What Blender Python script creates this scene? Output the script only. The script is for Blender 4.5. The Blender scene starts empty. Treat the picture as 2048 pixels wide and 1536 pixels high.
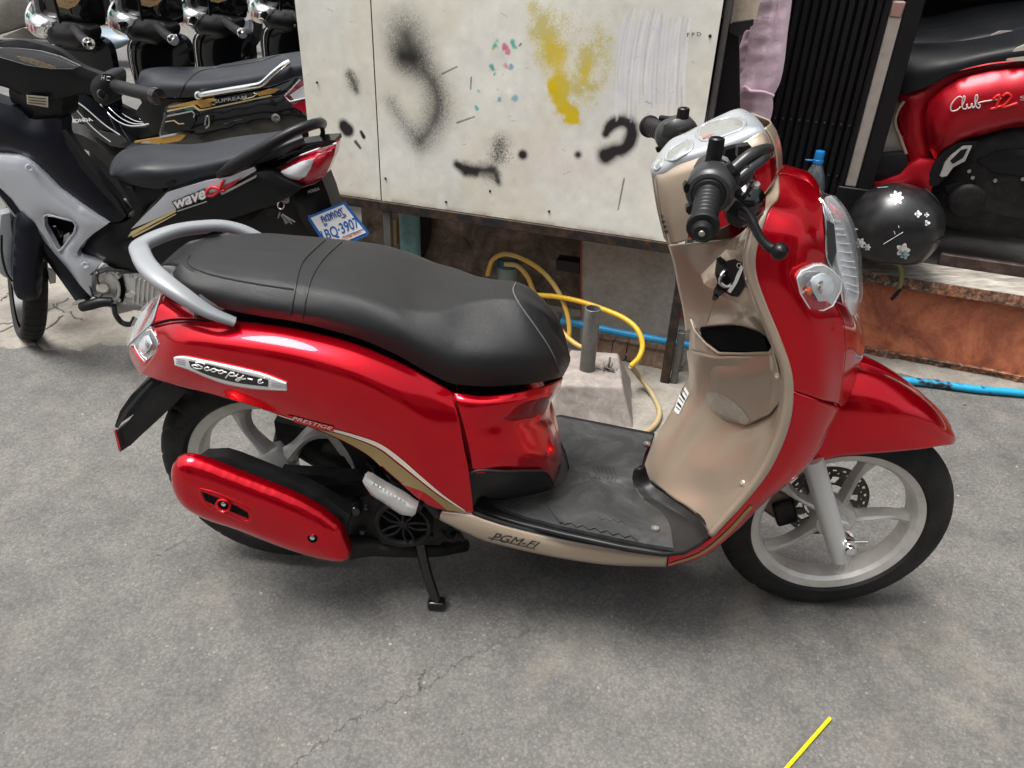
import bpy, bmesh, math, random
import numpy as np
from mathutils import Vector, Matrix
from mathutils.bvhtree import BVHTree
from mathutils.geometry import delaunay_2d_cdt

random.seed(7); RNG = np.random.default_rng(11)
scene = bpy.context.scene; col = scene.collection
R = math.radians

# ------------------------------------------------------------------ camera
CAM = np.array([-0.02784, -1.35740, 1.35900]); YAW, PITCH, ROLL, FPX = 0.05223, 0.5463, 0.04122, 1550.0
PW, PH = 2048, 1536
def _basis():
    cy, sy = math.cos(YAW), math.sin(YAW)
    fwd = np.array([-sy*math.cos(PITCH), cy*math.cos(PITCH), -math.sin(PITCH)])
    right = np.array([cy, sy, 0.0]); up = np.cross(right, fwd)
    return (right*math.cos(ROLL)+up*math.sin(ROLL), -right*math.sin(ROLL)+up*math.cos(ROLL), fwd)
CR, CU, CF = _basis()
cd = bpy.data.cameras.new('camera'); cam = bpy.data.objects.new('camera', cd); col.objects.link(cam)
cd.sensor_width = 36.0; cd.lens = 36.0*FPX/PW; cd.clip_start = 0.02; cd.clip_end = 400
cam.matrix_world = Matrix(((CR[0], CU[0], -CF[0], CAM[0]), (CR[1], CU[1], -CF[1], CAM[1]), (CR[2], CU[2], -CF[2], CAM[2]), (0, 0, 0, 1)))
scene.camera = cam

# ------------------------------------------------------------------ sky, sun, exposure
SUN_EL, SUN_AZ = 73.0, -108.0          # elevation; azimuth from +Y towards +X (degrees)
w = bpy.data.worlds.new('World'); scene.world = w; w.use_nodes = True
nt = w.node_tree; bg = nt.nodes['Background']
sky = nt.nodes.new('ShaderNodeTexSky'); sky.sky_type = 'NISHITA'; sky.sun_disc = False
sky.sun_elevation = R(SUN_EL); sky.sun_rotation = R(SUN_AZ); sky.dust_density = 6.0; sky.ozone_density = 1.0; sky.air_density = 1.0
hs = nt.nodes.new('ShaderNodeHueSaturation'); hs.inputs['Saturation'].default_value = 0.22
nt.links.new(sky.outputs[0], hs.inputs['Color']); nt.links.new(hs.outputs[0], bg.inputs['Color'])
bg.inputs['Strength'].default_value = 0.075
sd = bpy.data.lights.new('sun', 'SUN'); so = bpy.data.objects.new('sun', sd); col.objects.link(so)
sd.energy = 1.5; sd.angle = R(28); sd.color = (1.0, 0.965, 0.91)
_d = Vector((math.sin(R(SUN_AZ))*math.cos(R(SUN_EL)), math.cos(R(SUN_AZ))*math.cos(R(SUN_EL)), math.sin(R(SUN_EL))))
so.rotation_euler = _d.to_track_quat('Z', 'Y').to_euler()
scene.view_settings.view_transform = 'Standard'; scene.view_settings.look = 'None'
scene.view_settings.gamma = 1.0; scene.view_settings.use_curve_mapping = False
scene.view_settings.exposure = 1.55

# ------------------------------------------------------------------ measuring helpers: a photo pixel meets a real plane
def ray(px, py):
    return CF + CR*((px-PW/2)/FPX) + CU*((PH/2-py)/FPX)
class Plane:
    """a real vertical-ish plane of the place; off = metres in front of it (towards its normal)"""
    def __init__(s, p, n): s.p = np.array(p, float); s.n = np.array(n, float)/np.linalg.norm(n)
    def __call__(s, px, py, off=0.0):
        d = ray(px, py); t = ((s.p + s.n*off - CAM) @ s.n)/(d @ s.n); return CAM + d*t
SC = Plane((0, 0, 0), (0, -1, 0))                                   # middle plane of the red scooter
def wallplane(p, ang): a = R(ang); return Plane(p, (math.sin(a), -math.cos(a), 0))
BX = wallplane((0.408, 0.925, 0), -14.0)                            # front of the sheet metal boxes
ST = wallplane((1.132, 1.272, 0), -15.8)                            # front of the raised shop floor
def G(px, py, z=0.0):
    d = ray(px, py); return CAM + d*((z-CAM[2])/d[2])
def leanplane(p, head, lean):
    a = R(head); h = np.array([math.cos(a), math.sin(a), 0]); n = np.array([h[1], -h[0], 0]); n = n if n[1] < 0 else -n
    l = R(lean); return Plane(p, n*math.cos(l)-np.array([0, 0, 1.])*math.sin(l))
def mir(P): P = np.array(P, float).copy(); P[..., 1] *= -1; return P

# ------------------------------------------------------------------ objects
def tag(o, label=None, cat=None, group=None, kind=None):
    for k, v in (('label', label), ('category', cat), ('group', group), ('kind', kind)):
        if v: o[k] = v
    return o
def thing(name, loc, label, cat, group=None):
    o = bpy.data.objects.new(name, None); o.empty_display_size = 0.1; col.objects.link(o); o.location = loc
    return tag(o, label, cat, group)
ORG = {}
def origin(p):
    while p is not None and p.parent is not None: p = p.parent
    return np.array(p.location) if p is not None else np.zeros(3)
def mk(name, V, F, mat, parent=None, smooth=True, sharp=None, bevel=0, subsurf=0, solid=0, flip=None, loc=None):
    """one mesh object from world-space vertices"""
    V = np.asarray(V, float).reshape(-1, 3); o0 = origin(parent)
    if parent is None and loc is not None: o0 = np.array(loc, float)
    me = bpy.data.meshes.new(name)
    me.from_pydata([tuple(v) for v in (V-o0)], [], [tuple(int(i) for i in f) for f in F]); me.validate()
    if isinstance(mat, (list, tuple)):
        for m in mat: me.materials.append(m)
    else: me.materials.append(mat)
    bm = bmesh.new(); bm.from_mesh(me)
    if flip is not False: bmesh.ops.recalc_face_normals(bm, faces=bm.faces)
    bm.to_mesh(me); bm.free()
    o = bpy.data.objects.new(name, me); col.objects.link(o)
    if parent is not None: o.parent = parent
    elif loc is not None: o.location = loc
    me.shade_smooth() if smooth else me.shade_flat()
    if solid:
        m = o.modifiers.new('solid', 'SOLIDIFY'); m.thickness = abs(solid); m.offset = -1 if solid > 0 else 1
    if bevel:
        m = o.modifiers.new('bevel', 'BEVEL'); m.width = bevel; m.segments = 2; m.limit_method = 'ANGLE'; m.angle_limit = R(35)
    if subsurf:
        m = o.modifiers.new('sub', 'SUBSURF'); m.levels = subsurf; m.render_levels = subsurf
    if smooth and (sharp or bevel):
        try: me.set_sharp_from_angle(angle=R(sharp or 40))
        except Exception: pass
    return o
class MB:
    def __init__(s): s.V = []; s.F = []
    def add(s, V, F):
        b = len(s.V); s.V += [tuple(v) for v in np.asarray(V, float).reshape(-1, 3)]; s.F += [tuple(i+b for i in f) for f in F]; return s
    def out(s, name, mat, parent=None, **k): return mk(name, s.V, s.F, mat, parent, **k)
def boxVF(c, ax, ay, az):
    c = np.array(c, float); ax, ay, az = (np.array(a, float) for a in (ax, ay, az))
    V = [c+i*ax+j*ay+k*az for i in (-1, 1) for j in (-1, 1) for k in (-1, 1)]
    return V, [(0, 1, 3, 2), (4, 6, 7, 5), (0, 4, 5, 1), (2, 3, 7, 6), (0, 2, 6, 4), (1, 5, 7, 3)]
def box(name, c, ax, ay, az, mat, parent=None, bevel=0.004, **k):
    V, F = boxVF(c, ax, ay, az); return mk(name, V, F, mat, parent, bevel=bevel, sharp=40, **k)
def spl(P, n, closed=False):
    """Catmull-Rom through P, resampled to n points by arc length"""
    P = np.asarray(P, float)
    if len(P) == 2 and not closed: t = np.linspace(0, 1, n)[:, None]; return P[0]*(1-t)+P[1]*t
    Q = np.vstack([P[-1:], P, P[:2]]) if closed else np.vstack([2*P[:1]-P[1:2], P, 2*P[-1:]-P[-2:-1]])
    out = []; m = 14
    for i in range(1, len(Q)-2):
        p0, p1, p2, p3 = Q[i-1:i+3]; t = np.linspace(0, 1, m, endpoint=False)[:, None]
        a = np.linalg.norm(p1-p0)**.5+1e-9; b = np.linalg.norm(p2-p1)**.5+1e-9; c = np.linalg.norm(p3-p2)**.5+1e-9
        t0, t1, t2, t3 = 0, a, a+b, a+b+c; tt = t1+t*(t2-t1)
        A1 = (t1-tt)/(t1-t0)*p0+(tt-t0)/(t1-t0)*p1; A2 = (t2-tt)/(t2-t1)*p1+(tt-t1)/(t2-t1)*p2; A3 = (t3-tt)/(t3-t2)*p2+(tt-t2)/(t3-t2)*p3
        B1 = (t2-tt)/(t2-t0)*A1+(tt-t0)/(t2-t0)*A2; B2 = (t3-tt)/(t3-t1)*A2+(tt-t1)/(t3-t1)*A3
        out.append((t2-tt)/(t2-t1)*B1+(tt-t1)/(t2-t1)*B2)
    out = np.vstack(out+([P[:1]] if closed else [P[-1:]]))
    s = np.r_[0, np.cumsum(np.linalg.norm(np.diff(out, axis=0), axis=1))]; u = np.linspace(0, s[-1], n+1)[:-1] if closed else np.linspace(0, s[-1], n)
    return np.stack([np.interp(u, s, out[:, k]) for k in range(out.shape[1])], 1)
def lin(P, n):
    P = np.asarray(P, float); s = np.r_[0, np.cumsum(np.linalg.norm(np.diff(P, axis=0), axis=1))]; u = np.linspace(0, s[-1], n)
    return np.stack([np.interp(u, s, P[:, k]) for k in range(P.shape[1])], 1)
def grid(M, closed_u=False, closed_v=False):
    M = np.asarray(M); a, b = M.shape[:2]; F = []
    for i in range(a if closed_u else a-1):
        for j in range(b if closed_v else b-1):
            F.append((i*b+j, ((i+1) % a)*b+j, ((i+1) % a)*b+(j+1) % b, i*b+(j+1) % b))
    return M.reshape(-1, 3), F
def loft(rails, n=40, m=24, linear=False, ulin=False):
    """surface through rails (each a list of 3-D points); returns an m x n array of points"""
    A = np.stack([(lin if ulin else spl)(r, n) for r in rails])                     # k x n x 3
    return np.stack([(lin if linear else spl)(A[:, i], m) for i in range(n)], 1)
def skin(name, rails, mat, parent, n=40, m=24, solid=0.003, mirror=False, linear=False, dz=0., ulin=False, **k):
    M = loft(rails, n, m, linear, ulin); mb = MB(); mb.add(*grid(M))
    joined = min(np.abs(M[0, :, 1]).max(), np.abs(M[-1, :, 1]).max()) < .004
    if mirror and joined: _V, _F = grid(mir(M)); mb.add(_V, [f[::-1] for f in _F])
    o = mb.out(name, mat, parent, solid=solid, flip=False, **k)
    if mirror and joined:
        w = o.modifiers.new('weld', 'WELD'); w.merge_threshold = .0004; o.modifiers.move(len(o.modifiers)-1, 0)
    if mirror and not joined:
        V, F = grid(mir(M)+np.array([0, 0, dz])); F = [f[::-1] for f in F]; mk(name, V, F, mat, parent, solid=solid, flip=False, **k)
    return o
def tubeVF(P, r, seg=10, caps=True, n=None, closed=False, scale=None):
    P = np.asarray(P, float)
    if n: P = spl(P, n, closed)
    k = len(P); rr = np.interp(np.linspace(0, 1, k), np.linspace(0, 1, len(r)), r) if np.ndim(r) else np.full(k, r)
    T = np.gradient(P, axis=0) if not closed else (np.roll(P, -1, 0)-np.roll(P, 1, 0)); T /= np.linalg.norm(T, axis=1)[:, None]+1e-12
    u = np.cross(T[0], [0, 0, 1]); u = u if np.linalg.norm(u) > .05 else np.cross(T[0], [0, 1, 0]); u /= np.linalg.norm(u)
    a = np.linspace(0, 2*np.pi, seg, endpoint=False); V = []
    for i in range(k):
        u = u-T[i]*(u@T[i]); u /= np.linalg.norm(u); v = np.cross(T[i], u)
        V.append(P[i]+rr[i]*(np.cos(a)[:, None]*u+np.sin(a)[:, None]*v))
    M = np.array(V); V, F = grid(M, closed_u=closed, closed_v=True); F = list(F)
    if caps and not closed: F += [tuple(range(seg))[::-1], tuple((k-1)*seg+j for j in range(seg))]
    return V, F
def tube(name, P, r, mat, parent=None, seg=10, n=None, closed=False, **k):
    V, F = tubeVF(P, r, seg, True, n, closed); return mk(name, V, F, mat, parent, sharp=50, **k)
def latheVF(prof, c, axis, seg=48, start=None, closed=False, arc=2*math.pi):
    """prof: (radius, along) pairs"""
    axis = np.array(axis, float); axis /= np.linalg.norm(axis)
    u = np.cross(axis, [0, 0, 1]); u = u if np.linalg.norm(u) > .05 else np.array([1., 0, 0]); u /= np.linalg.norm(u); v = np.cross(axis, u)
    a = np.linspace(0, arc, seg, endpoint=False); c = np.array(c, float)
    M = np.array([[c+axis*h+r*(math.cos(t)*u+math.sin(t)*v) for t in a] for r, h in prof])
    return grid(M, closed_u=closed, closed_v=True)
def lathe(name, prof, c, axis, mat, parent=None, seg=48, closed=False, **k):
    V, F = latheVF(prof, c, axis, seg, closed=closed); return mk(name, V, F, mat, parent, sharp=k.pop('sharp', 40), **k)
def inpoly(x, y, P):
    c = np.zeros(x.shape, bool); n = len(P); j = n-1
    for i in range(n):
        xi, yi = P[i]; xj, yj = P[j]
        c ^= ((yi > y) != (yj > y)) & (x < (xj-xi)*(y-yi)/(yj-yi+1e-15)+xi); j = i
    return c
def segdist(X, Y, P, closed=True):
    d = np.full(np.shape(X), 1e9); n = len(P)
    for i in range(n if closed else n-1):
        a = P[i]; b = P[(i+1) % n]; ab = b-a; L = ab@ab+1e-15
        t = np.clip(((X-a[0])*ab[0]+(Y-a[1])*ab[1])/L, 0, 1)
        d = np.minimum(d, np.hypot(X-a[0]-t*ab[0], Y-a[1]-t*ab[1]))
    return d
def pillowVF(pl, pts, off=0.0, h=0.0, w=0.02, t=0.01, res=0.02, hole=None, relax=4):
    """outline in photo pixels on plane pl; points (px,py[,off]). Rounded bulge h over border width w; side walls t deep."""
    P3 = np.array([pl(p[0], p[1], p[2] if len(p) > 2 else off) for p in pts])
    n = pl.n; e1 = np.cross(n, [0, 0, 1.]); e1 = e1 if np.linalg.norm(e1) > .3 else np.cross(n, [0, 1., 0]); e1 /= np.linalg.norm(e1); e2 = np.cross(e1, n); e2 /= np.linalg.norm(e2)
    def uv(Q): D = np.asarray(Q)-pl.p; return np.stack([D@e1, D@e2], -1)
    U = uv(P3); O = (P3-pl.p)@n
    A = np.c_[np.ones(len(U)), U]
    if len(U) >= 9: A = np.c_[A, U[:, 0]**2, U[:, 1]**2, U[:, 0]*U[:, 1]]
    if np.ptp(O) < 1e-6: co = None
    else: co = np.linalg.lstsq(np.r_[A, 1e-4*np.eye(A.shape[1])], np.r_[O, np.zeros(A.shape[1])], rcond=None)[0]
    def offs(Q):
        if co is None: return np.full(len(Q), O.mean())
        B = np.c_[np.ones(len(Q)), Q]
        if B.shape[1] < A.shape[1]: B = np.c_[B, Q[:, 0]**2, Q[:, 1]**2, Q[:, 0]*Q[:, 1]]
        return B@co
    B = []; 
    for i in range(len(U)):
        a, b = U[i], U[(i+1) % len(U)]; k = max(1, int(np.linalg.norm(b-a)/(res*1.2)))
        B += [a+(b-a)*j/k for j in range(k)]
    B = np.array(B); nb = len(B); edges = [(i, (i+1) % nb) for i in range(nb)]
    Hs = []
    if hole is not None:
        Hu = uv([pl(p[0], p[1], off) for p in hole]); Hs = Hu; edges += [(nb+i, nb+(i+1) % len(Hu)) for i in range(len(Hu))]
    lo, hi = U.min(0), U.max(0)
    gx, gy = np.meshgrid(np.arange(lo[0], hi[0], res), np.arange(lo[1], hi[1], res*.87)); gx = gx.copy(); gx[1::2] += res/2
    gx, gy = gx.ravel(), gy.ravel(); ok = inpoly(gx, gy, U) & (segdist(gx, gy, U) > res*.45)
    if hole is not None: ok &= ~inpoly(gx, gy, Hu) & (segdist(gx, gy, Hu) > res*.45)
    pts2 = [Vector(p) for p in B]+[Vector(p) for p in Hs]+[Vector(p) for p in np.stack([gx[ok], gy[ok]], 1)]
    vs, es, fs, ov, oe, of = delaunay_2d_cdt(pts2, edges, [], 1, 1e-7)
    Q = np.array([v[:] for v in vs]); fs = [f for f in fs]
    if hole is not None:
        fs = [f for f in fs if not inpoly(np.array([Q[list(f), 0].mean()]), np.array([Q[list(f), 1].mean()]), Hu)[0]]
    d = segdist(Q[:, 0], Q[:, 1], U)
    if hole is not None: d = np.minimum(d, segdist(Q[:, 0], Q[:, 1], Hu))
    s = np.clip(d/w, 0, 1); o = offs(Q)+h*np.sqrt(np.clip(1-(1-s)**2, 0, 1))
    if h:                                     # relax the bulge so that no ridges follow the outline's corners
        E_ = np.array(sorted({tuple(sorted((f[i], f[(i+1) % len(f)]))) for f in fs for i in range(len(f))})); inn = d > 1e-6; deg = np.zeros(len(Q)); np.add.at(deg, E_.ravel(), 1)
        for _ in range(relax):
            ac = np.zeros(len(Q)); np.add.at(ac, E_[:, 0], o[E_[:, 1]]); np.add.at(ac, E_[:, 1], o[E_[:, 0]]); o = np.where(inn, .4*o+.6*ac/np.maximum(deg, 1), o)
    V = [pl.p+e1*q[0]+e2*q[1]+n*oo for q, oo in zip(Q, o)]
    cnt = {}
    for f in fs:
        for i in range(len(f)):
            a, b = f[i], f[(i+1) % len(f)]; cnt.setdefault(tuple(sorted((a, b))), []).append((a, b))
    F = [tuple(f) for f in fs]
    if t:
        mp = {}
        for k, l in cnt.items():
            if len(l) == 1:
                a, b = l[0]
                for v in (a, b):
                    if v not in mp: mp[v] = len(V); V.append(V[v]-n*t)
                F.append((b, a, mp[a], mp[b]))
    return np.array(V), F
def pillow(name, pl, pts, mat, parent, off=0.0, h=0.0, w=0.02, t=0.01, res=0.02, hole=None, sharp=35, mirror=False, smoothout=0, relax=4, **k):
    if smoothout: pts = spl(np.array([(p[0], p[1], p[2] if len(p) > 2 else off) for p in pts], float), smoothout, True)
    V, F = pillowVF(pl, pts, off, h, w, t, res, hole, relax); mb = MB(); mb.add(V, F)
    if mirror: mb.add(mir(V), F)
    return mb.out(name, mat, parent, sharp=sharp, **k)
_bvh = {}
def hit(objs, px, py, lift=0.0015):
    """where the line of sight through a photo pixel meets an already built panel (used to lay print and trim on it)"""
    best = None; d = Vector(ray(px, py)).normalized(); c = Vector(CAM)
    for o in objs:
        if o.name not in _bvh:
            dg = bpy.context.evaluated_depsgraph_get(); dg.update(); _bvh[o.name] = (BVHTree.FromObject(o, dg), Vector(origin(o)))
        b, og = _bvh[o.name]; h = b.ray_cast(c-og, d)
        if h[0] is not None and (best is None or h[3] < best[1]): best = (h[0]+og, h[3], h[1])
    if best is None: return None
    n = best[2]; n = n if n.dot(d) < 0 else -n
    return np.array(best[0]+n*lift)
def band(name, objs, A, B, mat, parent, n=40, m=4, lift=0.0015, solid=0, sm=True):
    """a strip of print / trim between two pixel lines, lying on panels objs"""
    a = (spl if sm else lin)(np.array(A, float), n); b = (spl if sm else lin)(np.array(B, float), n); M = np.zeros((m, n, 3)); ok = np.ones((m, n), bool)
    for j in range(m):
        for i in range(n):
            p = a[i]*(1-j/(m-1))+b[i]*j/(m-1); q = hit(objs, p[0], p[1], lift)
            if q is None: ok[j, i] = False
            else: M[j, i] = q
    F = [(j*n+i, j*n+i+1, (j+1)*n+i+1, (j+1)*n+i) for j in range(m-1) for i in range(n-1) if ok[j, i] and ok[j, i+1] and ok[j+1, i] and ok[j+1, i+1]]
    if F:                                    # keep the largest unbroken piece
        par = list(range(m*n))
        def fd(i):
            while par[i] != i: par[i] = par[par[i]]; i = par[i]
            return i
        for f in F:
            for q in f[1:]: par[fd(f[0])] = fd(q)
        cnt = {}
        for f in F: cnt[fd(f[0])] = cnt.get(fd(f[0]), 0)+1
        big = max(cnt, key=cnt.get); F = [f for f in F if fd(f[0]) == big]
    used = sorted({i for f in F for i in f}); mp = {i: k for k, i in enumerate(used)}
    return mk(name, M.reshape(-1, 3)[used], [tuple(mp[i] for i in f) for f in F], mat, parent, solid=solid)
def seam(name, objs, pts, r, mat, parent, n=40, lift=0.0, seg=6):
    P = [hit(objs, p[0], p[1], lift) for p in spl(np.array(pts, float), n)]; P = [p for p in P if p is not None]
    return tube(name, P, r, mat, parent, seg=seg)
def textVF(body, shear=0.0, bold=0.0):
    cu = bpy.data.curves.new('txt', 'FONT'); cu.body = body; cu.size = 1; cu.shear = shear; cu.offset = bold; cu.resolution_u = 4
    ob = bpy.data.objects.new('txt', cu); me = bpy.data.meshes.new_from_object(ob)
    V = np.array([v.co[:] for v in me.vertices]); F = [tuple(p.vertices) for p in me.polygons]
    bpy.data.objects.remove(ob); bpy.data.curves.remove(cu); bpy.data.meshes.remove(me)
    lo, hi = V.min(0), V.max(0); return (V[:, :2]-lo[:2])/(hi[:2]-lo[:2]+1e-9), F
def text(name, body, quad, place, mat, parent, shear=0.0, bold=0.01):
    """quad: photo pixels of bottom-left, bottom-right, top-right, top-left"""
    U, F = textVF(body, shear, bold); q = np.array(quad, float)
    V = []
    for u, v in U:
        p = (q[0]*(1-u)+q[1]*u)*(1-v)+(q[3]*(1-u)+q[2]*u)*v; V.append(place(p[0], p[1]))
    return mk(name, V, F, mat, parent, smooth=False)
def strokes(name, lines, quad, place, rad, mat, parent, flat=False):
    """hand lettering: polylines in a unit box swept as thin rods"""
    q = np.array(quad, float); mb = MB()
    for L in lines:
        L = spl(np.array(L, float), max(6, 5*len(L))); P = []
        for u, v in L:
            p = (q[0]*(1-u)+q[1]*u)*(1-v)+(q[3]*(1-u)+q[2]*u)*v; P.append(place(p[0], p[1]))
        mb.add(*tubeVF(P, rad, 6))
    return mb.out(name, mat, parent)
def children(o): return [c for c in col.objects if c.parent == o]
def dup(o, parent=None, loc=None):
    c = o.copy(); col.objects.link(c); kids = children(o)
    if parent is not None: c.parent = parent
    if loc is not None: c.location = loc
    for k in kids: dup(k, c)
    return c

# ------------------------------------------------------------------ materials
def principled(name, c, rough=.5, metal=0., coat=0., spec=.5, trans=0., ior=1.45, alpha=1., coatr=.03, sheen=0.):
    m = bpy.data.materials.new(name); m.use_nodes = True; b = m.node_tree.nodes['Principled BSDF']
    b.inputs['Base Color'].default_value = (*c, 1); b.inputs['Roughness'].default_value = rough; b.inputs['Metallic'].default_value = metal
    b.inputs['Coat Weight'].default_value = coat; b.inputs['Coat Roughness'].default_value = coatr; b.inputs['Specular IOR Level'].default_value = spec
    b.inputs['Transmission Weight'].default_value = trans; b.inputs['IOR'].default_value = ior; b.inputs['Alpha'].default_value = alpha
    if sheen: b.inputs['Sheen Weight'].default_value = sheen
    return m
def N(m, t, **k):
    n = m.node_tree.nodes.new(t)
    for a, v in k.items():
        if a[0] == '_': n.inputs[a[1:].replace('_', ' ')].default_value = v
        else: setattr(n, a, v)
    return n
def LK(m, a, b): m.node_tree.links.new(a, b)
def coords(m, kind='Object', scale=1.0):
    tc = N(m, 'ShaderNodeTexCoord'); return tc.outputs[kind]
def ramp(m, fac, stops, interp='LINEAR'):
    r = N(m, 'ShaderNodeValToRGB'); cr = r.color_ramp; cr.interpolation = interp
    while len(cr.elements) < len(stops): cr.elements.new(.5)
    for e, (p, c) in zip(cr.elements, stops): e.position = p; e.color = (*c, 1) if len(c) == 3 else c
    LK(m, fac, r.inputs[0]); return r.outputs[0]
def noise(m, co, scale, detail=6, rough=.6, dist=0.):
    n = N(m, 'ShaderNodeTexNoise', _Scale=scale, _Detail=detail, _Roughness=rough, _Distortion=dist); LK(m, co, n.inputs['Vector']); return n.outputs['Fac']
def mixc(m, fac, a, b, blend='MIX'):
    x = N(m, 'ShaderNodeMix', data_type='RGBA', blend_type=blend)
    for s, v in ((x.inputs[0], fac), (x.inputs[6], a), (x.inputs[7], b)):
        if hasattr(v, 'is_linked'): LK(m, v, s)
        elif isinstance(v, (tuple, list)): s.default_value = (*v[:3], 1)
        else: s.default_value = v
    return x.outputs[2]
def bump(m, h, strength=.3, dist=.002, prev=None):
    b = N(m, 'ShaderNodeBump', _Strength=strength, _Distance=dist); LK(m, h, b.inputs['Height'])
    if prev is not None: LK(m, prev, b.inputs['Normal'])
    return b.outputs[0]
def bsdf(m): return m.node_tree.nodes['Principled BSDF']
def grain(m, scale=900, strength=.25, dist=.0006, kind='noise', rvar=.08):
    """fine relief + roughness variation so that no surface is perfectly even"""
    co = coords(m); b = bsdf(m)
    if kind == 'leather':
        v = N(m, 'ShaderNodeTexVoronoi', _Scale=scale, feature='DISTANCE_TO_EDGE'); LK(m, co, v.inputs['Vector']); h = v.outputs['Distance']
        r = ramp(m, h, [(0, (0, 0, 0)), (.25, (1, 1, 1))]); LK(m, bump(m, r, strength, dist), b.inputs['Normal'])
    else: LK(m, bump(m, noise(m, co, scale, 3), strength, dist), b.inputs['Normal'])
    r0 = b.inputs['Roughness'].default_value; f = noise(m, co, 14, 5)
    mr = N(m, 'ShaderNodeMapRange', _To_Min=max(.02, r0-rvar), _To_Max=min(1, r0+rvar), _From_Min=.3, _From_Max=.7); LK(m, f, mr.inputs[0]); LK(m, mr.outputs[0], b.inputs['Roughness'])
    return m
def dusty(m, c, dust=(.35, .32, .28), amount=.25, scale=9):
    co = coords(m); f = noise(m, co, scale, 8, .7); f2 = ramp(m, f, [(.45, (0, 0, 0)), (.75, (amount,)*3)])
    LK(m, mixc(m, f2, c, dust), bsdf(m).inputs['Base Color']); return m

# ------------------------------------------------------------------ materials used
def candy(name, c, c2, metal=.55, rough=.3):
    m = principled(name, c, rough, metal, coat=.9, coatr=.012); co = coords(m); b = bsdf(m)
    v = N(m, 'ShaderNodeTexVoronoi', _Scale=2600.0); LK(m, co, v.inputs['Vector'])
    LK(m, mixc(m, ramp(m, v.outputs['Color'], [(.2, (0, 0, 0)), (.9, (1, 1, 1))]), c, c2), b.inputs['Base Color'])
    n = noise(m, co, 5, 2); LK(m, bump(m, n, .012, .01), b.inputs['Coat Normal'])
    d = noise(m, co, 30, 8, .75); LK(m, ramp(m, d, [(.45, (.010,)*3), (.85, (.06,)*3)]), b.inputs['Coat Roughness'])
    return m
M = {}
M['red'] = candy('candy_red', (.54, .0006, .010), (.72, .001, .014), .85, .23); bsdf(M['red']).inputs['Specular IOR Level'].default_value = .1; bsdf(M['red']).inputs['Coat IOR'].default_value = 1.40
M['beige'] = candy('champagne_paint', (.42, .33, .245), (.51, .41, .315), .45, .33)
M['beige_gold'] = principled('gold_print', (.36, .26, .11), .42, .2)
M['cream'] = principled('cream_print', (.82, .76, .66), .4)
M['silver_plastic'] = grain(principled('silver_plastic', (.40, .425, .45), .32, .35, coat=.4), 1500, .04)
M['rail_silver'] = grain(principled('grab_rail_paint', (.26, .275, .29), .42, .2, coat=.1), 1500, .05)
M['alloy'] = dusty(grain(principled('wheel_alloy', (.60, .585, .55), .40, .4), 700, .12), (.62, .605, .57), (.30, .27, .23), .55, 16)
M['alu'] = grain(principled('cast_aluminium', (.60, .60, .58), .38, .7), 300, .25, .001)
M['chrome'] = principled('chrome', (.86, .87, .88), .08, 1.0)
M['steel'] = grain(principled('brushed_steel', (.42, .40, .37), .35, .9), 600, .1)
M['vinyl'] = grain(principled('seat_vinyl', (.013, .0137, .0148), .40, 0, spec=.45), 620, .36, .0007, 'leather', .06)
M['vinyl_top'] = M['vinyl']
M['thread'] = principled('seat_thread', (.10, .10, .105), .7)
M['welt'] = principled('seat_welt', (.012, .012, .013), .5)
M['rubber'] = dusty(grain(principled('tyre_rubber', (.011, .011, .011), .66, spec=.35), 400, .3), (.010, .010, .010), (.04, .038, .035), .45, 20)
M['mat'] = None
M['plastic'] = dusty(grain(principled('black_plastic', (.010, .010, .011), .42, spec=.35), 1400, .15), (.009, .009, .010), (.045, .043, .04), .35, 12)
M['lamp_silver'] = principled('lamp_silver', (.78, .79, .80), .16, .65, coat=.5)
M['gloss_black'] = principled('gloss_black', (.006, .006, .007), .12, coat=.5)
M['black'] = principled('black_metal', (.005, .005, .006), .33, spec=.35)
M['void'] = principled('black_cavity', (.004, .004, .004), .8, spec=.1)
M['engine'] = dusty(grain(principled('engine_black', (.012, .012, .012), .5, .2, spec=.35), 260, .5, .002), (.010, .010, .010), (.05, .045, .04), .45, 30)
M['gunmetal'] = grain(principled('gunmetal_plastic', (.05, .051, .053), .33, .5), 1500, .05)
def clear(name, tint=(.93, .95, .96), body=.07, rough=.03):
    m = bpy.data.materials.new(name); m.use_nodes = True; m.node_tree.nodes.clear(); o = N(m, 'ShaderNodeOutputMaterial')
    t = N(m, 'ShaderNodeBsdfTransparent'); t.inputs[0].default_value = (*tint, 1); d = N(m, 'ShaderNodeBsdfDiffuse'); d.inputs[0].default_value = (.8, .82, .84, 1)
    g = N(m, 'ShaderNodeBsdfGlossy'); g.inputs['Roughness'].default_value = rough; lw = N(m, 'ShaderNodeLayerWeight'); pw_ = N(m, 'ShaderNodeMath', operation='POWER'); LK(m, lw.outputs['Facing'], pw_.inputs[0]); pw_.inputs[1].default_value = 4.0; f = N(m, 'ShaderNodeMath', operation='MULTIPLY_ADD'); LK(m, pw_.outputs[0], f.inputs[0]); f.inputs[1].default_value = .55; f.inputs[2].default_value = .045
    a = N(m, 'ShaderNodeMixShader'); a.inputs[0].default_value = body; LK(m, t.outputs[0], a.inputs[1]); LK(m, d.outputs[0], a.inputs[2])
    b = N(m, 'ShaderNodeMixShader'); LK(m, f.outputs[0], b.inputs[0]); LK(m, a.outputs[0], b.inputs[1]); LK(m, g.outputs[0], b.inputs[2]); LK(m, b.outputs[0], o.inputs[0]); return m
M['glass'] = clear('clear_lens')
M['meter_glass'] = clear('meter_glass', (.8, .82, .8), .12, .06)
M['bottle'] = clear('bottle_pet', (.86, .92, .95), .06, .08)
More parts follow.
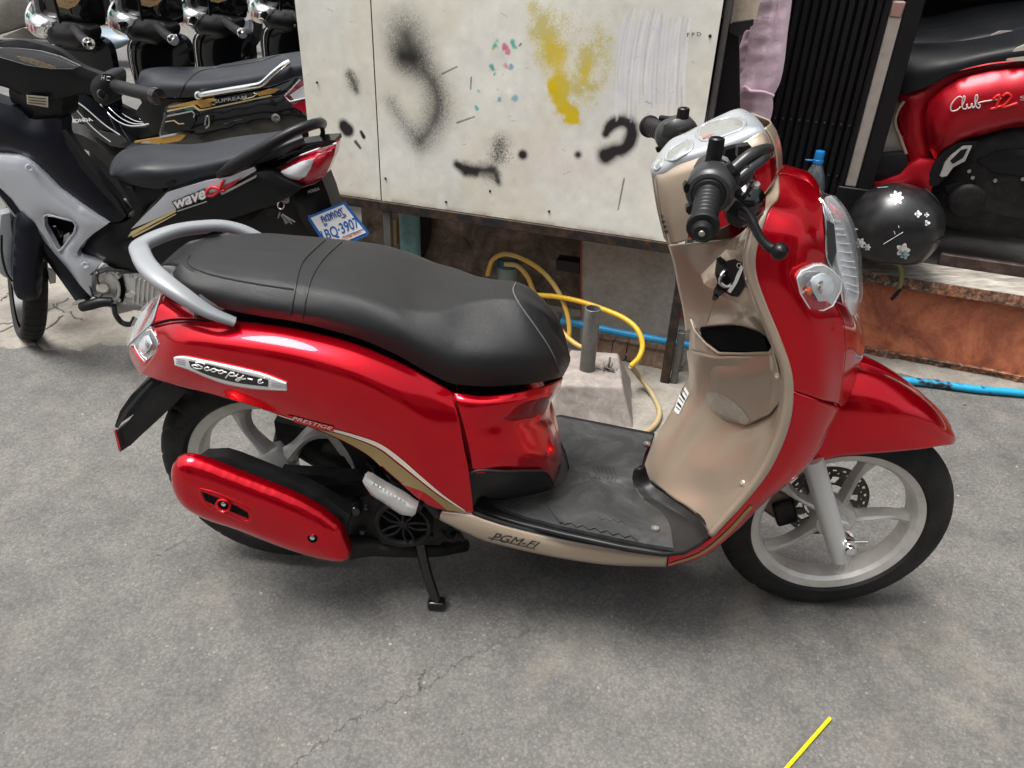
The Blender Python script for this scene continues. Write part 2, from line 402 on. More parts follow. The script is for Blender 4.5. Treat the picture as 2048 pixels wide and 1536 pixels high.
M['reflector'] = principled('lamp_reflector', (.80, .81, .82), .12, 1.0)
M['frost'] = principled('lamp_inner_lens', (.80, .83, .86), .18, .25, coat=.6)
M['red_lens'] = principled('red_lens', (.45, .012, .03), .12, 0, coat=1.0)
M['orange'] = principled('amber_bulb', (.75, .14, .01), .25, coat=.5)
M['white'] = principled('white_print', (.82, .82, .80), .5)
M['ink'] = principled('black_print', (.02, .02, .02), .5)
M['grip'] = grain(principled('grip_rubber', (.008, .008, .009), .42, spec=.4), 900, .25)
M['badge_silver'] = principled('badge_silver', (.84, .84, .83), .22, .3)
def mat_rubber():
    m = principled('floor_mat_rubber', (.035, .036, .036), .62); co = coords(m); b = bsdf(m)
    f = noise(m, co, 9, 8, .72, .6); d = ramp(m, f, [(.42, (.020, .021, .022)), (.58, (.045, .046, .046)), (.72, (.13, .132, .13))])
    LK(m, d, b.inputs['Base Color'])
    wv = N(m, 'ShaderNodeTexWave', _Scale=95.0, wave_type='BANDS', bands_direction='Y'); LK(m, co, wv.inputs['Vector'])
    h = bump(m, wv.outputs['Fac'], .25, .0008); LK(m, bump(m, noise(m, co, 500, 3), .2, .0006, h), b.inputs['Normal']); return m
M['mat'] = mat_rubber()

# ------------------------------------------------------------------ ground
def mat_asphalt():
    m = principled('asphalt', (.1, .1, .1), .82); b = bsdf(m); co = coords(m)
    big = noise(m, co, 1.3, 5, .55, .4); mid_ = noise(m, co, 9, 6, .65); fine = noise(m, co, 160, 4, .7)
    base = ramp(m, big, [(.3, (.092, .089, .085)), (.55, (.122, .118, .112)), (.75, (.152, .147, .138))])
    base = mixc(m, .55, base, ramp(m, mid_, [(.3, (.085, .082, .077)), (.5, (.145, .140, .132)), (.72, (.21, .202, .188))]))
    v = N(m, 'ShaderNodeTexVoronoi', _Scale=165.0, _Randomness=1.0); LK(m, co, v.inputs['Vector'])
    v2 = N(m, 'ShaderNodeTexVoronoi', _Scale=80.0, _Randomness=1.0); LK(m, co, v2.inputs['Vector'])
    stone = ramp(m, v.outputs['Color'], [(.0, (.45,)*3), (.5, (.95,)*3), (.90, (1.25,)*3), (.975, (2.1, 2.0, 1.85))])
    edge = ramp(m, v.outputs['Distance'], [(.25, (1, 1, 1)), (.62, (.50, .50, .50))])
    base = mixc(m, .52, base, stone, 'MULTIPLY'); base = mixc(m, .38, base, edge, 'MULTIPLY')
    chip = ramp(m, v2.outputs['Color'], [(.945, (0, 0, 0)), (.955, (1, 1, 1))]); chd = ramp(m, v2.outputs['Distance'], [(.22, (1, 1, 1)), (.32, (0, 0, 0))])
    cm = mixc(m, 1.0, chip, chd, 'MULTIPLY'); base = mixc(m, cm, base, ramp(m, fine, [(.3, (.28, .26, .23)), (.6, (.33, .285, .22)), (.8, (.30, .19, .14))]))
    # pinkish worn stains and dark oil
    st = ramp(m, noise(m, co, 3.2, 6, .7, .8), [(.55, (0, 0, 0)), (.75, (.45,)*3)]); base = mixc(m, st, base, (.235, .205, .165))
    oil = ramp(m, noise(m, co, 2.1, 6, .65, .5), [(.58, (0, 0, 0)), (.76, (.5,)*3)]); base = mixc(m, oil, base, (.055, .053, .050))
    LK(m, base, b.inputs['Base Color'])
    h = bump(m, edge, .35, .0016); h = bump(m, noise(m, co, 38, 5, .7), .30, .0030, h); h = bump(m, fine, .3, .0010, h); LK(m, h, b.inputs['Normal'])
    LK(m, ramp(m, mid_, [(.3, (.70,)*3), (.7, (.92,)*3)]), b.inputs['Roughness']); return m
def mat_concrete(name, c0, c1, c2, scale=6, bd=.006):
    m = principled(name, c1, .85); b = bsdf(m); co = coords(m)
    f = noise(m, co, scale, 9, .68, .5); g = noise(m, co, scale*14, 5, .7)
    c = ramp(m, f, [(.3, c0), (.52, c1), (.72, c2)]); c = mixc(m, .5, c, ramp(m, g, [(.3, (.55,)*3), (.6, (1.1,)*3)]), 'MULTIPLY')
    LK(m, c, b.inputs['Base Color']); h = bump(m, f, .4, bd); h = bump(m, g, .35, .0015, h); LK(m, h, b.inputs['Normal']); return m
road = tag(mk('road', [(-40, -40, 0), (40, -40, 0), (40, 60, 0), (-40, 60, 0)], [(0, 1, 2, 3)], mat_asphalt(), smooth=False), kind='structure')
M['concrete'] = mat_concrete('pavement_concrete', (.16, .145, .125), (.245, .225, .195), (.32, .30, .265))
# pavement in front of the shops: broken front edge, cast slabs on the left
edge_px = [(-420, 690), (-160, 690), (0, 697), (60, 690), (130, 702), (240, 690), (330, 700), (620, 740), (900, 800), (1090, 850), (1180, 868), (1300, 884), (1420, 800), (1560, 742), (1690, 738), (1790, 748), (1900, 768), (2048, 789), (2300, 828)]
edge = lin([G(*p) for p in edge_px], 160); edge[:, 1] += .012*np.sin(np.arange(160)*1.7)+RNG.normal(0, .008, 160); edge[:, 0] += RNG.normal(0, .004, 160)
back = np.stack([edge[:, 0]*1.02, 1.66-.27*edge[:, 0]+.25, edge[:, 2]], 1)
back[edge[:, 0] < -1.0, 1] = 3.9
bk2 = edge.copy(); bk2[:, 1] = np.maximum(back[:, 1], edge[:, 1]+.1)
z = .006; V = np.vstack([np.c_[edge[:, :2], np.full(160, .0005)], np.c_[edge[:, :2]+[0, .012], np.full(160, z)], np.c_[bk2[:, :2], np.full(160, z)]])
F = [(r*160+i, r*160+i+1, (r+1)*160+i+1, (r+1)*160+i) for r in range(2) for i in range(159)]
tag(mk('pavement', V, F, M['concrete'], smooth=False), kind='structure')
# slab joints of the pavement on the left (grooves with dirt)
mj = principled('joint_dirt', (.07, .06, .05), .9); pv = bpy.data.objects['pavement']
for a, b in (((-40, 690), (95, 612)), ((60, 640), (140, 596)), ((82, 702), (30, 640)), ((-30, 650), (30, 645)), ((105, 608), (165, 640)), ((0, 600), (22, 585)), ((95, 655), (128, 628))):
    P = lin([G(*a, .0085), G(*b, .0085)], 12)+np.c_[RNG.normal(0, .006, (12, 2)), np.zeros(12)]
    nrm = np.array([-(P[-1]-P[0])[1], (P[-1]-P[0])[0], 0]); nrm = nrm/np.linalg.norm(nrm)*.0022
    mk('slab_joint', np.vstack([P-nrm, P+nrm]), [(i, i+1, 12+i+1, 12+i) for i in range(11)], mj, pv, smooth=False)
mc_ = principled('crack_dirt', (.055, .052, .047), .95)
for ci, (pts, wd0) in enumerate((([(560, 1560), (612, 1508), (660, 1472), (706, 1440), (772, 1408), (842, 1380), (884, 1352), (930, 1316), (990, 1290), (1042, 1268), (1096, 1246)], .0009), ([(842, 1380), (838, 1364), (850, 1340)], .0008), ([(1560, 1190), (1640, 1240), (1700, 1262)], .0007), ([(300, 1120), (350, 1090), (380, 1082)], .0007))):
    P = spl(np.array([G(*p, .0012) for p in pts]), 26*len(pts)); k = len(P); P[:, :2] += RNG.normal(0, .0022, (k, 2)); P[:, 1] += .006*np.sin(np.arange(k)*.37+ci)
    wv = wd0*np.clip(RNG.normal(.8, .4, k), .1, 1.6); d_ = np.gradient(P, axis=0); nn = np.stack([-d_[:, 1], d_[:, 0], d_[:, 2]*0], 1); nn /= np.linalg.norm(nn, axis=1)[:, None]
    mk('crack', np.vstack([P-nn*wv[:, None]*.5, P+nn*wv[:, None]*.5]), [(i, i+1, k+i+1, k+i) for i in range(k-1)], mc_, road, smooth=False)
# loose stones and grit on the road: uncountable
mb = MB(); 
for _ in range(900):
    x, y = RNG.uniform(-1.6, 1.9), RNG.uniform(-.75, 1.0); s = RNG.uniform(.0008, .0026)
    if y > .85-.0*x and RNG.random() < .2: s *= 2
    q = RNG.normal(0, 1, (6, 3))*.25+np.array([[1, 0, 0], [-1, 0, 0], [0, 1, 0], [0, -1, 0], [0, 0, .8], [0, 0, -.5]]); q = q*s+[x, y, s*.3]
    mb.add(q, [(0, 2, 4), (2, 1, 4), (1, 3, 4), (3, 0, 4), (2, 0, 5), (1, 2, 5), (3, 1, 5), (0, 3, 5)])
tag(mb.out('grit', mat_concrete('grit_stone', (.17, .155, .13), (.24, .215, .18), (.34, .31, .27), 60), smooth=False), kind='stuff')

# ------------------------------------------------------------------ sprayed steel boxes on a black frame
BN = BX.n; BE = np.array([-BN[1], BN[0], 0.]); BE = BE if BE[0] > 0 else -BE
def bu(px, py): q = BX(px, py); return np.array([(q-BX.p)@BE, q[2]])
U0, US, U1 = bu(615, 190)[0]-.012, bu(752, 200)[0], bu(1425, 140)[0]
ZB, ZT = .506, 1.95
def paint(us, zs):
    """sprayed marks as pigment density on the panel (u along the wall, z up)"""
    X, Y = np.meshgrid(us, zs); sh = X.shape
    C = np.empty(sh+(3,)); C[:] = (.755, .75, .685)
    def fbm(sc, seed, oc=4):
        r = np.random.default_rng(seed); out = np.zeros(sh); amp = 1
        for o in range(oc):
            g = r.normal(0, 1, (64, 64)); x = (X*sc*2**o) % 63; y = (Y*sc*2**o) % 63; i = x.astype(int); j = y.astype(int); fx = x-i; fy = y-j; fx = fx*fx*(3-2*fx); fy = fy*fy*(3-2*fy)
            out += amp*((g[j, i]*(1-fx)+g[j, i+1]*fx)*(1-fy)+(g[j+1, i]*(1-fx)+g[j+1, i+1]*fx)*fy); amp *= .55
        return out
    C *= (1+.035*fbm(4, 1)+.03*fbm(40, 2, 3))[..., None]
    n1 = fbm(3, 3); C = C*(1-.10*np.clip(n1, 0, 1)[..., None]*np.array([.2, .45, 1.0]))        # yellowing
    pk = np.exp(-((X-bu(660, 330)[0])/.12)**2-((Y-bu(660, 330)[1])/.05)**2)*.18+np.exp(-((X-bu(1150, 330)[0])/.2)**2-((Y-bu(1150, 330)[1])/.05)**2)*.12; C = C*(1-pk[..., None]*np.array([.0, .35, .25]))
    spk = RNG.random(sh)
    def blob(pts, rad, dens, color, soft=1.0, speck=.5, ragged=.0, seed=9):
        nonlocal C
        P = [bu(*p) for p in pts]; rr = np.array(rad, float)/FPX*2.4*(1.28 if soft > .75 else 1.12)
        if len(P) > 2: P = list(spl(np.array(P), 3*len(P))); rr = np.interp(np.linspace(0, 1, len(P)), np.linspace(0, 1, len(rr)), rr)
        d = np.full(sh, 1e9); R_ = np.full(sh, rr[0])
        for i in range(max(1, len(P)-1)):
            a = P[i]; b = P[min(i+1, len(P)-1)]; ab = b-a; L = ab@ab+1e-12; t = np.clip(((X-a[0])*ab[0]+(Y-a[1])*ab[1])/L, 0, 1); dd = np.hypot(X-a[0]-t*ab[0], Y-a[1]-t*ab[1])
            r1 = rr[min(i, len(rr)-1)]; r2 = rr[min(i+1, len(rr)-1)]; rl_ = r1*(1-t)+r2*t; q = dd/rl_; m_ = q < d; d = np.where(m_, q, d)
        if ragged: d = d+ragged*fbm(30, seed, 3)
        a = dens*np.clip(1-np.clip((d-(1-soft))/(soft+1e-6)*.62, 0, 1)**1.0, 0, 1)**1.6
        a = np.where(d > 1+soft*.62, 0, a)
        sp = np.clip((a*1.35-spk*.9)*6, 0, 1); a = a*(1-speck)+speck*np.where(a > .02, sp*np.clip(a*3, 0, 1), 0)
        C = C*(1-a[..., None])+np.array(color)*a[..., None]
    K = (.022, .020, .020)
    # "S"-like black spray, upper left
    blob([(812, 72), (820, 98), (822, 110)], [42, 46, 42], .85, K, 1, .3)
    blob([(806, 112), (826, 116)], [26, 26], 1.0, K, .9, .2)
    blob([(848, 140), (870, 175), (876, 215), (862, 255), (840, 282)], [28, 32, 34, 30, 24], .72, K, 1, .3)
    blob([(868, 160), (880, 200), (872, 240)], [14, 16, 14], .35, K, .9, .5)
    blob([(785, 205), (800, 235), (820, 262), (840, 282)], [20, 24, 24, 22], .42, K, 1, .4)
    blob([(770, 200), (778, 212)], [10, 10], .25, (.25, .25, .24), 1, .6)
    blob([(840, 300), (860, 340)], [50, 40], .10, K, 1, 1.0)
    blob([(800, 28), (830, 12), (870, 2)], [16, 12, 10], .12, (.3, .3, .3), 1, .6)
    # lower marks
    blob([(916, 331), (932, 338), (952, 341)], [10, 16, 11], 1.0, K, .7, .2, .15); blob([(952, 341), (972, 339), (990, 346), (996, 362)], [11, 14, 14, 8], .95, K, .8, .3, .15); blob([(985, 355), (1000, 366)], [12, 8], .42, K, 1, .4)
    blob([(1000, 288), (996, 312)], [20, 20], .62, K, 1, .65); blob([(1010, 300), (1018, 318)], [26, 22], .25, K, 1, 1)
    blob([(1046, 309.5)], [11], 1.0, K, .45, .1, .05); blob([(1156, 309.5)], [8.5], .97, K, .6, .15, .05)
    blob([(1211, 268), (1222, 250), (1246, 243), (1262, 255), (1260, 282), (1248, 298), (1228, 303), (1212, 312)], [9, 12, 14, 15, 14, 14, 16, 18], 1.0, K, .55, .1, .06)
    # left panel marks
    blob([(699, 150), (707, 166), (713, 182)], [12, 15, 8], .75, K, 1, .55); blob([(688, 254), (694, 260)], [15, 16], 1.0, K, .4, .1, .05); blob([(722, 264), (727, 274)], [5, 5], 1.0, K, .4, .1, .1); blob([(711, 284), (720, 296)], [5, 4], .9, K, .5, .2, .1); blob([(641, 242)], [8], .9, K, .6, .2, .05)
    # yellow
    Y_ = (.66, .49, .012); Y2 = (.55, .48, .14)
    blob([(1090, 42), (1092, 80), (1100, 115)], [32, 30, 26], .75, Y2, 1, .5, .25, 5); blob([(1100, 92), (1118, 100)], [18, 18], .7, Y_, .9, .5, .25, 6); blob([(1112, 130), (1118, 160)], [18, 18], .65, Y_, .9, .45, .2, 7)
    blob([(1124, 172), (1130, 205), (1140, 232)], [19, 22, 18], 1.0, Y_, .5, .1, .25, 8); blob([(1120, 165), (1118, 190)], [16, 12], .8, Y_, .7, .2, .3, 10); blob([(1160, 178), (1180, 140), (1200, 105)], [28, 28, 30], .7, Y2, 1, .65, .3, 11); blob([(1168, 160), (1176, 125)], [12, 14], .5, Y_, 1, .6, .2, 12)
    blob([(1120, 60), (1200, 60)], [62, 54], .24, Y2, 1, .9, .2, 13); blob([(1150, 225), (1200, 190)], [40, 30], .14, Y2, 1, 1, .2, 14)
    # small coloured dabs
    for x, y, r, c in ((994, 82, 6, (.02, .38, .26)), (990, 92, 5, (.02, .40, .30)), (986, 97, 4, (.6, .45, .05)), (1010, 94, 6, (.55, .12, .2)), (1016, 104, 5, (.6, .2, .28)), (1024, 84, 4, (.05, .4, .32)), (1028, 92, 4, (.1, .42, .38)), (983, 133, 5, (.02, .36, .26)), (1011, 131, 5, (.6, .3, .36)), (1024, 134, 4, (.2, .34, .5)), (990, 147, 5, (.02, .36, .3)), (957, 181, 4, (.05, .42, .42)), (995, 180, 4, (.65, .25, .2)), (1000, 198, 3, (.1, .4, .42)), (1029, 196, 5, (.2, .45, .5)), (955, 217, 3, (.05, .45, .4)), (1042, 88, 2, (.05, .05, .05))):
        blob([(x, y), (x+RNG.uniform(-4, 4), y+RNG.uniform(-4, 6))], [r, r*.7], .8, c, .7, .4, .35, int(x))
    # white paint dragged with a comb brush
    for k_ in range(68):
        k = k_/2; x0 = 1228+k*4.2; sw = 1 if k < 17 else -1; top = 30+RNG.uniform(-15, 40)+(0 if k < 17 else 10); bot = 205+RNG.uniform(-40, 40); lean = 22*sw if k < 17 else 14
        pts = [(x0+lean*(1-t)**2*.9+RNG.normal(0, .5), top+(bot-top)*t) for t in np.linspace(0, 1, 7)]
        blob(pts, [1.8]*7, .6*RNG.uniform(.3, 1), (.88, .88, .90) if k_ % 4 else (.45, .46, .52), .8, .3)
    blob([(1250, 70), (1245, 190)], [28, 26], .5, (.66, .67, .72), 1, .3, .2, 21); blob([(1330, 60), (1310, 200)], [34, 30], .45, (.66, .67, .73), 1, .3, .2, 22)
    for k in range(16):
        x0 = 1112+k*4.5; blob([(x0, 335+RNG.uniform(-12, 12)), (x0+2, 400+RNG.uniform(-15, 20))], [1.1, 1.1], .16, (.45, .38, .30), .9, .3)
    # scratches, nicks, drips
    for _ in range(110):
        x = RNG.uniform(590, 1430); y = RNG.uniform(0, 440); L = min(17, RNG.gamma(1.5, 5)); a = RNG.uniform(0, np.pi)
        blob([(x, y), (x+L*np.cos(a), y+L*np.sin(a)*.7)], [RNG.uniform(.5, .9)]*2, RNG.uniform(.15, .6), [(.10, .09, .08), (.35, .30, .24), (.25, .17, .10), (.78, .78, .76)][RNG.integers(4)], .6, .2)
    for a, b in (((1248, 358), (1236, 420)), ((943, 155), (942, 178)), ((915, 245), (950, 233)), ((884, 148), (915, 133))):
        blob([a, b], [2, 1.4], .7, (.06, .05, .05), .5, .3)
    tb = np.exp(-((Y-ZB)/.012)**2)*.5*np.clip(.6+.6*fbm(20, 31, 3), 0, 1); C = C*(1-tb[..., None])+np.array((.20, .11, .06))*tb[..., None]
    return np.clip(C, .004, .9)
def paint_mat():
    m = principled('painted_sheet', (.6, .6, .55), .5, 0, coat=.12, coatr=.25); b = bsdf(m); a = N(m, 'ShaderNodeVertexColor', layer_name='paint'); LK(m, a.outputs['Color'], b.inputs['Base Color'])
    co = coords(m); h = bump(m, noise(m, co, 3, 3), .25, .02); h = bump(m, noise(m, co, 90, 4), .12, .001, h); LK(m, h, b.inputs['Normal']); return m
M['sheet'] = paint_mat(); M['rust_black'] = dusty(grain(principled('rusty_black_steel', (.02, .02, .02), .6, .3), 90, .5, .002), (.022, .021, .020), (.15, .075, .035), .75, 22)
M['old_steel'] = dusty(grain(principled('old_grey_steel', (.12, .12, .115), .6, .3), 120, .4, .002), (.12, .115, .11), (.055, .05, .045), .8, 18)
def cabinet(u0, u1, label, zt=ZT, nx=260, nz=300):
    c = BX.p+BE*(u0+u1)/2; t = thing('cabinet', (c[0], c[1], ZB), label, 'cabinet', 'sheet metal boxes on the black frame')
    us = np.linspace(u0, u1, nx); zv = np.r_[np.linspace(ZB, 1.2, nz), zt]; C = paint(us, zv)
    P = np.array([[BX.p[0]+BE[0]*u, BX.p[1]+BE[1]*u, zz] for zz in zv for u in us]); F = [(j*nx+i, j*nx+i+1, (j+1)*nx+i+1, (j+1)*nx+i) for j in range(len(zv)-1) for i in range(nx-1)]
    P += np.outer(.0035*np.sin(P[:, 0]*5)*np.sin(P[:, 2]*6), BN)
    o = mk('front_sheet', P, F, M['sheet'], t, flip=False); ca = o.data.color_attributes.new('paint', 'FLOAT_COLOR', 'POINT')
    ca.data.foreach_set('color', np.c_[C.reshape(-1, 3), np.ones(len(P))].astype(np.float32).ravel())
    cm = principled('cabinet_side', (.5, .49, .43), .55)
    cc = BX.p+BE*(u0+u1)/2-BN*.19; V, F = boxVF((cc[0], cc[1], (ZB+zt)/2), BE*(u1-u0-.006)/2, BN*.186, np.array([0, 0, (zt-ZB)/2-.002])); mk('body', V, F, cm, t, smooth=False)
    return t
cabL = cabinet(U0, US-.002, 'narrow cream sheet metal cabinet left of the seam, behind the black motorbike tail', nx=200)
cabR = cabinet(US+.002, U1, 'wide cream sheet metal cabinet sprayed with black and yellow paint', nx=640)
for t, us in ((cabL, [(590, 52), (634, 165)]), (cabR, [(771, 357), (892, 404), (1098, 423), (1420, 72), (980, 382)])):
    for q in us: lathe('rivet', [(0, .003), (.003, .0025), (.0045, 0)], BX(*q, .001), BN, M['rust_black'], t, 10)
text('cabinet_print', 'F P D', [(1374, 74), (1402, 72), (1402, 64), (1374, 66)], lambda x, y: BX(x, y, .0055), M['ink'], cabR)
# steel frame under the boxes
FR = thing('cabinet_stand', (BX.p[0]-.2, BX.p[1], 0), 'rusty black steel frame with thin legs carrying the cream cabinets', 'stand')
def bpt(u, z, off=0): return BX.p+BE*u+BN*off+np.array([0, 0, z])
def fbar(name, u0, u1, z0, z1, o0, o1, mat, bev=.003):
    c = bpt((u0+u1)/2, (z0+z1)/2, (o0+o1)/2); V, F = boxVF(c, BE*(u1-u0)/2, BN*(o1-o0)/2, (0, 0, (z1-z0)/2)); return mk(name, V, F, mat, FR, bevel=bev, sharp=40)
fbar('front_rail', U0-.01, U1+.004, ZB-.035, ZB-.002, -.030, .006, M['rust_black']); fbar('rear_rail', U0, U1, ZB-.035, ZB-.002, -.37, -.34, M['rust_black'])
ul = bu(772, 440)[0]; fbar('leg', ul-.013, ul+.013, .006, ZB-.036, -.028, -.002, M['old_steel'])
ur = bu(1349, 640)[0]; fbar('leg', ur-.016, ur+.014, .006, ZB-.036, -.030, -.004, M['rust_black']); fbar('leg_bracket', ur+.017, ur+.040, .006, .20, -.040, -.012, M['old_steel'])
fbar('leg', U0, U0+.03, .006, ZB-.036, -.03, 0, M['rust_black'])
# what stands and lies under the boxes
def mat_stained(name, c0, c1, c2, sc=5): return mat_concrete(name, c0, c1, c2, sc)
wl = thing('back_wall', tuple(bpt(-.3, 0, -.45)), 'mouldy dark brown wall behind the steel frame under the cabinets', 'wall')
V, F = boxVF(bpt(-.78, .95, -.50), BE*.62, BN*.05, (0, 0, .95)); mk('wall_face', V, F, mat_stained('mouldy_wall', (.05, .04, .033), (.22, .165, .13), (.46, .37, .30), 9), wl, smooth=False)
bd = pillow('cement_board', BX, [(1163, 440), (1160, 700), (1345, 728), (1352, 440)], mat_stained('grey_board', (.26, .24, .21), (.36, .33, .29), (.43, .40, .36), 3), None, off=-.17, t=.015, res=.1)
tag(bd, 'grey cement board leaning under the right end of the cabinets', 'board'); V, F = None, None
tag(pillow('red_edge_strip', BX, [(1160, 445), (1163, 445), (1163, 640), (1161, 640)], principled('red_edge', (.32, .05, .03), .7), bd, off=-.165, t=.004, res=.1))
pp = BX(820, 470, -.14); PT = thing('drain_pipe', (pp[0], pp[1], .006), 'tall teal drain pipe standing under the cabinets', 'pipe', 'drain pipes under the cabinets')
M['teal'] = dusty(grain(principled('teal_pvc', (.17, .34, .345), .45), 300, .1), (.165, .325, .33), (.05, .07, .07), .6, 10)
tube('pipe_body', [(pp[0], pp[1], .0), (pp[0], pp[1], ZB-.04)], .038, M['teal'], PT, 24)
p2 = BX(1015, 545, -.16); PT2 = thing('drain_pipe', (p2[0], p2[1], .006), 'short grey drain pipe stub with a dark blue collar and hose in its mouth', 'pipe', 'drain pipes under the cabinets')
h2 = BX(1012, 515, -.16)[2]; tube('pipe_body', [(p2[0], p2[1], 0), (p2[0], p2[1], h2)], .037, principled('grey_pvc', (.16, .20, .19), .5), PT2, 24)
lathe('pipe_collar', [(.038, -.03), (.041, -.03), (.042, .004), (.036, .004), (.034, -.03)], (p2[0], p2[1], h2), (0, 0, 1), principled('blue_pvc', (.012, .06, .085), .4), PT2, 28)
wd = tag(pillow('wooden_post', BX, [(781, 440), (793, 440), (793, 490), (782, 490)], principled('raw_wood', (.35, .24, .12), .7), None, off=-.2, t=.03, res=.05), 'strip of raw wood standing just left of the teal drain pipe', 'wood')
tag(pillow('air_brick', BX, [(1112, 520), (1158, 526), (1158, 548), (1112, 540)], M['black'], None, off=-.33, t=.06, res=.05), 'dark vent slot in the wall left of the grey board', 'vent')
# kerb of rubble and a clay pipe at the foot of the board
kb = thing('kerb', tuple(G(1290, 720)), 'low kerb of broken bricks and mortar at the foot of the grey board', 'kerb')
mbk = mat_stained('old_brick', (.13, .075, .05), (.22, .14, .095), (.30, .25, .20), 20)
for k in range(7):
    a = BX(1185+k*27, 712+k*4.5, -.13); V, F = boxVF((a[0], a[1], .035+RNG.uniform(0, .006)), BE*.024, BN*.03, (0, 0, .032)); mk('brick', np.array(V)+RNG.normal(0, .002, (8, 3)), F, mbk, kb, bevel=.004, smooth=False)
V, F = boxVF(BX(1290, 712, -.135)+np.array([0, 0, .008]), BE*.14, BN*.032, (0, 0, .006)); mk('mortar_cap', V, F, M['concrete'], kb, bevel=.004)
cp = tag(tube('clay_pipe', lin([BX(1235, 752, -.10), BX(1420, 782, -.10)], 8), .030, mat_stained('clay', (.10, .075, .055), (.20, .155, .115), (.28, .22, .17), 14), None, 18), 'dirty brown pipe lying along the kerb behind the concrete block', 'pipe')
# concrete block with a steel post cast in
zt_ = .118; q = [G(1141, 699, zt_), G(1236, 706, zt_), G(1246, 775, zt_), G(1119, 769, zt_)]; b_ = [q[0]+[-.0, .03, -zt_], np.array([.262, q[1][1]+.03, 0]), G(1267, 860), np.array([-.035, .665, 0])]
BK = thing('concrete_block', (.12, .8, 0), 'rough concrete block with sloping sides behind the scooter floor', 'block')
def boxmesh(q, b_, sub=12, j=.0012):
    top = np.array(q); bot = np.array(b_); mb = MB()
    def quad(a, b, c, d, n=sub):
        s = np.linspace(0, 1, n); g = np.array([[(a*(1-u)+b*u)*(1-v)+(d*(1-u)+c*u)*v for u in s] for v in s]); jit = RNG.normal(0, j, g.shape); jit[0] = jit[-1] = 0; jit[:, 0] = jit[:, -1] = 0; mb.add(*grid(g+jit))
    quad(*top)
    for i in range(4): quad(bot[i], bot[(i+1) % 4], top[(i+1) % 4], top[i])
    return mb
bm_ = boxmesh(q, b_); o = bm_.out('block_body', mat_concrete('rough_concrete', (.19, .165, .15), (.27, .24, .22), (.36, .32, .29), 26, .0025), BK, smooth=True, sharp=50)
m_ = o.modifiers.new('weld', 'WELD'); m_.merge_threshold = .0005; m_ = o.modifiers.new('bv', 'BEVEL'); m_.width = .006; m_.segments = 2; m_.angle_limit = R(50)
pb = G(1174, 738, zt_); 
pc = tag(mk('steel_post', *tubeVF([pb-[0, 0, .01], pb+[0, 0, .215], pb+[0, 0, .216]], [.0245, .0245, .0245], 28, False), M['galv'] if 'galv' in M else dusty(grain(principled('galvanised', (.26, .26, .25), .45, .55), 120, .3), (.25, .25, .245), (.10, .09, .08), .7, 25), None, solid=.003), 'grey steel pipe stub standing on the concrete block', 'post')
mb = MB(); hk = G(1216, 742, zt_); mb.add(*tubeVF([hk, hk+[.002, 0, .05]], .0035, 8)); mb.add(*tubeVF([hk+[-.01, .01, .004], hk+[.0, -.004, .012], hk+[.02, -.01, .003]], .003, 8, n=10))
for _ in range(14): a = hk+np.r_[RNG.normal(0, .012, 2), .002]; mb.add(*tubeVF([a, a+np.r_[RNG.normal(0, .012, 2), abs(RNG.normal(0, .008))]], .0012, 5))
tag(mb.out('wire_scrap', M['old_steel'], None), 'bent wire and dry twigs lying beside the steel post on the block', 'wire', kind='stuff')
# hoses and the blue pipe
M['hose_y'] = dusty(grain(principled('yellow_hose', (.50, .30, .04), .42), 200, .1), (.50, .30, .045), (.40, .33, .2), .9, 7)
def bx(*p): return BX(*p)
H1 = [bx(975, 550, -.12), bx(985, 520, -.11), bx(1010, 508, -.10), bx(1050, 520, -.09), bx(1090, 548, -.08), bx(1120, 590, -.06), bx(1136, 635, -.04), bx(1138, 670, -.02), bx(1130, 690, 0), bx(1118, 672, .0)]
tag(tube('garden_hose', spl(H1, 60), .0085, M['hose_y'], None, 12), 'pale yellow hose loop rising from the pipe stub', 'hose', 'yellow hoses under the cabinets')
H2 = [bx(1010, 528, -.12), bx(1035, 532, -.11), bx(1056, 555, -.10), bx(1066, 580, -.09), bx(1085, 612, -.06), bx(1110, 645, -.03), bx(1135, 675, .0), bx(1160, 693, .02), bx(1175, 698, .02)]
tag(tube('garden_hose', spl(H2, 60), .0085, M['hose_y'], None, 12), 'pale hose running down from the mouth of the pipe stub', 'hose', 'yellow hoses under the cabinets')
H3 = [bx(1070, 590, -.06), bx(1110, 593, -.05), bx(1160, 603, -.03), bx(1205, 618, -.01), bx(1250, 638, .02), bx(1275, 660, .05), bx(1285, 690, .08), bx(1278, 715, .11), bx(1262, 732, .13)]
tag(tube('garden_hose', spl(H3, 80), .0088, principled('yellow_hose_clean', (.58, .34, .012), .38), None, 12), 'bright yellow hose arching over to the right of the steel post', 'hose', 'yellow hoses under the cabinets')
z0 = .016; H4 = [bx(1262, 732, .13), G(1280, 755, .05), G(1305, 790, z0), G(1319, 825, z0), G(1310, 850, z0), G(1285, 868, z0), G(1240, 880, z0)]
tag(tube('garden_hose', spl(H4, 60), .0085, dusty(principled('dirty_hose', (.36, .28, .15), .55), (.36, .28, .15), (.25, .21, .15), .8, 12), None, 12), 'dirty tan hose lying on the concrete beside the block', 'hose', 'yellow hoses under the cabinets')
M['blue_pvc'] = dusty(principled('blue_pipe', (.02, .30, .58), .4), (.018, .28, .56), (.03, .08, .12), .5, 12)
tag(tube('water_pipe', lin([bx(1122, 641, -.09), bx(1250, 667, -.09), bx(1420, 698, -.09)], 10), .0125, M['blue_pvc'], None, 16), 'bright blue water pipe running level in front of the grey board', 'pipe')
tag(tube('pipe_clip', [bx(1118, 625, -.1), bx(1118, 660, -.1)], .009, M['old_steel'], None, 8), 'small grey clip at the left end of the blue pipe', 'clip')
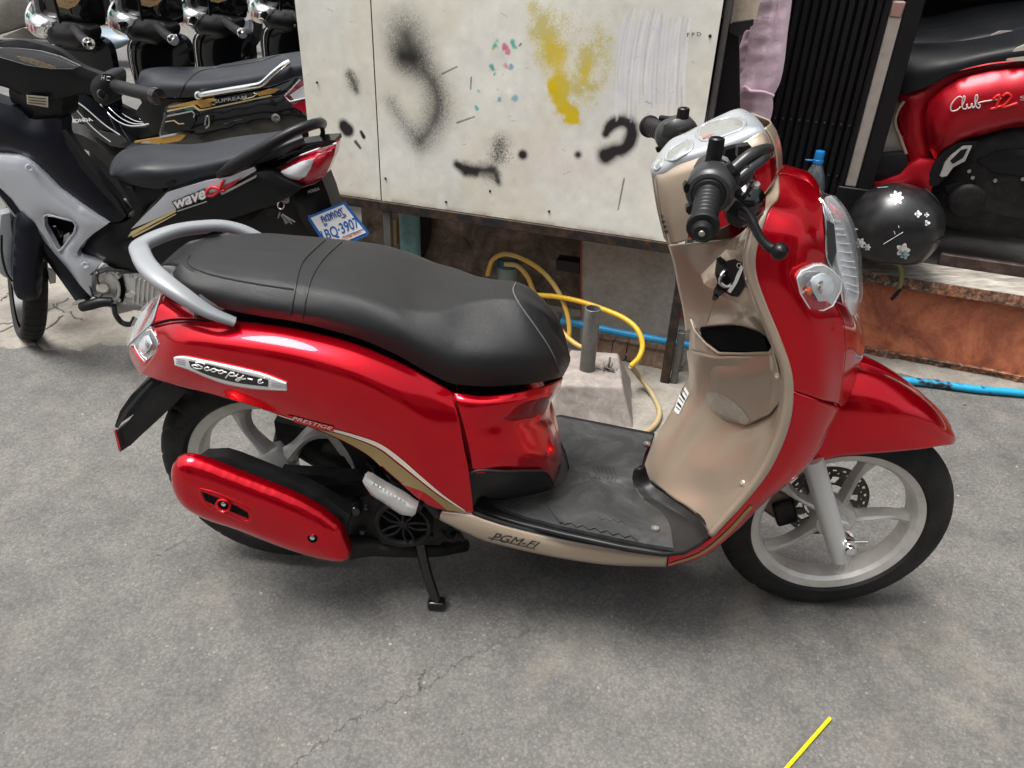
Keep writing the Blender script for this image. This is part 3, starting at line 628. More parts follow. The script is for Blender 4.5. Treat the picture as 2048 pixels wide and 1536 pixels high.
def blue_worn():
    m = principled('blue_hose_worn', (.02, .3, .58), .5); co = coords(m); f = noise(m, co, 16, 6, .7); LK(m, ramp(m, f, [(.45, (.01, .30, .52)), (.52, (.02, .22, .38)), (.58, (.012, .013, .015))]), bsdf(m).inputs['Base Color']); return m
tag(tube('water_hose', spl([G(1650, 742, .016), G(1760, 757, .016), G(1850, 765, .016), G(1950, 778, .016), G(2060, 788, .016), G(2250, 815, .016)], 60), .0135, blue_worn(), None, 14), 'worn blue hose lying on the ground in front of the orange step', 'hose')
# yellow drinking straw on the road
tag(tube('straw', [G(1660, 1437, .005), G(1610, 1494, .004), G(1570, 1540, .004)], .0038, principled('straw_yellow', (.72, .66, .01), .4), None, 12), 'bright yellow drinking straw lying on the asphalt in the foreground', 'straw')

# ------------------------------------------------------------------ the shop on the right: raised floor, ledge, folding gate
SN = ST.n; SE = np.array([-SN[1], SN[0], 0.]); SE = SE if SE[0] > 0 else -SE
def sp(u, z, off=0): return ST.p+SE*u+SN*off+np.array([0, 0, z])
def sbar(name, u0, u1, z0, z1, o0, o1, mat, parent=None, bev=.004, **k):
    V, F = boxVF(sp((u0+u1)/2, (z0+z1)/2, (o0+o1)/2), SE*(u1-u0)/2, SN*(o1-o0)/2, (0, 0, (z1-z0)/2)); return mk(name, V, F, mat, parent, bevel=bev, sharp=40, **k)
def mat_orange():
    m = principled('orange_render', (.4, .15, .08), .75); b = bsdf(m); co = coords(m); f = noise(m, co, 5, 9, .7, .6); g = noise(m, co, 70, 5, .7)
    c = ramp(m, f, [(.30, (.07, .04, .03)), (.42, (.30, .085, .045)), (.56, (.50, .16, .075)), (.75, (.56, .26, .16))])
    c = mixc(m, .5, c, ramp(m, g, [(.3, (.6,)*3), (.6, (1.1,)*3)]), 'MULTIPLY'); LK(m, c, b.inputs['Base Color']); h = bump(m, g, .3, .002); LK(m, bump(m, f, .3, .008, h), b.inputs['Normal']); return m
def mat_speckle(c=(.16, .12, .09)):
    m = principled('worn_ledge', c, .7); b = bsdf(m); co = coords(m); f = noise(m, co, 60, 7, .75); g = noise(m, co, 7, 4)
    LK(m, mixc(m, ramp(m, g, [(.4, (0, 0, 0)), (.6, (1, 1, 1))]), ramp(m, f, [(.42, (.03, .024, .02)), (.55, (.13, .085, .06)), (.66, (.42, .36, .30))]), ramp(m, f, [(.40, (.04, .03, .025)), (.56, (.30, .12, .06)), (.7, (.45, .32, .24))])), b.inputs['Base Color']); LK(m, bump(m, f, .5, .003), b.inputs['Normal']); return m
def mat_streak():
    m = principled('worn_sill', (.3, .28, .25), .6); b = bsdf(m); co = coords(m); mp = N(m, 'ShaderNodeMapping'); mp.inputs['Scale'].default_value = (9, 60, 60); LK(m, co, mp.inputs['Vector']); f = noise(m, mp.outputs[0], 1, 8, .7)
    LK(m, ramp(m, f, [(.3, (.10, .085, .07)), (.5, (.30, .275, .24)), (.68, (.52, .49, .44))]), b.inputs['Base Color']); LK(m, bump(m, f, .3, .002), b.inputs['Normal']); return m
STEP = thing('step', tuple(sp(.3, 0)), 'raised shop floor edge with peeling orange paint and a worn sill', 'step')
def jag(name, u0, u1, z0, z1, o0, o1, mat, parent, j=.004, nu=60):
    us = np.linspace(u0, u1, nu); jr = np.cumsum(RNG.normal(0, j*.5, nu)); jr = (jr-np.linspace(jr[0], jr[-1], nu)); jr = np.clip(jr, -j*2, j*2)+RNG.normal(0, j*.4, nu)
    ring = [[sp(u, z1, o0), sp(u, z1, o1+d*.3), sp(u, (z0+z1)/2, o1+d), sp(u, z0, o1+d*1.4)] for u, d in zip(us, jr)]; return mk(name, *grid(np.array(ring)), mat, parent, smooth=False, flip=False)
sbar('orange_face', -1.6, 5.4, 0, .285, -.25, 0.0, mat_orange(), STEP)
jag('broken_foot', -.4, 2.2, .004, .030, -.01, .022, mat_speckle(), STEP, .006, 140)
jag('worn_nosing', -1.0, 5.4, .287, .325, -.12, .030, mat_speckle(), STEP, .0015, 140)
sill_q = [[sp(u, .327, .029), sp(u, .352, -.075)] for u in (-1.0, 0, 1, 2.4, 5.4)]; mk('worn_sill', *grid(np.array(sill_q)), mat_streak(), STEP, smooth=False, flip=False, solid=.01)
sbar('track_rail', .17, 5.4, .345, .392, -.105, -.080, dusty(principled('brown_track', (.06, .04, .035), .55, .3), (.05, .032, .028), (.18, .13, .11), .6, 20), STEP)
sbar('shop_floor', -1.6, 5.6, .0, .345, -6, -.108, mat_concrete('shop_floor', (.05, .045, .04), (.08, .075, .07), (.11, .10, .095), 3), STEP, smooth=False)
# folding gate, pushed together
GT = thing('folding_gate', tuple(sp(-.2, .35)), 'black folding steel gate pushed together beside the pale post', 'gate')
M['gate'] = grain(principled('gate_steel', (.011, .011, .013), .42, .4), 200, .15)
ug0, ug1 = (ST(1560, 120, -.06)-ST.p)@SE, (ST(1752, 120, -.06)-ST.p)@SE
ng = 13
for k in range(ng):
    u = ug0-.03+(ug1-ug0+.03)*k/(ng-1); prof = [(-.014, 0), (-.011, .012), (.004, .014), (.012, .004), (.013, -.012), (-.014, -.012)]
    ring = [[sp(u+a, z_, -.06+b) for a, b in prof] for z_ in (.36, 2.3)]; mk('gate_slat', *grid(np.array(ring), closed_v=True), M['gate'], GT, smooth=False)
for z_ in (.62, .79, 1.18): 
    for k in range(ng):
        u = ug0-.03+(ug1-ug0+.03)*k/(ng-1); lathe('gate_rivet', [(0, .004), (.003, .003), (.004, 0)], sp(u-.002, z_, -.046), SN, M['gunmetal'], GT, 8)
pu0, pu1 = (ST(1700, 360)-ST.p)@SE-.012, (ST(1700, 360)-ST.p)@SE+.026
PO = thing('gate_post', tuple(sp(pu0, .35)), 'pale grey steel post with dark flanges between the folding gate and the red scooter', 'post')
sbar('pale_strip', pu0, pu1, .60, 1.17, -.05, -.012, dusty(grain(principled('pale_post_paint', (.36, .33, .29), .6), 500, .2), (.34, .31, .275), (.22, .17, .13), .6, 30), PO)
sbar('red_patch', pu0+.001, pu1-.001, 1.125, 1.169, -.05, -.010, principled('faded_red', (.30, .17, .15), .6), PO)
sbar('dark_flange', pu0-.018, pu0-.002, .36, 2.3, -.06, -.004, M['gate'], PO); sbar('dark_flange', pu1+.002, pu1+.052, .36, 2.3, -.07, -.006, M['gate'], PO)
sbar('post_foot', pu0-.02, pu1+.05, .36, .60, -.05, .0, M['gate'], PO)
# dark recess between the boxes and the gate, and what hangs there
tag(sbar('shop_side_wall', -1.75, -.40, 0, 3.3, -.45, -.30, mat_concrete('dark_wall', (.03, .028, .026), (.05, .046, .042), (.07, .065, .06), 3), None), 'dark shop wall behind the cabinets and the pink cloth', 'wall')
tag(pillow('board', BX, [(1438, 36), (1452, 36), (1478, 72), (1480, 250), (1412, 252)], M['black'], None, off=-.05, h=0, t=.02, res=.1), 'black board standing behind the right edge of the cream cabinet', 'board')
tag(pillow('lid', BX, [(1452, 60), (1476, 74), (1506, 50), (1506, 40), (1464, 46)], M['plastic'], None, off=-.03, h=0, t=.03, res=.05), 'dark sloping lid between the cabinet and the pink cloth', 'lid')
tag(pillow('board', BX, [(1436, -40), (1530, -40), (1512, 38), (1466, 52), (1440, 36)], mat_concrete('beige_board', (.55, .45, .35), (.66, .55, .43), (.74, .63, .50), 4), None, off=-.09, h=0, t=.02, res=.1), 'pale beige panel at the top between cabinet and pink cloth', 'panel')
tag(fbar('cabinet_edge_strip', U1+.005, U1+.022, .5, 1.9, -.10, -.02, M['old_steel']) , None)
# pink cloth
CL = thing('cloth', tuple(ST(1530, 120, .02)), 'pale pink cotton garment hanging beside the black folding gate', 'garment')
def fabric():
    m = principled('pink_cotton', (.9, .66, .77), .85, sheen=.3); b = bsdf(m); co = coords(m); f = noise(m, co, 25, 5, .6); LK(m, ramp(m, f, [(.3, (.84, .60, .72)), (.7, (.94, .73, .83))]), b.inputs['Base Color'])
    LK(m, bump(m, noise(m, co, 40, 6, .65, 1.5), .6, .006), b.inputs['Normal']); return m
fb = fabric()
def cloth(name, left, right, off, amp, nf, ph, nu=60, nv=60, back=.02):
    Lp = spl(np.array(left, float), nv); Rp = spl(np.array(right, float), nv); Ms = []
    for v in range(nv):
        row = []
        for u in range(nu):
            t = u/(nu-1); p = Lp[v]*(1-t)+Rp[v]*t; th = math.pi*(t*1.0); o_ = off+back*math.sin(th)+amp*math.sin(nf*2*math.pi*t+ph+v*.035)*(.4+.6*v/nv)*math.sin(th)**.5+amp*.45*math.sin(v*.55+3*t+ph)*math.sin(v*.13)*math.sin(th)
            row.append(ST(p[0], p[1], o_))
        Ms.append(row)
    return mk(name, *grid(np.array(Ms)), fb, CL, solid=.002, flip=False)
cloth('sleeve', [(1512, -40), (1506, 20), (1496, 80), (1488, 130), (1474, 165), (1471, 176)], [(1588, -40), (1583, 10), (1575, 70), (1568, 130), (1560, 165), (1548, 190)], .03, .007, 2.2, .5, back=.035)
cloth('skirt', [(1478, 178), (1470, 195), (1463, 225), (1456, 260), (1450, 330)], [(1545, 192), (1546, 215), (1540, 245), (1536, 275), (1528, 340)], .01, .008, 1.7, 1.2, back=.03)
cloth('inner_layer', [(1490, 60), (1470, 120), (1455, 180), (1448, 210)], [(1510, 60), (1500, 140), (1490, 200), (1480, 215)], -.02, .004, 1.5, .2, back=.01)
tube('cuff', spl([ST(1470, 174, .05), ST(1478, 183, .062), ST(1490, 174, .07), ST(1500, 182, .075), ST(1525, 184, .075), ST(1547, 192, .055)], 40), .0055, fb, CL, 8)
tube('hem_seam', spl([ST(1560, 0, .062), ST(1553, 40, .064), ST(1535, 90, .068), ST(1523, 130, .07), ST(1512, 168, .07)], 40), .0022, fb, CL, 6)
# upper front of the shop and the dark room behind the gate
tag(sbar('shop_front', -6, 8, 3.0, 4.0, -.9, -.5, mat_concrete('shop_render', (.30, .28, .25), (.36, .34, .30), (.42, .40, .36), 2), None), 'plain rendered shop front above the opening', 'building')
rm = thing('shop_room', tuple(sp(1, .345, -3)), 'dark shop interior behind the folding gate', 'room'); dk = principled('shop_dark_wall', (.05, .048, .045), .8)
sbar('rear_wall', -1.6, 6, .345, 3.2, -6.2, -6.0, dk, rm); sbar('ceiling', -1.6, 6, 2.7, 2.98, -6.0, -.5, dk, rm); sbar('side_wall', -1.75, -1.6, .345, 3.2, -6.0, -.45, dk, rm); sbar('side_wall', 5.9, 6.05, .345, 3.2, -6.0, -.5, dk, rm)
# houses across the lane, behind the photographer: what the paint mirrors
OP = thing('house', (0, -7.5, 0), 'plain row house across the lane behind the photographer', 'house')
hm = mat_concrete('house_render', (.22, .21, .19), (.28, .265, .24), (.33, .31, .28), .8); V, F = boxVF((0, -8.9, 2.8), (14, 0, 0), (0, 1.4, 0), (0, 0, 2.8)); mk('wall', V, F, hm, OP, smooth=False)
for k in range(7):
    for z_, hh in ((1.15, 1.1), (4.2, .7)):
        V, F = boxVF((-10.5+3.5*k, -7.49, z_), (1.0, 0, 0), (0, .03, 0), (0, 0, hh)); mk('shutter' if z_ < 2 else 'window', V, F, M['gunmetal'] if z_ < 2 else M['gloss_black'], OP, smooth=False)
OQ = thing('house', (-9, 20, 0), 'pale row house closing the far end of the lane beyond the parked motorbikes', 'house')
V, F = boxVF((-9, 21.5, 3.2), (16, 0, 0), (0, 1.5, 0), (0, 0, 3.2)); mk('wall', V, F, hm, OQ, smooth=False)
for k in range(8): V, F = boxVF((-23+4*k, 19.99, 1.25), (1.3, 0, 0), (0, .03, 0), (0, 0, 1.2)); mk('shutter', V, F, M['gunmetal'], OQ, smooth=False)
# ------------------------------------------------------------------ bottle and helmet on the ledge
bb = ST(1634, 425, -.02); zt2 = ST(1640, 302, -.02)[2]; zb = .352; Hb = zt2-zb
BT = thing('bottle', (bb[0], bb[1], zb), 'clear plastic water bottle with a blue cap standing by the gate post', 'bottle')
bc_ = np.array([ST(1637, 320, -.02)[0], ST(1637, 320, -.02)[1], zb]); r_ = .045
lathe('bottle_body', [(0, .002), (r_*.8, .0), (r_, .01), (r_, Hb*.3), (r_*.93, Hb*.33), (r_, Hb*.36), (r_, Hb*.55), (r_*.95, Hb*.66), (r_*.7, Hb*.78), (r_*.42, Hb*.86), (.012, Hb*.9), (.012, Hb*.94)], bc_, (0, 0, 1), M['bottle'], BT, 32, solid=.001)
lathe('water', [(0, .004), (r_*.9, .006), (r_*.93, Hb*.45), (0, Hb*.45)], bc_, (0, 0, 1), principled('water', (.7, .85, .95), .02, 0, trans=.95, ior=1.33), BT, 32)
mcap = principled('blue_cap', (.015, .22, .58), .4); lathe('bottle_cap', [(0, Hb), (.0145, Hb), (.016, Hb*.985), (.016, Hb*.92), (.0175, Hb*.915), (.0175, Hb*.885), (.012, Hb*.88)], bc_, (0, 0, 1), mcap, BT, 28)
V, F = boxVF(bc_+np.array([-.026, .004, Hb*.905]), (.016, 0, 0), (0, .005, 0), (0, 0, .002)); mk('cap_tab', V, F, mcap, BT)
lathe('bottle_label', [(r_*1.01, Hb*.38), (r_*1.01, Hb*.52)], bc_, (0, 0, 1), principled('blue_label', (.05, .16, .42), .4), BT, 32, flip=False)
hc = ST(1782, 458, .05); HM = thing('helmet', (hc[0], hc[1], .345), 'black open face helmet with white flower stickers resting on the worn sill', 'helmet')
hm_ = dusty(principled('helmet_black', (.006, .006, .007), .34, coat=.3, coatr=.22), (.008, .008, .009), (.06, .06, .06), .35, 14)
sv = []; seg = 56; ns = 30; rx, rz = .140, .128
# shell: squashed ball, cut open below, brim towards the right
for i in range(ns):
    ph = (i/(ns-1))*R(128); row = []
    for a in np.linspace(0, 2*np.pi, seg, endpoint=False):
        rr = math.sin(ph); k = 1+.06*math.cos(a); x = rx*rr*math.cos(a)*k; y = .118*rr*math.sin(a); zz = rz*math.cos(ph)
        row.append(hc+SE*x+SN*y+np.array([0, 0, zz+.012+(.0 if ph < R(90) else -.018*math.sin(ph-R(90)))]))
    sv.append(row)
shell = mk('shell', *grid(np.array(sv), closed_v=True), hm_, HM, solid=.012, flip=False)
rim_ = np.array(sv[-1]); tube('edge_trim', rim_, .005, M['black'], HM, 8, closed=True)
pk_ = [[hc+SE*(rx*math.cos(a)*1.02+ex*math.cos(a))+SN*(.118*math.sin(a)*1.02)+np.array([0, 0, .02-ez]) for a in np.linspace(-1.0, 1.0, 24)] for ex, ez in ((0, 0), (.015, .010), (.026, .022))]
mk('peak', *grid(np.array(pk_)), hm_, HM, solid=.004, flip=False)
ww = M['white']
def flower(px, py, r, parent, petal=6, mat=ww):
    P = []
    for k in range(48):
        a = 2*math.pi*k/48; rr = r*(1+.22*math.cos(petal*a)); q = hit([shell], px+rr*math.cos(a), py+rr*math.sin(a), .0012)
        if q is None: return
        P.append(q)
    c = hit([shell], px, py, .0016); V = [c]+P; mk('flower_sticker', V, [(0, 1+k, 1+(k+1) % 48) for k in range(48)], mat, parent)
    for k in range(3):
        P2 = [hit([shell], px+r*(.3+.22*k)*math.cos(a), py+r*(.3+.22*k)*math.sin(a), .0022) for a in np.linspace(k*1.1, k*1.1+3.2, 10)]
        if all(p is not None for p in P2): tube('sticker_line', P2, .0005, M['ink'], parent, 4)
flower(1793, 396, 12, HM, 7); flower(1721, 486, 9, HM); flower(1735, 494, 6, HM); flower(1806, 500, 12, HM, 5); flower(1809, 509, 8, HM, 5, principled('pale_blue_print', (.45, .62, .66), .5)); flower(1836, 428, 6, HM, 4); flower(1853, 430, 4, HM, 4); flower(1854, 446, 5, HM, 3); flower(1774, 523, 7, HM, 3)
for a, b in (((1767, 488), (1806, 464)), ((1788, 462), (1790, 468)), ((1797, 451), (1798, 456)), ((1710, 457), (1716, 459)), ((1755, 376), (1776, 374))):
    P = [hit([shell], *(np.array(a)*(1-t)+np.array(b)*t), .001) for t in np.linspace(0, 1, 8)]; P = [p for p in P if p is not None]
    if len(P) > 2: tube('scratch', P, .0007, ww, HM, 4)
tube('chin_strap', [hc+SN*.10+np.array([.01, 0, -.075]), ST(1801, 533, .075), ST(1803, 552, .06), ST(1800, 572, .05), ST(1792, 592, .05)], .0075, principled('strap_webbing', (.24, .20, .08), .8), HM, 8, 20)
pillow('strap_clip', ST, [(1796, 580), (1804, 578), (1797, 590), (1784, 602), (1780, 598)], M['black'], HM, off=.062, h=.002, w=.004, t=.006, res=.01)
tube('visor_strap', P3_([(1855, 380), (1868, 395), (1880, 412), (1876, 428), (1862, 430)]) if False else [ST(1850, 378, .06), ST(1868, 393, .07), ST(1879, 412, .07), ST(1874, 428, .06), ST(1860, 428, .05)], .003, M['plastic'], HM, 6, 24)

# ------------------------------------------------------------------ the red and champagne scooter
SCO = thing('scooter', (0, 0, 0), 'red and champagne motor scooter with black seat, on its centre stand in the foreground', 'scooter')
def S(px, py, off=0.0): return SC(px, py, off)
def rails(*rs): return [[S(*p) for p in r] for r in rs]
STEER = 0.0426; AXV = np.array([-math.sin(R(26.5)), 0, math.cos(R(26.5))]); AX0 = np.array([.695, 0, 0])
def steer(P):
    Q = np.asarray(P, float)-AX0; c, s = math.cos(STEER), math.sin(STEER)
    return AX0+Q*c+np.cross(AXV, Q)*s+np.outer(Q@AXV, AXV)*(1-c)
def wheel(name, c, Rt, wt, parent, spokes, tr=lambda P: P, tyre_brand=None, hubw=.05, sp_w=.026, twist=.22, rear=False):
    c = np.array(c)
    wh = bpy.data.objects.new(name, None); col.objects.link(wh); wh.parent = parent; wh.empty_display_size = .05
    # tyre: profile across, sipes cut into the shoulders
    prof = []; k = 27
    for i in range(k):
        t = math.pi*(i/(k-1))-math.pi/2; y = wt*math.sin(t)*1.0; bulge = math.cos(t)**.75
        prof.append((y, Rt-.062+.062*bulge))
    prof = [(-wt*.55, Rt-.072)]+prof+[(wt*.55, Rt-.072)]
    seg = 288; V = np.zeros((len(prof), seg, 3)); th = np.linspace(0, 2*np.pi, seg, endpoint=False)
    for i, (y, r) in enumerate(prof):
        rr = np.full(seg, r)
        if r > Rt-.03:
            u = (th*24/(2*np.pi)+abs(y)*20+(.5 if y > 0 else 0)) % 1.0; rr -= np.where((u < .16) & (abs(y) > .006), .0035, 0)
        V[i] = np.stack([c[0]+rr*np.cos(th), np.full(seg, c[1]+y), c[2]+rr*np.sin(th)], 1)
    v, f = grid(V, closed_v=True); ty = mk('tyre', tr(v), f, M['rubber'], wh, sharp=25)
    # rim
    rp = [(.168, -.028), (.189, -.034), (.192, -.030), (.188, -.026), (.178, -.022), (.170, -.012), (.166, 0), (.170, .012), (.178, .022), (.188, .026), (.192, .030), (.189, .034), (.168, .028),
          (.161, .020), (.158, .0), (.161, -.020)]
    v, f = latheVF(rp, c, (0, -1, 0), 120, closed=True); rim = mk('rim', tr(v), f, M['alloy'], wh, sharp=30)
    for a in spokes:
        a = R(a); P = []
        ks = 12; secs = []
        for i in range(ks):
            t = i/(ks-1); r = .028+(.162-.028)*t; aa = a+twist*(t*(1-t)*1.6)+.0*t
            wd = sp_w*(1.0-.55*math.sin(math.pi*min(1, t*1.08))**.8)+(.006 if t > .85 else 0); dp = .020-.006*t
            ctr = np.array([r*math.cos(aa), 0, r*math.sin(aa)]); tn = np.array([-math.sin(aa), 0, math.cos(aa)])
            q = [(-wd, dp*.35), (-wd*.55, -dp*.8), (0, -dp*1.05), (wd*.55, -dp*.8), (wd, dp*.35), (wd*.5, dp), (-wd*.5, dp)]
            secs.append([c+ctr+tn*x*.5+np.array([0, y, 0]) for x, y in q])
        v, f = grid(np.array(secs), closed_v=True); mk('spoke', tr(v), f, M['alloy'], wh, sharp=32)
    hp = [(0, -hubw), (.020, -hubw), (.024, -hubw+.004), (.027, -hubw+.02), (.042, -.024), (.046, -.015), (.046, .015), (.04, .03), (.03, hubw), (0, hubw)]
    v, f = latheVF(hp, c, (0, -1, 0) if False else (0, 1, 0), 48); mk('hub', tr(v), f, M['alloy'], wh, sharp=30)
    return wh, ty
FW, FT = wheel('front_wheel', (.62, 0, .25), .25, .040, SCO, [74+72*k for k in range(5)], steer, sp_w=.034)
RW, RT = wheel('rear_wheel', (-.62, 0, .279), .259, .045, SCO, [112+72*k for k in range(5)], twist=.35, sp_w=.056, hubw=.05)
for q_, s_ in (([(345, 890), (360, 872), (353, 865), (338, 883)], 'D'), ([(362, 868), (378, 852), (371, 845), (355, 861)], 'U'), ([(382, 849), (398, 837), (392, 829), (375, 841)], 'R'), ([(402, 834), (420, 824), (415, 816), (396, 826)], 'O')): text('tyre_lettering', s_, q_, lambda x, y: hit([RT], x, y, .0012) if hit([RT], x, y) is not None else SC(x, y, .045), M['engine'], RW)
# brake disc on the far side of the front wheel
mb = MB(); nr, na = 16, 216; rr = np.linspace(.048, .095, nr); aa = np.linspace(0, 2*np.pi, na+1)
Vd = np.array([[[.62+r*math.cos(a), .052, .25+r*math.sin(a)] for a in aa] for r in rr]); Fd = []
for i in range(nr-1):
    for j in range(na):
        r = (rr[i]+rr[i+1])/2; a = (aa[j]+aa[j+1])/2; drop = False
        for k in range(24):
            for q, (ro, da, rad) in enumerate(((.086, 0, .0042), (.078, .13, .0036))):
                b = 2*math.pi*k/24+da
                if (r*math.cos(a)-ro*math.cos(b))**2+(r*math.sin(a)-ro*math.sin(b))**2 < rad**2: drop = True
        u = (a*10/(2*math.pi)+(r-.05)*9) % 1
        if .052 < r < .070 and .25 < u < .7: drop = True
        if not drop: Fd.append((i*(na+1)+j, i*(na+1)+j+1, (i+1)*(na+1)+j+1, (i+1)*(na+1)+j))
mk('brake_disc', steer(Vd.reshape(-1, 3)), Fd, principled('disc_steel', (.10, .085, .072), .38, .8), FW, solid=.004, flip=False)
# fork
def fork(sgn):
    top = np.array([.500, sgn*-.086, .46]); bot = np.array([.620, sgn*-.086, .205])
    d = (bot-top)/np.linalg.norm(bot-top); P = [top, top+d*.1, bot-d*.02, bot]
    V, F = tubeVF(lin(P, 24), [.0218, .0218, .0218, .0218, .0205], 24); return mk('fork_leg', steer(V), F, M['alu2'], SCO, sharp=50)
M['alu2'] = grain(principled('fork_silver', (.58, .585, .58), .36, .4), 500, .08)
FL = [fork(1), fork(-1)]
a0 = np.array([.62, -.082, .25])
V, F = latheVF([(0, .034), (.009, .034), (.011, .030), (.011, .022), (.017, .020), (.019, .014), (.019, 0), (.012, -.03)], a0, (0, -1, 0), 6*4); mk('axle_nut', steer(V), F, M['chrome'], SCO, sharp=30)
V, F = boxVF(np.array([.626, -.079, .236]), (.012, 0, -.028), (0, .011, 0), (.016, 0, .008)); mk('axle_lug', steer(V), F, M['alu2'], FL[0], bevel=.006, sharp=40)
tube('axle_pin', steer(np.array([[.628, -.10, .262], [.655, -.102, .266]])), .0028, M['steel'], SCO, seg=8)
# caliper on the far fork
V, F = boxVF(np.array([.505, .062, .245]), (.040, 0, -.028), (0, .024, 0), (.018, 0, .03)); mk('brake_caliper', steer(V), F, principled('caliper_bronze', (.16, .115, .08), .45, .5), SCO, bevel=.01, sharp=40)
V, F = boxVF(np.array([.53, .045, .225]), (.022, 0, .01), (0, .02, 0), (.012, 0, -.03)); mk('caliper_bracket', steer(V), F, M['black'], SCO, bevel=.006, sharp=40)

# front mudguard
mgA = rails([(1676, 744, .044), (1716, 745, .044), (1756, 755, .044), (1809, 781, .042), (1860, 816, .036), (1892, 849, .027), (1908, 869, .016), (1912, 876, .009)],
           [(1652, 784, .077), (1696, 786, .078), (1745, 793, .077), (1804, 815, .072), (1855, 842, .060), (1889, 866, .044), (1907, 876, .026), (1912, 880, .014)],
           [(1634, 825, .090), (1686, 828, .092), (1745, 834, .090), (1800, 850, .082), (1850, 868, .064), (1886, 879, .044), (1905, 883, .027), (1910, 885, .014)],
           [(1614, 885, .094), (1676, 878, .096), (1745, 876, .094), (1800, 880, .086), (1850, 884, .068), (1886, 886, .046), (1904, 887, .029), (1909, 887, .014)],
           [(1596, 940, .090), (1665, 916, .092), (1722, 909, .092), (1794, 903, .086), (1850, 897, .070), (1886, 891, .047), (1902, 890, .030), (1907, 889, .014)])
top = [[S(1700, 728, -.004), S(1735, 733, -.004), S(1775, 748, -.004), (S(1822, 773, -.004)), S(1868, 808, -.004), S(1897, 842, -.002), S(1912, 874, 0.0)]]
mg = [[np.array(p) for p in r] for r in top+mgA]
half = loft(mg, 40, 30); half2 = mir(half); half2[0] = half[0]; mm = MB(); mm.add(*grid(half)); _V, _F = grid(half2); mm.add(_V, [f[::-1] for f in _F])
FEND = mm.out('front_mudguard', M['red'], SCO, flip=False); _w = FEND.modifiers.new('weld', 'WELD'); _w.merge_threshold = .0004; _w = FEND.modifiers.new('solid', 'SOLIDIFY'); _w.thickness = .003; _w.offset = -1

# ---------------- leg shield: red outer covers
A = [(1556, 350, .032), (1556, 398, .100), (1536, 425, .150), (1514, 488, .175), (1509, 517, .182), (1511, 550, .187), (1531, 609, .193), (1560, 679, .199), (1581, 740, .202), (1585, 779, .202)]
B = [(1578, 352, .030), (1602, 405, .108), (1592, 455, .162), (1584, 505, .178), (1584, 545, .184), (1594, 590, .189), (1614, 640, .191), (1630, 700, .192), (1638, 750, .190), (1640, 798, .182)]
C_ = [(1610, 362, .026), (1639, 396, .080), (1645, 450, .130), (1648, 500, .140), (1650, 545, .145), (1664, 600, .150), (1682, 640, .150), (1688, 690, .150), (1684, 740, .150), (1676, 808, .140)]
D_ = [(1634, 384, .045), (1644, 405, .085), (1652, 455, .105), (1655, 510, .112), (1665, 560, .115), (1690, 610, .104), (1711, 662, .100), (1710, 715, .105), (1698, 756, .110), (1681, 812, .128)]
Ew = [S(*p)+np.array([.035, .05, 0]) for p in D_]; Fw = [np.array([e[0]+.035, 0, e[2]]) for e in Ew]
UP = skin('front_cover', rails(A, B, C_), M['red'], SCO, 60, 40, .003, mirror=True)
kk = 5; low = [r[kk:] for r in (C_, D_)]
tt_ = [0, .45, .9, 1, 1]; Ew = [S(*p)+np.array([-.004+.034*t, .045, 0]) for p, t in zip(D_[kk:], tt_)]; Fw = [np.array([e[0]+.004+.016*t, 0, e[2]]) for e, t in zip(Ew, tt_)]
NOSE = skin('front_nose', rails(*low)+[Ew, Fw], M['red'], SCO, 30, 40, .003, mirror=True)
ct = rails([A[0], B[0], C_[0], C_[1]])[0]
skin('cowl_top', [ct, [p*np.array([1, .5, 1])+np.array([.008, 0, .003]) for p in ct], [p*np.array([1, 0, 1])+np.array([.012, 0, .004]) for p in ct], [mir(p)*np.array([1, .5, 1])+np.array([.008, 0, .003]) for p in ct], [mir(p) for p in ct]], M['red'], SCO, 20, 24, .003)
A2 = [(1585, 781, .202), (1581, 831, .202), (1566, 881, .198), (1537, 940, .193), (1493, 998, .188), (1440, 1058, .183), (1395, 1092, .18), (1335, 1111, .178)]
B2 = [(1640, 800, .182), (1625, 850, .184), (1600, 905, .183), (1562, 955, .183), (1508, 1008, .180), (1450, 1066, .176), (1400, 1102, .174), (1335, 1122, .176)]
C2 = [(1680, 814, .128), (1660, 850, .140), (1634, 900, .150), (1598, 945, .158), (1530, 1000, .163), (1459, 1070, .165), (1406, 1110, .166), (1335, 1132, .168)]
D2 = [S(*p)+np.array([-.004, .05, .0]) for p in C2]
LOW = skin('front_lower_cover', rails(A2, B2, C2)+[D2], M['red'], SCO, 60, 24, .003, mirror=True)
# gold lower lip along the red strip
band('gold_lip', [LOW], [(1337, 1127), (1400, 1104), (1450, 1064), (1500, 1010)], [(1336, 1131), (1404, 1108), (1456, 1068), (1506, 1013)], M['beige_gold'], LOW, 30, 3, .0012)
# champagne rim of the shield
I1 = [(1538, 356, .030), (1530, 395, .085), (1512, 430, .140), (1494, 488, .168), (1489, 520, .176), (1493, 550, .180), (1514, 609, .187), (1543, 679, .193), (1563, 735, .195), (1566, 784, .195), (1560, 831, .194), (1543, 883, .190), (1508, 954, .185), (1473, 1000, .180), (1418, 1066, .175)]
O1 = [(1556, 350, .034), (1556, 398, .102), (1536, 425, .152), (1514, 488, .177), (1509, 517, .184), (1511, 550, .189), (1531, 609, .195), (1560, 679, .201), (1581, 740, .204), (1585, 781, .204), (1581, 831, .204), (1566, 881, .200), (1537, 940, .195), (1493, 998, .190), (1424, 1072, .181)]
mid = [((a[0]+b[0])/2-2, (a[1]+b[1])/2, (a[2]+b[2])/2+.006) for a, b in zip(I1, O1)]
RIM = skin('shield_rim', rails(I1, mid, O1), M['beige'], SCO, 80, 8, .004, mirror=True)
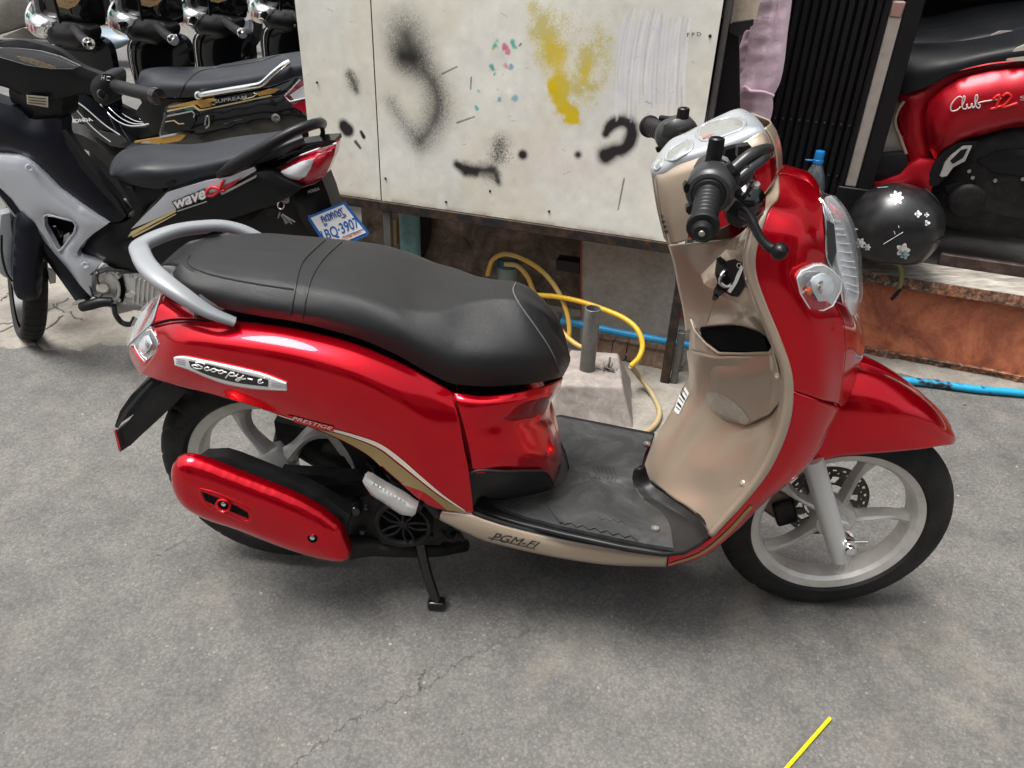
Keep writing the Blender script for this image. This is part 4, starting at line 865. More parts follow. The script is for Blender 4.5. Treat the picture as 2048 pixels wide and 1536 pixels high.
# bridge over the top of the shield behind the handlebar
ed0 = [S(1556, 350, .034), S(1560, 346, .015), S(1562, 345, .0)]; ed1 = [S(1538, 358, .030), S(1541, 355, .012), S(1542, 354, .0)]
skin('shield_top_bridge', [[p for p in a] for a in zip(ed0, ed1)], M['beige'], SCO, 4, 12, .003, mirror=True)

# ---------------- leg shield: champagne inner side
rows = [
 # rim line ............................................................ silhouette (middle of the scooter and a little past it)
 [(1512, 430, .140), (1500, 452, .115), (1480, 470, .085), (1455, 478, .055), (1420, 482, .020), (1380, 486, -.03), (1338, 489, -.075)],
 [(1494, 488, .168), (1480, 500, .100), (1462, 515, .055), (1440, 520, .020), (1410, 520, -.015), (1380, 520, -.05), (1347, 520, -.080)],
 [(1493, 550, .180), (1484, 560, .105), (1470, 575, .045), (1445, 585, .008), (1420, 585, -.022), (1388, 580, -.055), (1358, 575, -.082)],
 [(1514, 609, .187), (1500, 618, .115), (1480, 622, .052), (1450, 624, .014), (1420, 624, -.016), (1392, 622, -.048), (1368, 620, -.078)],
 [(1546, 690, .193), (1530, 668, .150), (1500, 655, .100), (1470, 650, .060), (1430, 652, .020), (1400, 655, -.02), (1374, 662, -.075)],
]
V0 = rails(*rows)
SHU = skin('leg_shield_upper', V0, M['beige'], SCO, 48, 40, .003)
rows = [
 [(1546, 690, .193), (1540, 712, .150), (1500, 712, .110), (1460, 712, .075), (1430, 712, .04), (1400, 705, .0), (1376, 700, -.05)],
 [(1566, 784, .195), (1552, 790, .150), (1510, 790, .100), (1470, 790, .060), (1430, 780, .025), (1398, 772, -.005), (1380, 755, -.05)],
 [(1560, 831, .194), (1545, 840, .160), (1505, 852, .105), (1460, 850, .060), (1425, 825, .025), (1394, 806, .0), (1368, 775, -.06)],
 [(1543, 883, .190), (1520, 890, .155), (1480, 885, .105), (1445, 875, .060), (1405, 862, .025), (1368, 846, .0), (1346, 820, -.06)],
 [(1508, 954, .185), (1480, 950, .145), (1440, 940, .105), (1405, 930, .065), (1370, 918, .030), (1332, 902, .0), (1314, 875, -.05)],
 [(1473, 1000, .180), (1440, 1000, .135), (1410, 990, .100), (1380, 975, .068), (1345, 960, .035), (1312, 938, .0), (1300, 905, -.05)],
 [(1418, 1066, .175), (1400, 1036, .125), (1375, 1014, .095), (1352, 1000, .068), (1328, 982, .035), (1303, 964, .0), (1289, 935, -.04)],
]
SHL = skin('leg_shield_lower', rails(*rows), M['beige'], SCO, 60, 60, .003)
# far half of the shield, seen only from the other side
fa = loft(rails(*rows), 30, 30)[:, :26]; fa = mir(fa)+np.array([.012, .0, 0]); fa[:, :, 1] = np.maximum(fa[:, :, 1], .03)
fb = mir(loft(V0, 30, 30)[:, :20])+np.array([.012, 0, 0]); fb[:, :, 1] = np.maximum(fb[:, :, 1], .03)
mb = MB(); mb.add(*grid(fa)); mb.add(*grid(fb)); mb.out('leg_shield_far_half', M['beige'], SCO, solid=.003, flip=False)

# glove pocket
def P3(pts): return np.array([S(*p) for p in pts])
rimo = [(1382, 640, -.055), (1389, 661, -.03), (1411, 687, .01), (1438, 707, .045), (1490, 708, .10), (1539, 706, .155), (1548, 693, .185)]
wall1 = [(1378, 700, -.055), (1392, 742, -.03), (1414, 770, .01), (1437, 779, .045), (1490, 795, .10), (1543, 780, .155), (1558, 760, .188)]
wall2 = [(1381, 750, -.06), (1394, 772, -.025), (1412, 796, .01), (1440, 832, .045), (1490, 851, .10), (1536, 830, .155), (1562, 800, .188)]
rim_i = [(1399, 662, -.02), (1408, 673, -.008), (1441, 702, .045), (1490, 704, .10), (1535, 702, .150)]
pk = rails(rimo, [(a[0]+(b[0]-a[0])*.5, a[1]+(b[1]-a[1])*.5, (a[2]+b[2])/2+.004) for a, b in zip(rimo, wall1)], wall1, wall2)
POC = skin('glove_pocket', pk, M['beige'], SCO, 90, 30, .003, ulin=True)
pillow('pocket_cavity', SC, [(1400, 650, -.04), (1440, 644, .0), (1485, 642, .05), (1530, 662, .10), (1550, 700, .13), (1490, 716, .07), (1440, 712, .02), (1405, 690, -.03)], M['void'], POC, h=0, t=.001, res=.02)
tube('pocket_rim', lin(P3(rimo), 40), .0032, M['beige'], POC, seg=8)
pillow('pocket_mouth', SC, [(1399, 662, -.02), (1408, 655, -.015), (1440, 651, .02), (1483, 649, .075), (1510, 661, .115), (1527, 671, .14), (1536, 701, .155), (1490, 703, .10), (1441, 702, .045), (1415, 682, .0)], M['void'], POC, h=0, t=.001, res=.02)
seam('pocket_mouth_edge', [bpy.data.objects['pocket_mouth']], [(1402, 660), (1410, 656), (1450, 652), (1482, 650)], .0012, M['plastic'], POC, 20)
# scuffs under the pocket are worn, greyer lacquer
def scuff():
    m = principled('worn_lacquer', (.30, .27, .23), .5); co = coords(m); f = noise(m, co, 40, 6, .7, 1.2); b = bsdf(m)
    LK(m, ramp(m, f, [(.35, (.27, .235, .195)), (.55, (.34, .29, .235)), (.7, (.40, .355, .30))]), b.inputs['Base Color']); return m
band('worn_patch', [SHL, POC], [(1413, 788), (1425, 783), (1445, 788), (1470, 805), (1490, 825), (1500, 838)], [(1416, 808), (1432, 826), (1446, 838), (1460, 844), (1478, 847), (1496, 846)], scuff(), SHL, 30, 8, .0012)
# ignition panel: pale block with black switch plate
blk = [(1408, 568), (1430, 546), (1460, 516), (1494, 522), (1505, 588), (1490, 604), (1474, 606), (1438, 590)]
IGN = pillow('ignition_panel', SC, [(p[0], p[1], .098+.0007*(p[0]-1408)) for p in blk], M['beige'], SCO, h=.003, w=.008, t=.04, res=.006)
plate = [(1430, 548, .0), (1452, 525, 0), (1470, 520, 0), (1489, 530, 0), (1495, 563, 0), (1476, 594, 0), (1462, 592, 0), (1438, 576, 0)]
PLT = pillow('switch_plate', SC, [(p[0], p[1], .1045+.0007*(p[0]-1408)) for p in plate], M['black'], IGN, h=.002, w=.004, t=.006, res=.008)
band('plate_silver_trim', [PLT, IGN], [(1484, 530), (1476, 545), (1468, 565), (1455, 582)], [(1489, 533), (1483, 548), (1473, 570), (1462, 585)], M['chrome'], IGN, 20, 3, .002)
c = S(1452, 561, .137); lathe('key_slot', [(0, .0035), (.006, .0035), (.0065, .002)], S(1452, 561, .139), ray(1452, 561)*-1, M['void'], IGN, 20)
lathe('key_lock', [(0, .002), (.0065, .002), (.010, .004), (.012, .003), (.013, 0)], c, ray(1452, 561)*-1, M['steel'], IGN, 24)
lathe('lock_ring', [(.0125, 0), (.0155, .003), (.0155, .005), (.0125, .006)], S(1458, 556, .139), ray(1452, 561)*-1, M['chrome'], IGN, 24)
pillow('key_head', SC, [(1431, 545), (1434, 520), (1442, 515), (1450, 520), (1455, 532), (1451, 548), (1442, 552)], M['gloss_black'], IGN, off=.133, h=.004, w=.006, t=.006, res=.004)
pillow('key_cap', SC, [(1427, 588), (1434, 570), (1443, 570), (1449, 584), (1440, 592), (1430, 598)], M['gloss_black'], IGN, off=.133, h=.004, w=.006, t=.006, res=.004)
tube('key_blade', [S(1432, 592, .133), S(1427, 600, .134)], [.006, .003], M['gloss_black'], IGN, 10)
tube('hanging_key', [S(1428, 597, .134), S(1421, 622, .134), S(1414, 646, .134)], .0014, principled('brass_wire', (.45, .30, .20), .3, .9), IGN, 6)
for q in [(1478, 531, 4), ]:
    tube('plate_mark', [S(q[0]+q[2]*math.cos(t), q[1]+q[2]*math.sin(t)*1.2, .157) for t in np.linspace(0, 2*np.pi, 14)], .0006, M['white'], PLT, 5)
# shield screws
for q in [(1556, 752), (1486, 966)]:
    p = hit([SHL, POC, RIM], *q, 0.0)
    if p is not None: lathe('shield_screw', [(0, .004), (.003, .0045), (.0055, .003), (.0065, 0)], p, ray(*q)*-1+np.array([-1, -.2, .2]), M['beige'], SHL, 16)
# warning sticker on the far wing
stk = [(1367, 764), (1379, 785), (1357, 829), (1348, 826)]
ST1 = band('warning_sticker', [SHL], lin([(1367, 766), (1349, 822)], 8), lin([(1379, 787), (1358, 829)], 8), M['white'], SCO, 12, 4, .0012)
for k in range(5):
    t = .12+.17*k; a = np.array([1367, 766])*(1-t)+np.array([1349, 822])*t; b = np.array([1379, 787])*(1-t)+np.array([1358, 829])*t
    a2 = a*(1-.15)+b*.15; b2 = a*.08+b*.92; d = np.array([-1.6, 4.6])*(1.0 if k % 2 else .5)
    band('sticker_print', [SHL], [a2, b2], [a2+d, b2+d], M['ink'], ST1, 6, 2, .002, sm=False)

# ---------------- headlamp
L0 = [(1641, 398, .085), (1647, 420, .100), (1651, 456, .110), (1652, 493, .114), (1655, 520, .116), (1668, 548, .117), (1680, 575, .117), (1686, 612, .113)]
L1 = [(1650, 402, .070), (1662, 425, .085), (1672, 458, .095), (1678, 495, .100), (1684, 530, .104), (1692, 565, .108), (1698, 595, .112), (1699, 622, .114)]
L2 = [(1656, 406, .050), (1676, 430, .062), (1693, 460, .070), (1705, 495, .076), (1714, 530, .080), (1720, 565, .085), (1722, 600, .092), (1716, 634, .102)]
L3 = [S(*p)+np.array([.012, .035, 0]) for p in [(1656, 406, .045), (1678, 430, .055), (1697, 460, .063), (1710, 495, .068), (1718, 530, .07), (1723, 565, .076), (1724, 602, .084), (1718, 636, .094)]]
L4 = [np.array([p[0]+.012, 0, p[2]]) for p in L3]
HEAD = bpy.data.objects.new('headlamp', None); col.objects.link(HEAD); HEAD.parent = SCO
skin('headlamp_lens', rails(L0, L1, L2)+[L3, L4], M['glass'], HEAD, 30, 30, 0, mirror=True)
def shrink(P, k): P = np.array(P); P[:, 0] -= k; P[:, 1] *= .975; return list(P)
RF = loft([shrink(x, .006) for x in rails(L0, L1, L2)+[L3, L4]], 30, 30)
mb = MB(); mb.add(*grid(RF)); mb.add(*grid(mir(RF))); mb.out('headlamp_reflector', M['lamp_silver'], HEAD, flip=False)
tube('headlamp_bezel', P3([(p[0]-1, p[1], p[2]+.002) for p in L0]), .003, M['chrome'], HEAD, 8, 30)
tube('headlamp_inner_trim', P3([(p[0]-2, p[1]+3, p[2]-.012) for p in L1]), .003, M['chrome'], HEAD, 8, 30)
for k in range(11):
    t = .12+.07*k; a = spl(np.array(L1, float), 40)[int(t*39)]; b = spl(np.array(L2, float), 40)[int(t*39)]; P = [SC(a[0]*(1-u)+b[0]*u-1, a[1]*(1-u)+b[1]*u+2*math.sin(u*3), a[2]*(1-u)+b[2]*u-.003) for u in np.linspace(.08, .9, 6)]
    tube('lens_flute', P, .0009, M['frost'], HEAD, 6)
tube('headlamp_divider', P3([(p[0]*.35+q[0]*.65-2, p[1]*.35+q[1]*.65, p[2]*.35+q[2]*.65-.002) for p, q in zip(L0, L1)]), .0022, M['chrome'], HEAD, 8, 30)
pillow('headlamp_dark_reflection', SC, [(1654, 440, .108), (1668, 448, .098), (1674, 505, .106), (1664, 540, .115), (1657, 520, .116)], M['gunmetal'], HEAD, h=.0, t=.001, res=.01)  # dark plate standing in for a dark reflection in the lens
# front turn signal
SIG = bpy.data.objects.new('front_turn_signal', None); col.objects.link(SIG); SIG.parent = SCO
sg = [(1594, 556), (1602, 543), (1630, 531), (1648, 530), (1665, 541), (1684, 560), (1683, 580), (1666, 612), (1648, 621), (1622, 622), (1612, 606), (1600, 586)]
sof = lambda x: .199-.0005*(x-1594)
def out_signal(sg, sof, nest, k):
    pillow('signal_lens', SC, [(x, y, sof(x)) for x, y in sg], M['glass'], nest, h=.014, w=.03, t=.012, res=.008)
    c = np.mean(sg, axis=0)
    pillow('signal_reflector', SC, [(c[0]+(x-c[0])*.95, c[1]+(y-c[1])*.95, sof(x)-.006) for x, y in sg], M['lamp_silver'], nest, h=-.003, w=.02, t=.012, res=.012, smooth=False)
    tube('signal_rim', [SC(c[0]+(x-c[0])*.99, c[1]+(y-c[1])*.99, sof(x)+.001) for x, y in sg+sg[:1]], .0013, M['frost'], nest, 6)
    pillow('signal_inner_lens', SC, [(c[0]+k[0]+(x-c[0])*.55, c[1]+k[1]+(y-c[1])*.6, sof(x)-.004) for x, y in sg], M['frost'], nest, h=.008, w=.006, t=.004, res=.006)
    pillow('signal_inner_ring', SC, [(c[0]+k[0]+(x-c[0])*.25, c[1]+k[1]+(y-c[1])*.28, sof(x)+.003) for x, y in sg], M['reflector'], nest, h=.002, w=.004, t=.002, res=.004)
out_signal(sg, sof, SIG, (8, 0))
pillow('amber_bulb', SC, [(1612, 582), (1616, 575), (1625, 577), (1627, 585), (1620, 591), (1614, 589)], M['orange'], SIG, off=sof(1618)-.002, h=.004, w=.004, t=.003, res=.003)
# slots between the nose and the mudguard
pillow('nose_slot', SC, [(1672, 762), (1684, 757), (1692, 758), (1690, 768), (1676, 776), (1670, 776)], M['void'], SCO, off=.120, h=0, t=.004)
pillow('nose_slot', SC, [(1672, 788), (1678, 786), (1679, 794), (1673, 798)], M['void'], SCO, off=.130, h=0, t=.004)

# ---------------- handlebar cover and instruments
Nb = [(1306, 338, .012), (1318, 347, .034), (1343, 333, .050), (1387, 317, .066), (1440, 300, .078), (1489, 280, .082), (1519, 265, .078), (1528, 257, .055)]
def shift(r, dx, dy, do): return [(p[0]+dx, p[1]+dy, p[2]+do) for p in r]
c1 = [(1308, 352, .020), (1318, 362, .042), (1346, 352, .062), (1390, 340, .078), (1442, 326, .090), (1492, 306, .094), (1528, 288, .088), (1540, 276, .055)]
c2 = [(1319, 420, .024), (1328, 432, .048), (1356, 420, .068), (1400, 405, .086), (1450, 385, .098), (1500, 355, .100), (1538, 325, .090), (1550, 310, .055)]
c3 = [(1334, 484, .022), (1342, 489, .046), (1375, 481, .066), (1412, 468, .084), (1455, 452, .096), (1505, 415, .098), (1542, 372, .088), (1552, 350, .055)]
HB = bpy.data.objects.new('handlebar', None); col.objects.link(HB); HB.parent = SCO
HC = skin('handlebar_cover', rails(Nb, c1, c2, c3), M['beige'], HB, 60, 30, .003, mirror=True)
# closing strips front and back
bk = [S(1306, 338, .012), S(1308, 352, .020), S(1319, 420, .024), S(1334, 484, .022)]
ft = [S(1528, 257, .055), S(1540, 276, .055), S(1550, 310, .055), S(1552, 350, .055)]
skin('cover_back', [bk, [p*np.array([1, 0, 1])+np.array([-.004, 0, 0]) for p in bk], [mir(p) for p in bk]], M['beige'], HB, 20, 8, .002)
skin('cover_front', [ft, [p*np.array([1, 0, 1])+np.array([.02, 0, 0]) for p in ft], [mir(p) for p in ft]], M['beige'], HB, 20, 12, .002)
# red lower skirt of the cover
band('cover_red_skirt', [HC, bpy.data.objects['cover_front']], [(1378, 438), (1420, 425), (1470, 400), (1520, 330), (1549, 312)], [(1376, 482), (1420, 464), (1470, 440), (1520, 395), (1552, 346)], M['red'], HB, 40, 8, .002)
# bezel: closed egg outline
bzn = np.array([(1303.7, 341.6, .004), (1308, 349, .02), (1330.6, 341.6, .046), (1343, 332, .052), (1352.5, 324.5, .055), (1387, 317, .066), (1440, 300, .078), (1489, 280.5, .082), (1518.5, 264.7, .076), (1527, 258.6, .055)])
bP = P3(bzn); bF = mir(bP); ring = np.vstack([bP, bF[::-1]]); ring = spl(ring, 72, True); cen = np.array([ring[:, 0].mean(), 0, ring[:, 2].mean()])
upv = np.array([-.56, 0, .83])
Ms = []
for k, (s, h) in enumerate([(1.02, -.008), (1.02, -.002), (1.0, .004), (.95, .009), (.86, .012), (.7, .014), (.5, .015), (.25, .0155), (.02, .0155)]):
    Ms.append(cen+(ring-cen)*np.array([s, s, s])+upv*h)
v, f = grid(np.array(Ms), closed_v=True); BEZ = mk('instrument_bezel', v, f, M['silver_plastic'], HB)
dirs = ray(1420, 280)
def on_bez(px, py, lift=.001): return hit([BEZ], px, py, lift)
def window(name, pts, parent):
    P = [on_bez(p[0], p[1], .0) for p in spl(np.array(pts, float), 40, True)]; P = [p for p in P if p is not None]; P = np.array(P); cc = P.mean(0)
    tube(name+'_frame', np.vstack([P, P[:1]]), .0022, M['silver_plastic'], parent, 8)
    rows = [cc+(P-cc)*s+upv*h for s, h in ((.97, -.001), (.8, .003), (.5, .0045), (.02, .005))]
    v, f = grid(np.array(rows), closed_v=True); mk(name+'_glass', v, f, M['meter_glass'], parent)
    rows = [cc+(P-cc)*s+upv*h for s, h in ((.94, .0006), (.5, .0006), (.02, .0006))]
    v, f = grid(np.array(rows), closed_v=True); mk(name+'_face', v, f, M['dial'], parent)
M['dial'] = principled('dial_face', (.30, .29, .27), .5)
window('speedometer', [(1393, 270), (1400, 255), (1430, 243), (1465, 236), (1485, 237), (1492, 245), (1488, 255), (1465, 266), (1430, 278), (1405, 282)], BEZ)
window('fuel_gauge', [(1331, 318), (1336, 305), (1355, 290), (1378, 280), (1385, 285), (1384, 298), (1365, 312), (1345, 321)], BEZ)
window('indicator_strip', [(1310, 338), (1313, 328), (1322, 318), (1327, 318), (1325, 328), (1316, 339)], BEZ)
pillow('needle_hub', SC, [(1412, 272), (1421, 268), (1430, 270), (1426, 277), (1415, 279)], M['gloss_black'], BEZ, off=.028, h=.002, w=.004, t=.002, res=.004)
strokes('dial_needle', [[(0, 0), (1, 1)]], [(1405, 277), (1424, 272), (1424, 268), (1405, 273)], lambda x, y: S(x, y, .034), .0012, principled('needle_orange', (.7, .12, .06), .4), BEZ)
band('cover_print', [HC], [(1322, 434), (1330, 428)], [(1327, 476), (1334, 472)], M['ink'], HC, 4, 14, .0015, sm=False) if False else None
for k in range(4): band('cover_print', [HC], lin([(1319+.9*k*2+k*1.5, 431+10*k), (1326+.9*k*2+k*1.5, 430+10*k)], 3), lin([(1320+k*3.2, 437+10*k), (1327+k*3.2, 436+10*k)], 3), M['ink'], HC, 4, 3, .0015, sm=False)
# dark oval where the bar comes out, throttle housing, grips, levers, cables
pillow('bar_opening', SC, [(1452, 300), (1480, 292), (1500, 330), (1522, 380), (1500, 440), (1462, 450), (1440, 400), (1440, 340)], M['void'], HB, off=.101, h=.012, w=.03, t=.02)
GB0, GB1, GB2 = S(1405, 458, .335), S(1418, 385, .235), S(1432, 345, .165)
gv = (GB1-GB0)/np.linalg.norm(GB1-GB0)
def grip(name, end, inn, parent):
    ax = (inn-end)/np.linalg.norm(inn-end); L = np.linalg.norm(inn-end); pr = [(0, -.012), (.011, -.012), (.014, -.009), (.0145, -.002), (.010, 0), (.0215, .001), (.0225, .004), (.0225, .010), (.0185, .012)]
    nrib = 7
    for k in range(nrib):
        y0 = .014+(L-.03)*k/nrib; y1 = .014+(L-.03)*(k+1)/nrib; pr += [(.0180, y0), (.0188, y0+.002), (.0190, y1-.003), (.0170, y1-.0015)]
    pr += [(.0185, L-.012), (.0235, L-.010), (.0245, L-.004), (.0235, L), (.012, L)]
    v, f = latheVF(pr, end, ax, 32); g = mk(name, v, f, M['grip'], parent, sharp=35)
    v, f = latheVF([(0, -.014), (.004, -.014), (.0045, -.0125)], end, ax, 16); mk('grip_screw', v, f, M['steel'], g)
    return ax
ax = grip('grip', GB0, GB1, HB)
hs = (GB2-GB1)/np.linalg.norm(GB2-GB1)
lathe('throttle_housing', [(.018, -.004), (.030, -.004), (.034, 0), (.0355, .006), (.0355, .030), (.033, .038), (.026, .044), (.018, .05)], GB1, hs, M['gunmetal'], HB, 40)
lathe('throttle_rim', [(.0255, -.007), (.029, -.006), (.029, -.003), (.0255, -.003)], GB1, hs, M['gunmetal'], HB, 40)
tube('handlebar_tube', [GB1, GB2, S(1465, 345, .09)], .013, M['black'], HB, 14)
# mirror boss stubs standing on both sides
def boss(c, parent):
    u = np.array([0.02, .02, 1.]); u /= np.linalg.norm(u)
    lathe('mirror_boss', [(0, .034), (.0095, .034), (.0115, .032), (.0118, .018), (.0118, 0), (.013, -.006)], c, u, M['black'], parent, 24)
    lathe('mirror_boss_socket', [(0, .0345), (.006, .0345), (.006, .0335)], c+u*.0004, u, M['void'], parent, 16)
boss(S(1426, 322, .195), HB)
pillow('switch_block', SC, [(1394, 372), (1392, 345), (1402, 328), (1420, 318), (1438, 316), (1462, 326), (1470, 344), (1455, 362), (1448, 350), (1420, 350), (1402, 380)], M['gunmetal'], HB, off=.185, h=.016, w=.02, t=.03, res=.008)
pillow('switch_button', SC, [(1367, 374), (1372, 366), (1380, 370), (1376, 384), (1369, 386)], M['black'], HB, off=.235, h=.004, w=.006, t=.015, res=.005)
pillow('switch_button', SC, [(1373, 415), (1386, 408), (1388, 425), (1378, 430), (1372, 424)], M['black'], HB, off=.225, h=.004, w=.006, t=.015, res=.005)
for a, b in (((1462, 332), 0), ((1478, 362), 1)):
    pass
for P, r, mt in (([(1455, 348, .215), (1470, 335, .21), (1500, 310, .20), (1525, 300, .17), (1538, 298, .12)], .0085, 'gunmetal'),
                 ([(1472, 362, .215), (1486, 350, .212), (1500, 336, .205), (1520, 322, .19), (1536, 306, .14)], .0085, 'gunmetal'),
                 ([(1440, 356, .21), (1452, 348, .214), (1464, 339, .212)], .0125, 'gunmetal'), ([(1448, 375, .212), (1462, 368, .216), (1476, 359, .214)], .0125, 'gunmetal')):
    tube('throttle_cable', P3(P), r, M[mt], HB, 14, 24)
for q, o in (((1466, 338), .216), ((1477, 359), .217)):
    c = S(*q, o); d = S(q[0]+8, q[1]-7, o)-c; lathe('cable_nut', [(.010, -.004), (.0125, -.004), (.0125, .004), (.010, .004)], c, d, M['black'], HB, 6)
lathe('horn_cap', [(0, .012), (.012, .011), (.0145, .008), (.015, 0)], S(1485, 347, .205), (0, -1, .2), M['gunmetal'], HB, 28)
pillow('cable_stay', SC, [(1476, 294), (1500, 290), (1508, 300), (1490, 312), (1475, 316)], M['plastic'], HB, off=.15, h=.004, w=.01, t=.02, res=.006)
# brake master cylinder and lever
MC = pillow('master_cylinder', SC, [(1455, 400), (1462, 378), (1490, 364), (1520, 372), (1532, 392), (1530, 420), (1512, 442), (1488, 455), (1468, 448), (1452, 425)], M['gloss_black'], HB, off=.160, h=.026, w=.03, t=.04, res=.008)
pillow('lever_perch', SC, [(1452, 425), (1472, 400), (1494, 415), (1498, 438), (1480, 458), (1456, 446)], M['black'], HB, off=.19, h=.012, w=.014, t=.03, res=.008)
lathe('perch_bolt', [(0, .006), (.0055, .006), (.0065, .004), (.0065, 0)], S(1511, 372, .19), (0, -.6, .8), M['steel'], HB, 6)
tube('brake_lever', P3([(1487, 425, .205), (1500, 435, .225), (1510, 455, .25), (1524, 480, .285), (1540, 495, .305), (1552, 500, .312)]), [.0095, .0075, .0068, .0065, .0065, .008], M['black'], HB, 12, 30)
lathe('lever_ball', [(0, -.0125), (.006, -.011), (.0106, -.0064), (.0125, 0), (.0106, .0064), (.006, .011), (0, .0125)], S(1559, 503, .315), (0, -1, .3), M['black'], HB, 24)
# left side of the bar
GL0, GL1 = S(1297, 252, -.335), S(1336, 268, -.235)
gl = bpy.data.objects['grip']
grip('grip', GL0, GL1, HB)
lathe('throttle_housing', [(.016, 0), (.026, .0), (.031, .006), (.033, .02), (.031, .036), (.020, .044)], GL1, (S(1375, 282, -.15)-GL1), M['gunmetal'], HB, 36)
tube('handlebar_tube', [GL1, S(1375, 282, -.15), S(1420, 300, -.06)], .013, M['black'], HB, 12)
boss(S(1362, 252, -.20), HB)
pillow('switch_block', SC, [(1325, 268), (1328, 250), (1350, 238), (1382, 238), (1395, 252), (1385, 266), (1360, 282), (1336, 290)], M['gunmetal'], HB, off=-.19, h=.014, w=.02, t=.03, res=.01)
tube('brake_lever', P3([(1375, 242, -.19), (1360, 236, -.22), (1340, 238, -.27), (1322, 236, -.30)]), .006, M['black'], HB, 10, 20)
pillow('switch_button', SC, [(1311, 298), (1322, 291), (1334, 296), (1330, 304), (1314, 305)], M['black'], HB, off=-.215, h=.005, w=.006, t=.01, res=.005)

# ---------------- floor, sill, engine tunnel
FLP = Plane((0, 0, .297), (0, .12, 1))
def FP(px, py, z=0.0): return FLP(px, py, z)
fl_out = [(930, 990), (940, 1004), (962, 1022), (1040, 1046), (1130, 1068), (1240, 1092), (1330, 1107), (1370, 1103), (1402, 1086), (1421, 1066), (1404, 1034), (1360, 1003), (1303, 965), (1287, 935), (1310, 865), (1120, 828), (1040, 850), (950, 900)]
FLOOR = pillow('floor_tray', FLP, fl_out, M['plastic'], SCO, off=-.006, h=0, t=.008, res=.03, bevel=.003)
matp = [(988, 1008), (1012, 1003), (1037, 999), (1070, 993), (1099, 985), (1128, 964), (1139, 935), (1131, 902), (1121, 882), (1114, 833), (1170, 843), (1231, 856), (1307, 870), (1289, 908), (1284, 929), (1267, 941), (1264, 957), (1269, 973), (1284, 996), (1319, 1020), (1334, 1038), (1342, 1058), (1347, 1096), (1290, 1087), (1231, 1075), (1128, 1053), (1055, 1034), (1010, 1018)]
MAT = pillow('floor_mat', FLP, matp, M['mat'], SCO, off=.004, h=.003, w=.010, t=.008, res=.012)
# moulded ribs and lettering-like wear ridges on the mat
for a, b in (((1093, 1008), (1122, 1046)), ((1040, 1003), (1020, 1014))):
    tube('mat_rib', [FP(*a, .008), FP(*b, .008)], .0022, M['mat'], MAT, 8)
for k in range(6): tube('mat_rib', [FP(1186+8*k, 932+k*.6, .0076), FP(1192+8*k, 944+k, .0076), FP(1190+8*k, 956+k, .0076)], .0014, M['mat'], MAT, 6, 8)
tube('mat_rib', [FP(1196+8*k, 1032+ (6 if k % 2 else 0)+k*1.6, .0072) for k in range(8)], .0012, M['mat'], MAT, 6)
tube('mat_rib', [FP(1118+12*k, 1040+(6 if k % 2 else 0)+k*2.6, .0072) for k in range(14)], .0012, M['mat'], MAT, 6)
for q in ((1294, 889), (1310, 1059)):
    p = FP(*q, .0075); lathe('mat_screw', [(0, .003), (.003, .003), (.004, .005), (.0075, .005), (.0085, .003), (.0085, 0)], p, FLP.n, M['steel'], MAT, 20)
# raised black well walls at both ends of the floor
W0 = [(928, 990, .180), (927, 972, .182), (936, 952, .182), (952, 942, .180), (1010, 943, .170), (1060, 942, .140), (1090, 944, .115), (1106, 966, .085)]
W1 = [(950, 1012, .176), (955, 1000, .172), (965, 992, .168), (985, 1000, .150), (1030, 995, .135), (1070, 988, .110), (1098, 980, .09), (1112, 972, .075)]
skin('floor_well_rear', rails(W0, [((a[0]+b[0])/2-2, (a[1]+b[1])/2+2, (a[2]+b[2])/2+.004) for a, b in zip(W0, W1)], W1), M['plastic'], SCO, 50, 12, .003)
tube('floor_well_lip', P3(W0), .003, M['plastic'], SCO, 8, 50)
Y0 = [(1290, 930, .0), (1302, 963, .004), (1330, 984, .036), (1360, 1003, .072), (1392, 1026, .110), (1412, 1050, .150), (1421, 1068, .174)]
Y1 = [(1270, 935, .0), (1268, 968, .015), (1288, 1000, .05), (1322, 1024, .085), (1342, 1050, .115), (1350, 1080, .145), (1356, 1104, .172)]
Ym = [(a[0]*.45+b[0]*.55, a[1]*.45+b[1]*.55+4, a[2]*.45+b[2]*.55) for a, b in zip(Y0, Y1)]
skin('floor_well_front', rails(Y0, Ym, Y1), M['plastic'], SCO, 40, 14, .003)
tube('floor_well_lip', P3([(p[0]+1, p[1]-1, p[2]+.003) for p in Y0[1:]]), .0028, M['plastic'], SCO, 8, 40)
tube('floor_edge_lip', P3([(945, 1024, .176), (967, 1033, .177), (1026, 1052, .178), (1114, 1073, .178), (1231, 1095, .178), (1335, 1109, .178), (1385, 1096, .178), (1420, 1070, .177)]), .0045, M['plastic'], SCO, 10, 60)
s0 = [(886, 1017, .170), (947, 1027, .176), (967, 1035, .178), (1026, 1054, .180), (1114, 1075, .180), (1231, 1097, .180), (1335, 1111, .179)]
s1 = [(882, 1026, .178), (944, 1040, .184), (966, 1048, .186), (1026, 1068, .187), (1114, 1089, .187), (1231, 1108, .186), (1334, 1119, .184)]
s2 = [(879, 1038, .176), (938, 1066, .180), (966, 1078, .181), (1026, 1094, .181), (1114, 1113, .180), (1215, 1128, .178), (1332, 1133, .176)]
s3 = [(890, 1047, .14), (938, 1070, .14), (966, 1080, .14), (1026, 1096, .14), (1114, 1115, .14), (1215, 1129, .14), (1331, 1134, .14)]
SILL = skin('sill_panel', rails(s0, s1, s2, s3), M['beige'], SCO, 70, 20, .003, mirror=True, dz=-.03)
tube('sill_edge_highlight', P3([(p[0], p[1]+1, p[2]+.001) for p in s0]), .0013, M['cream'], SILL, 6, 60)
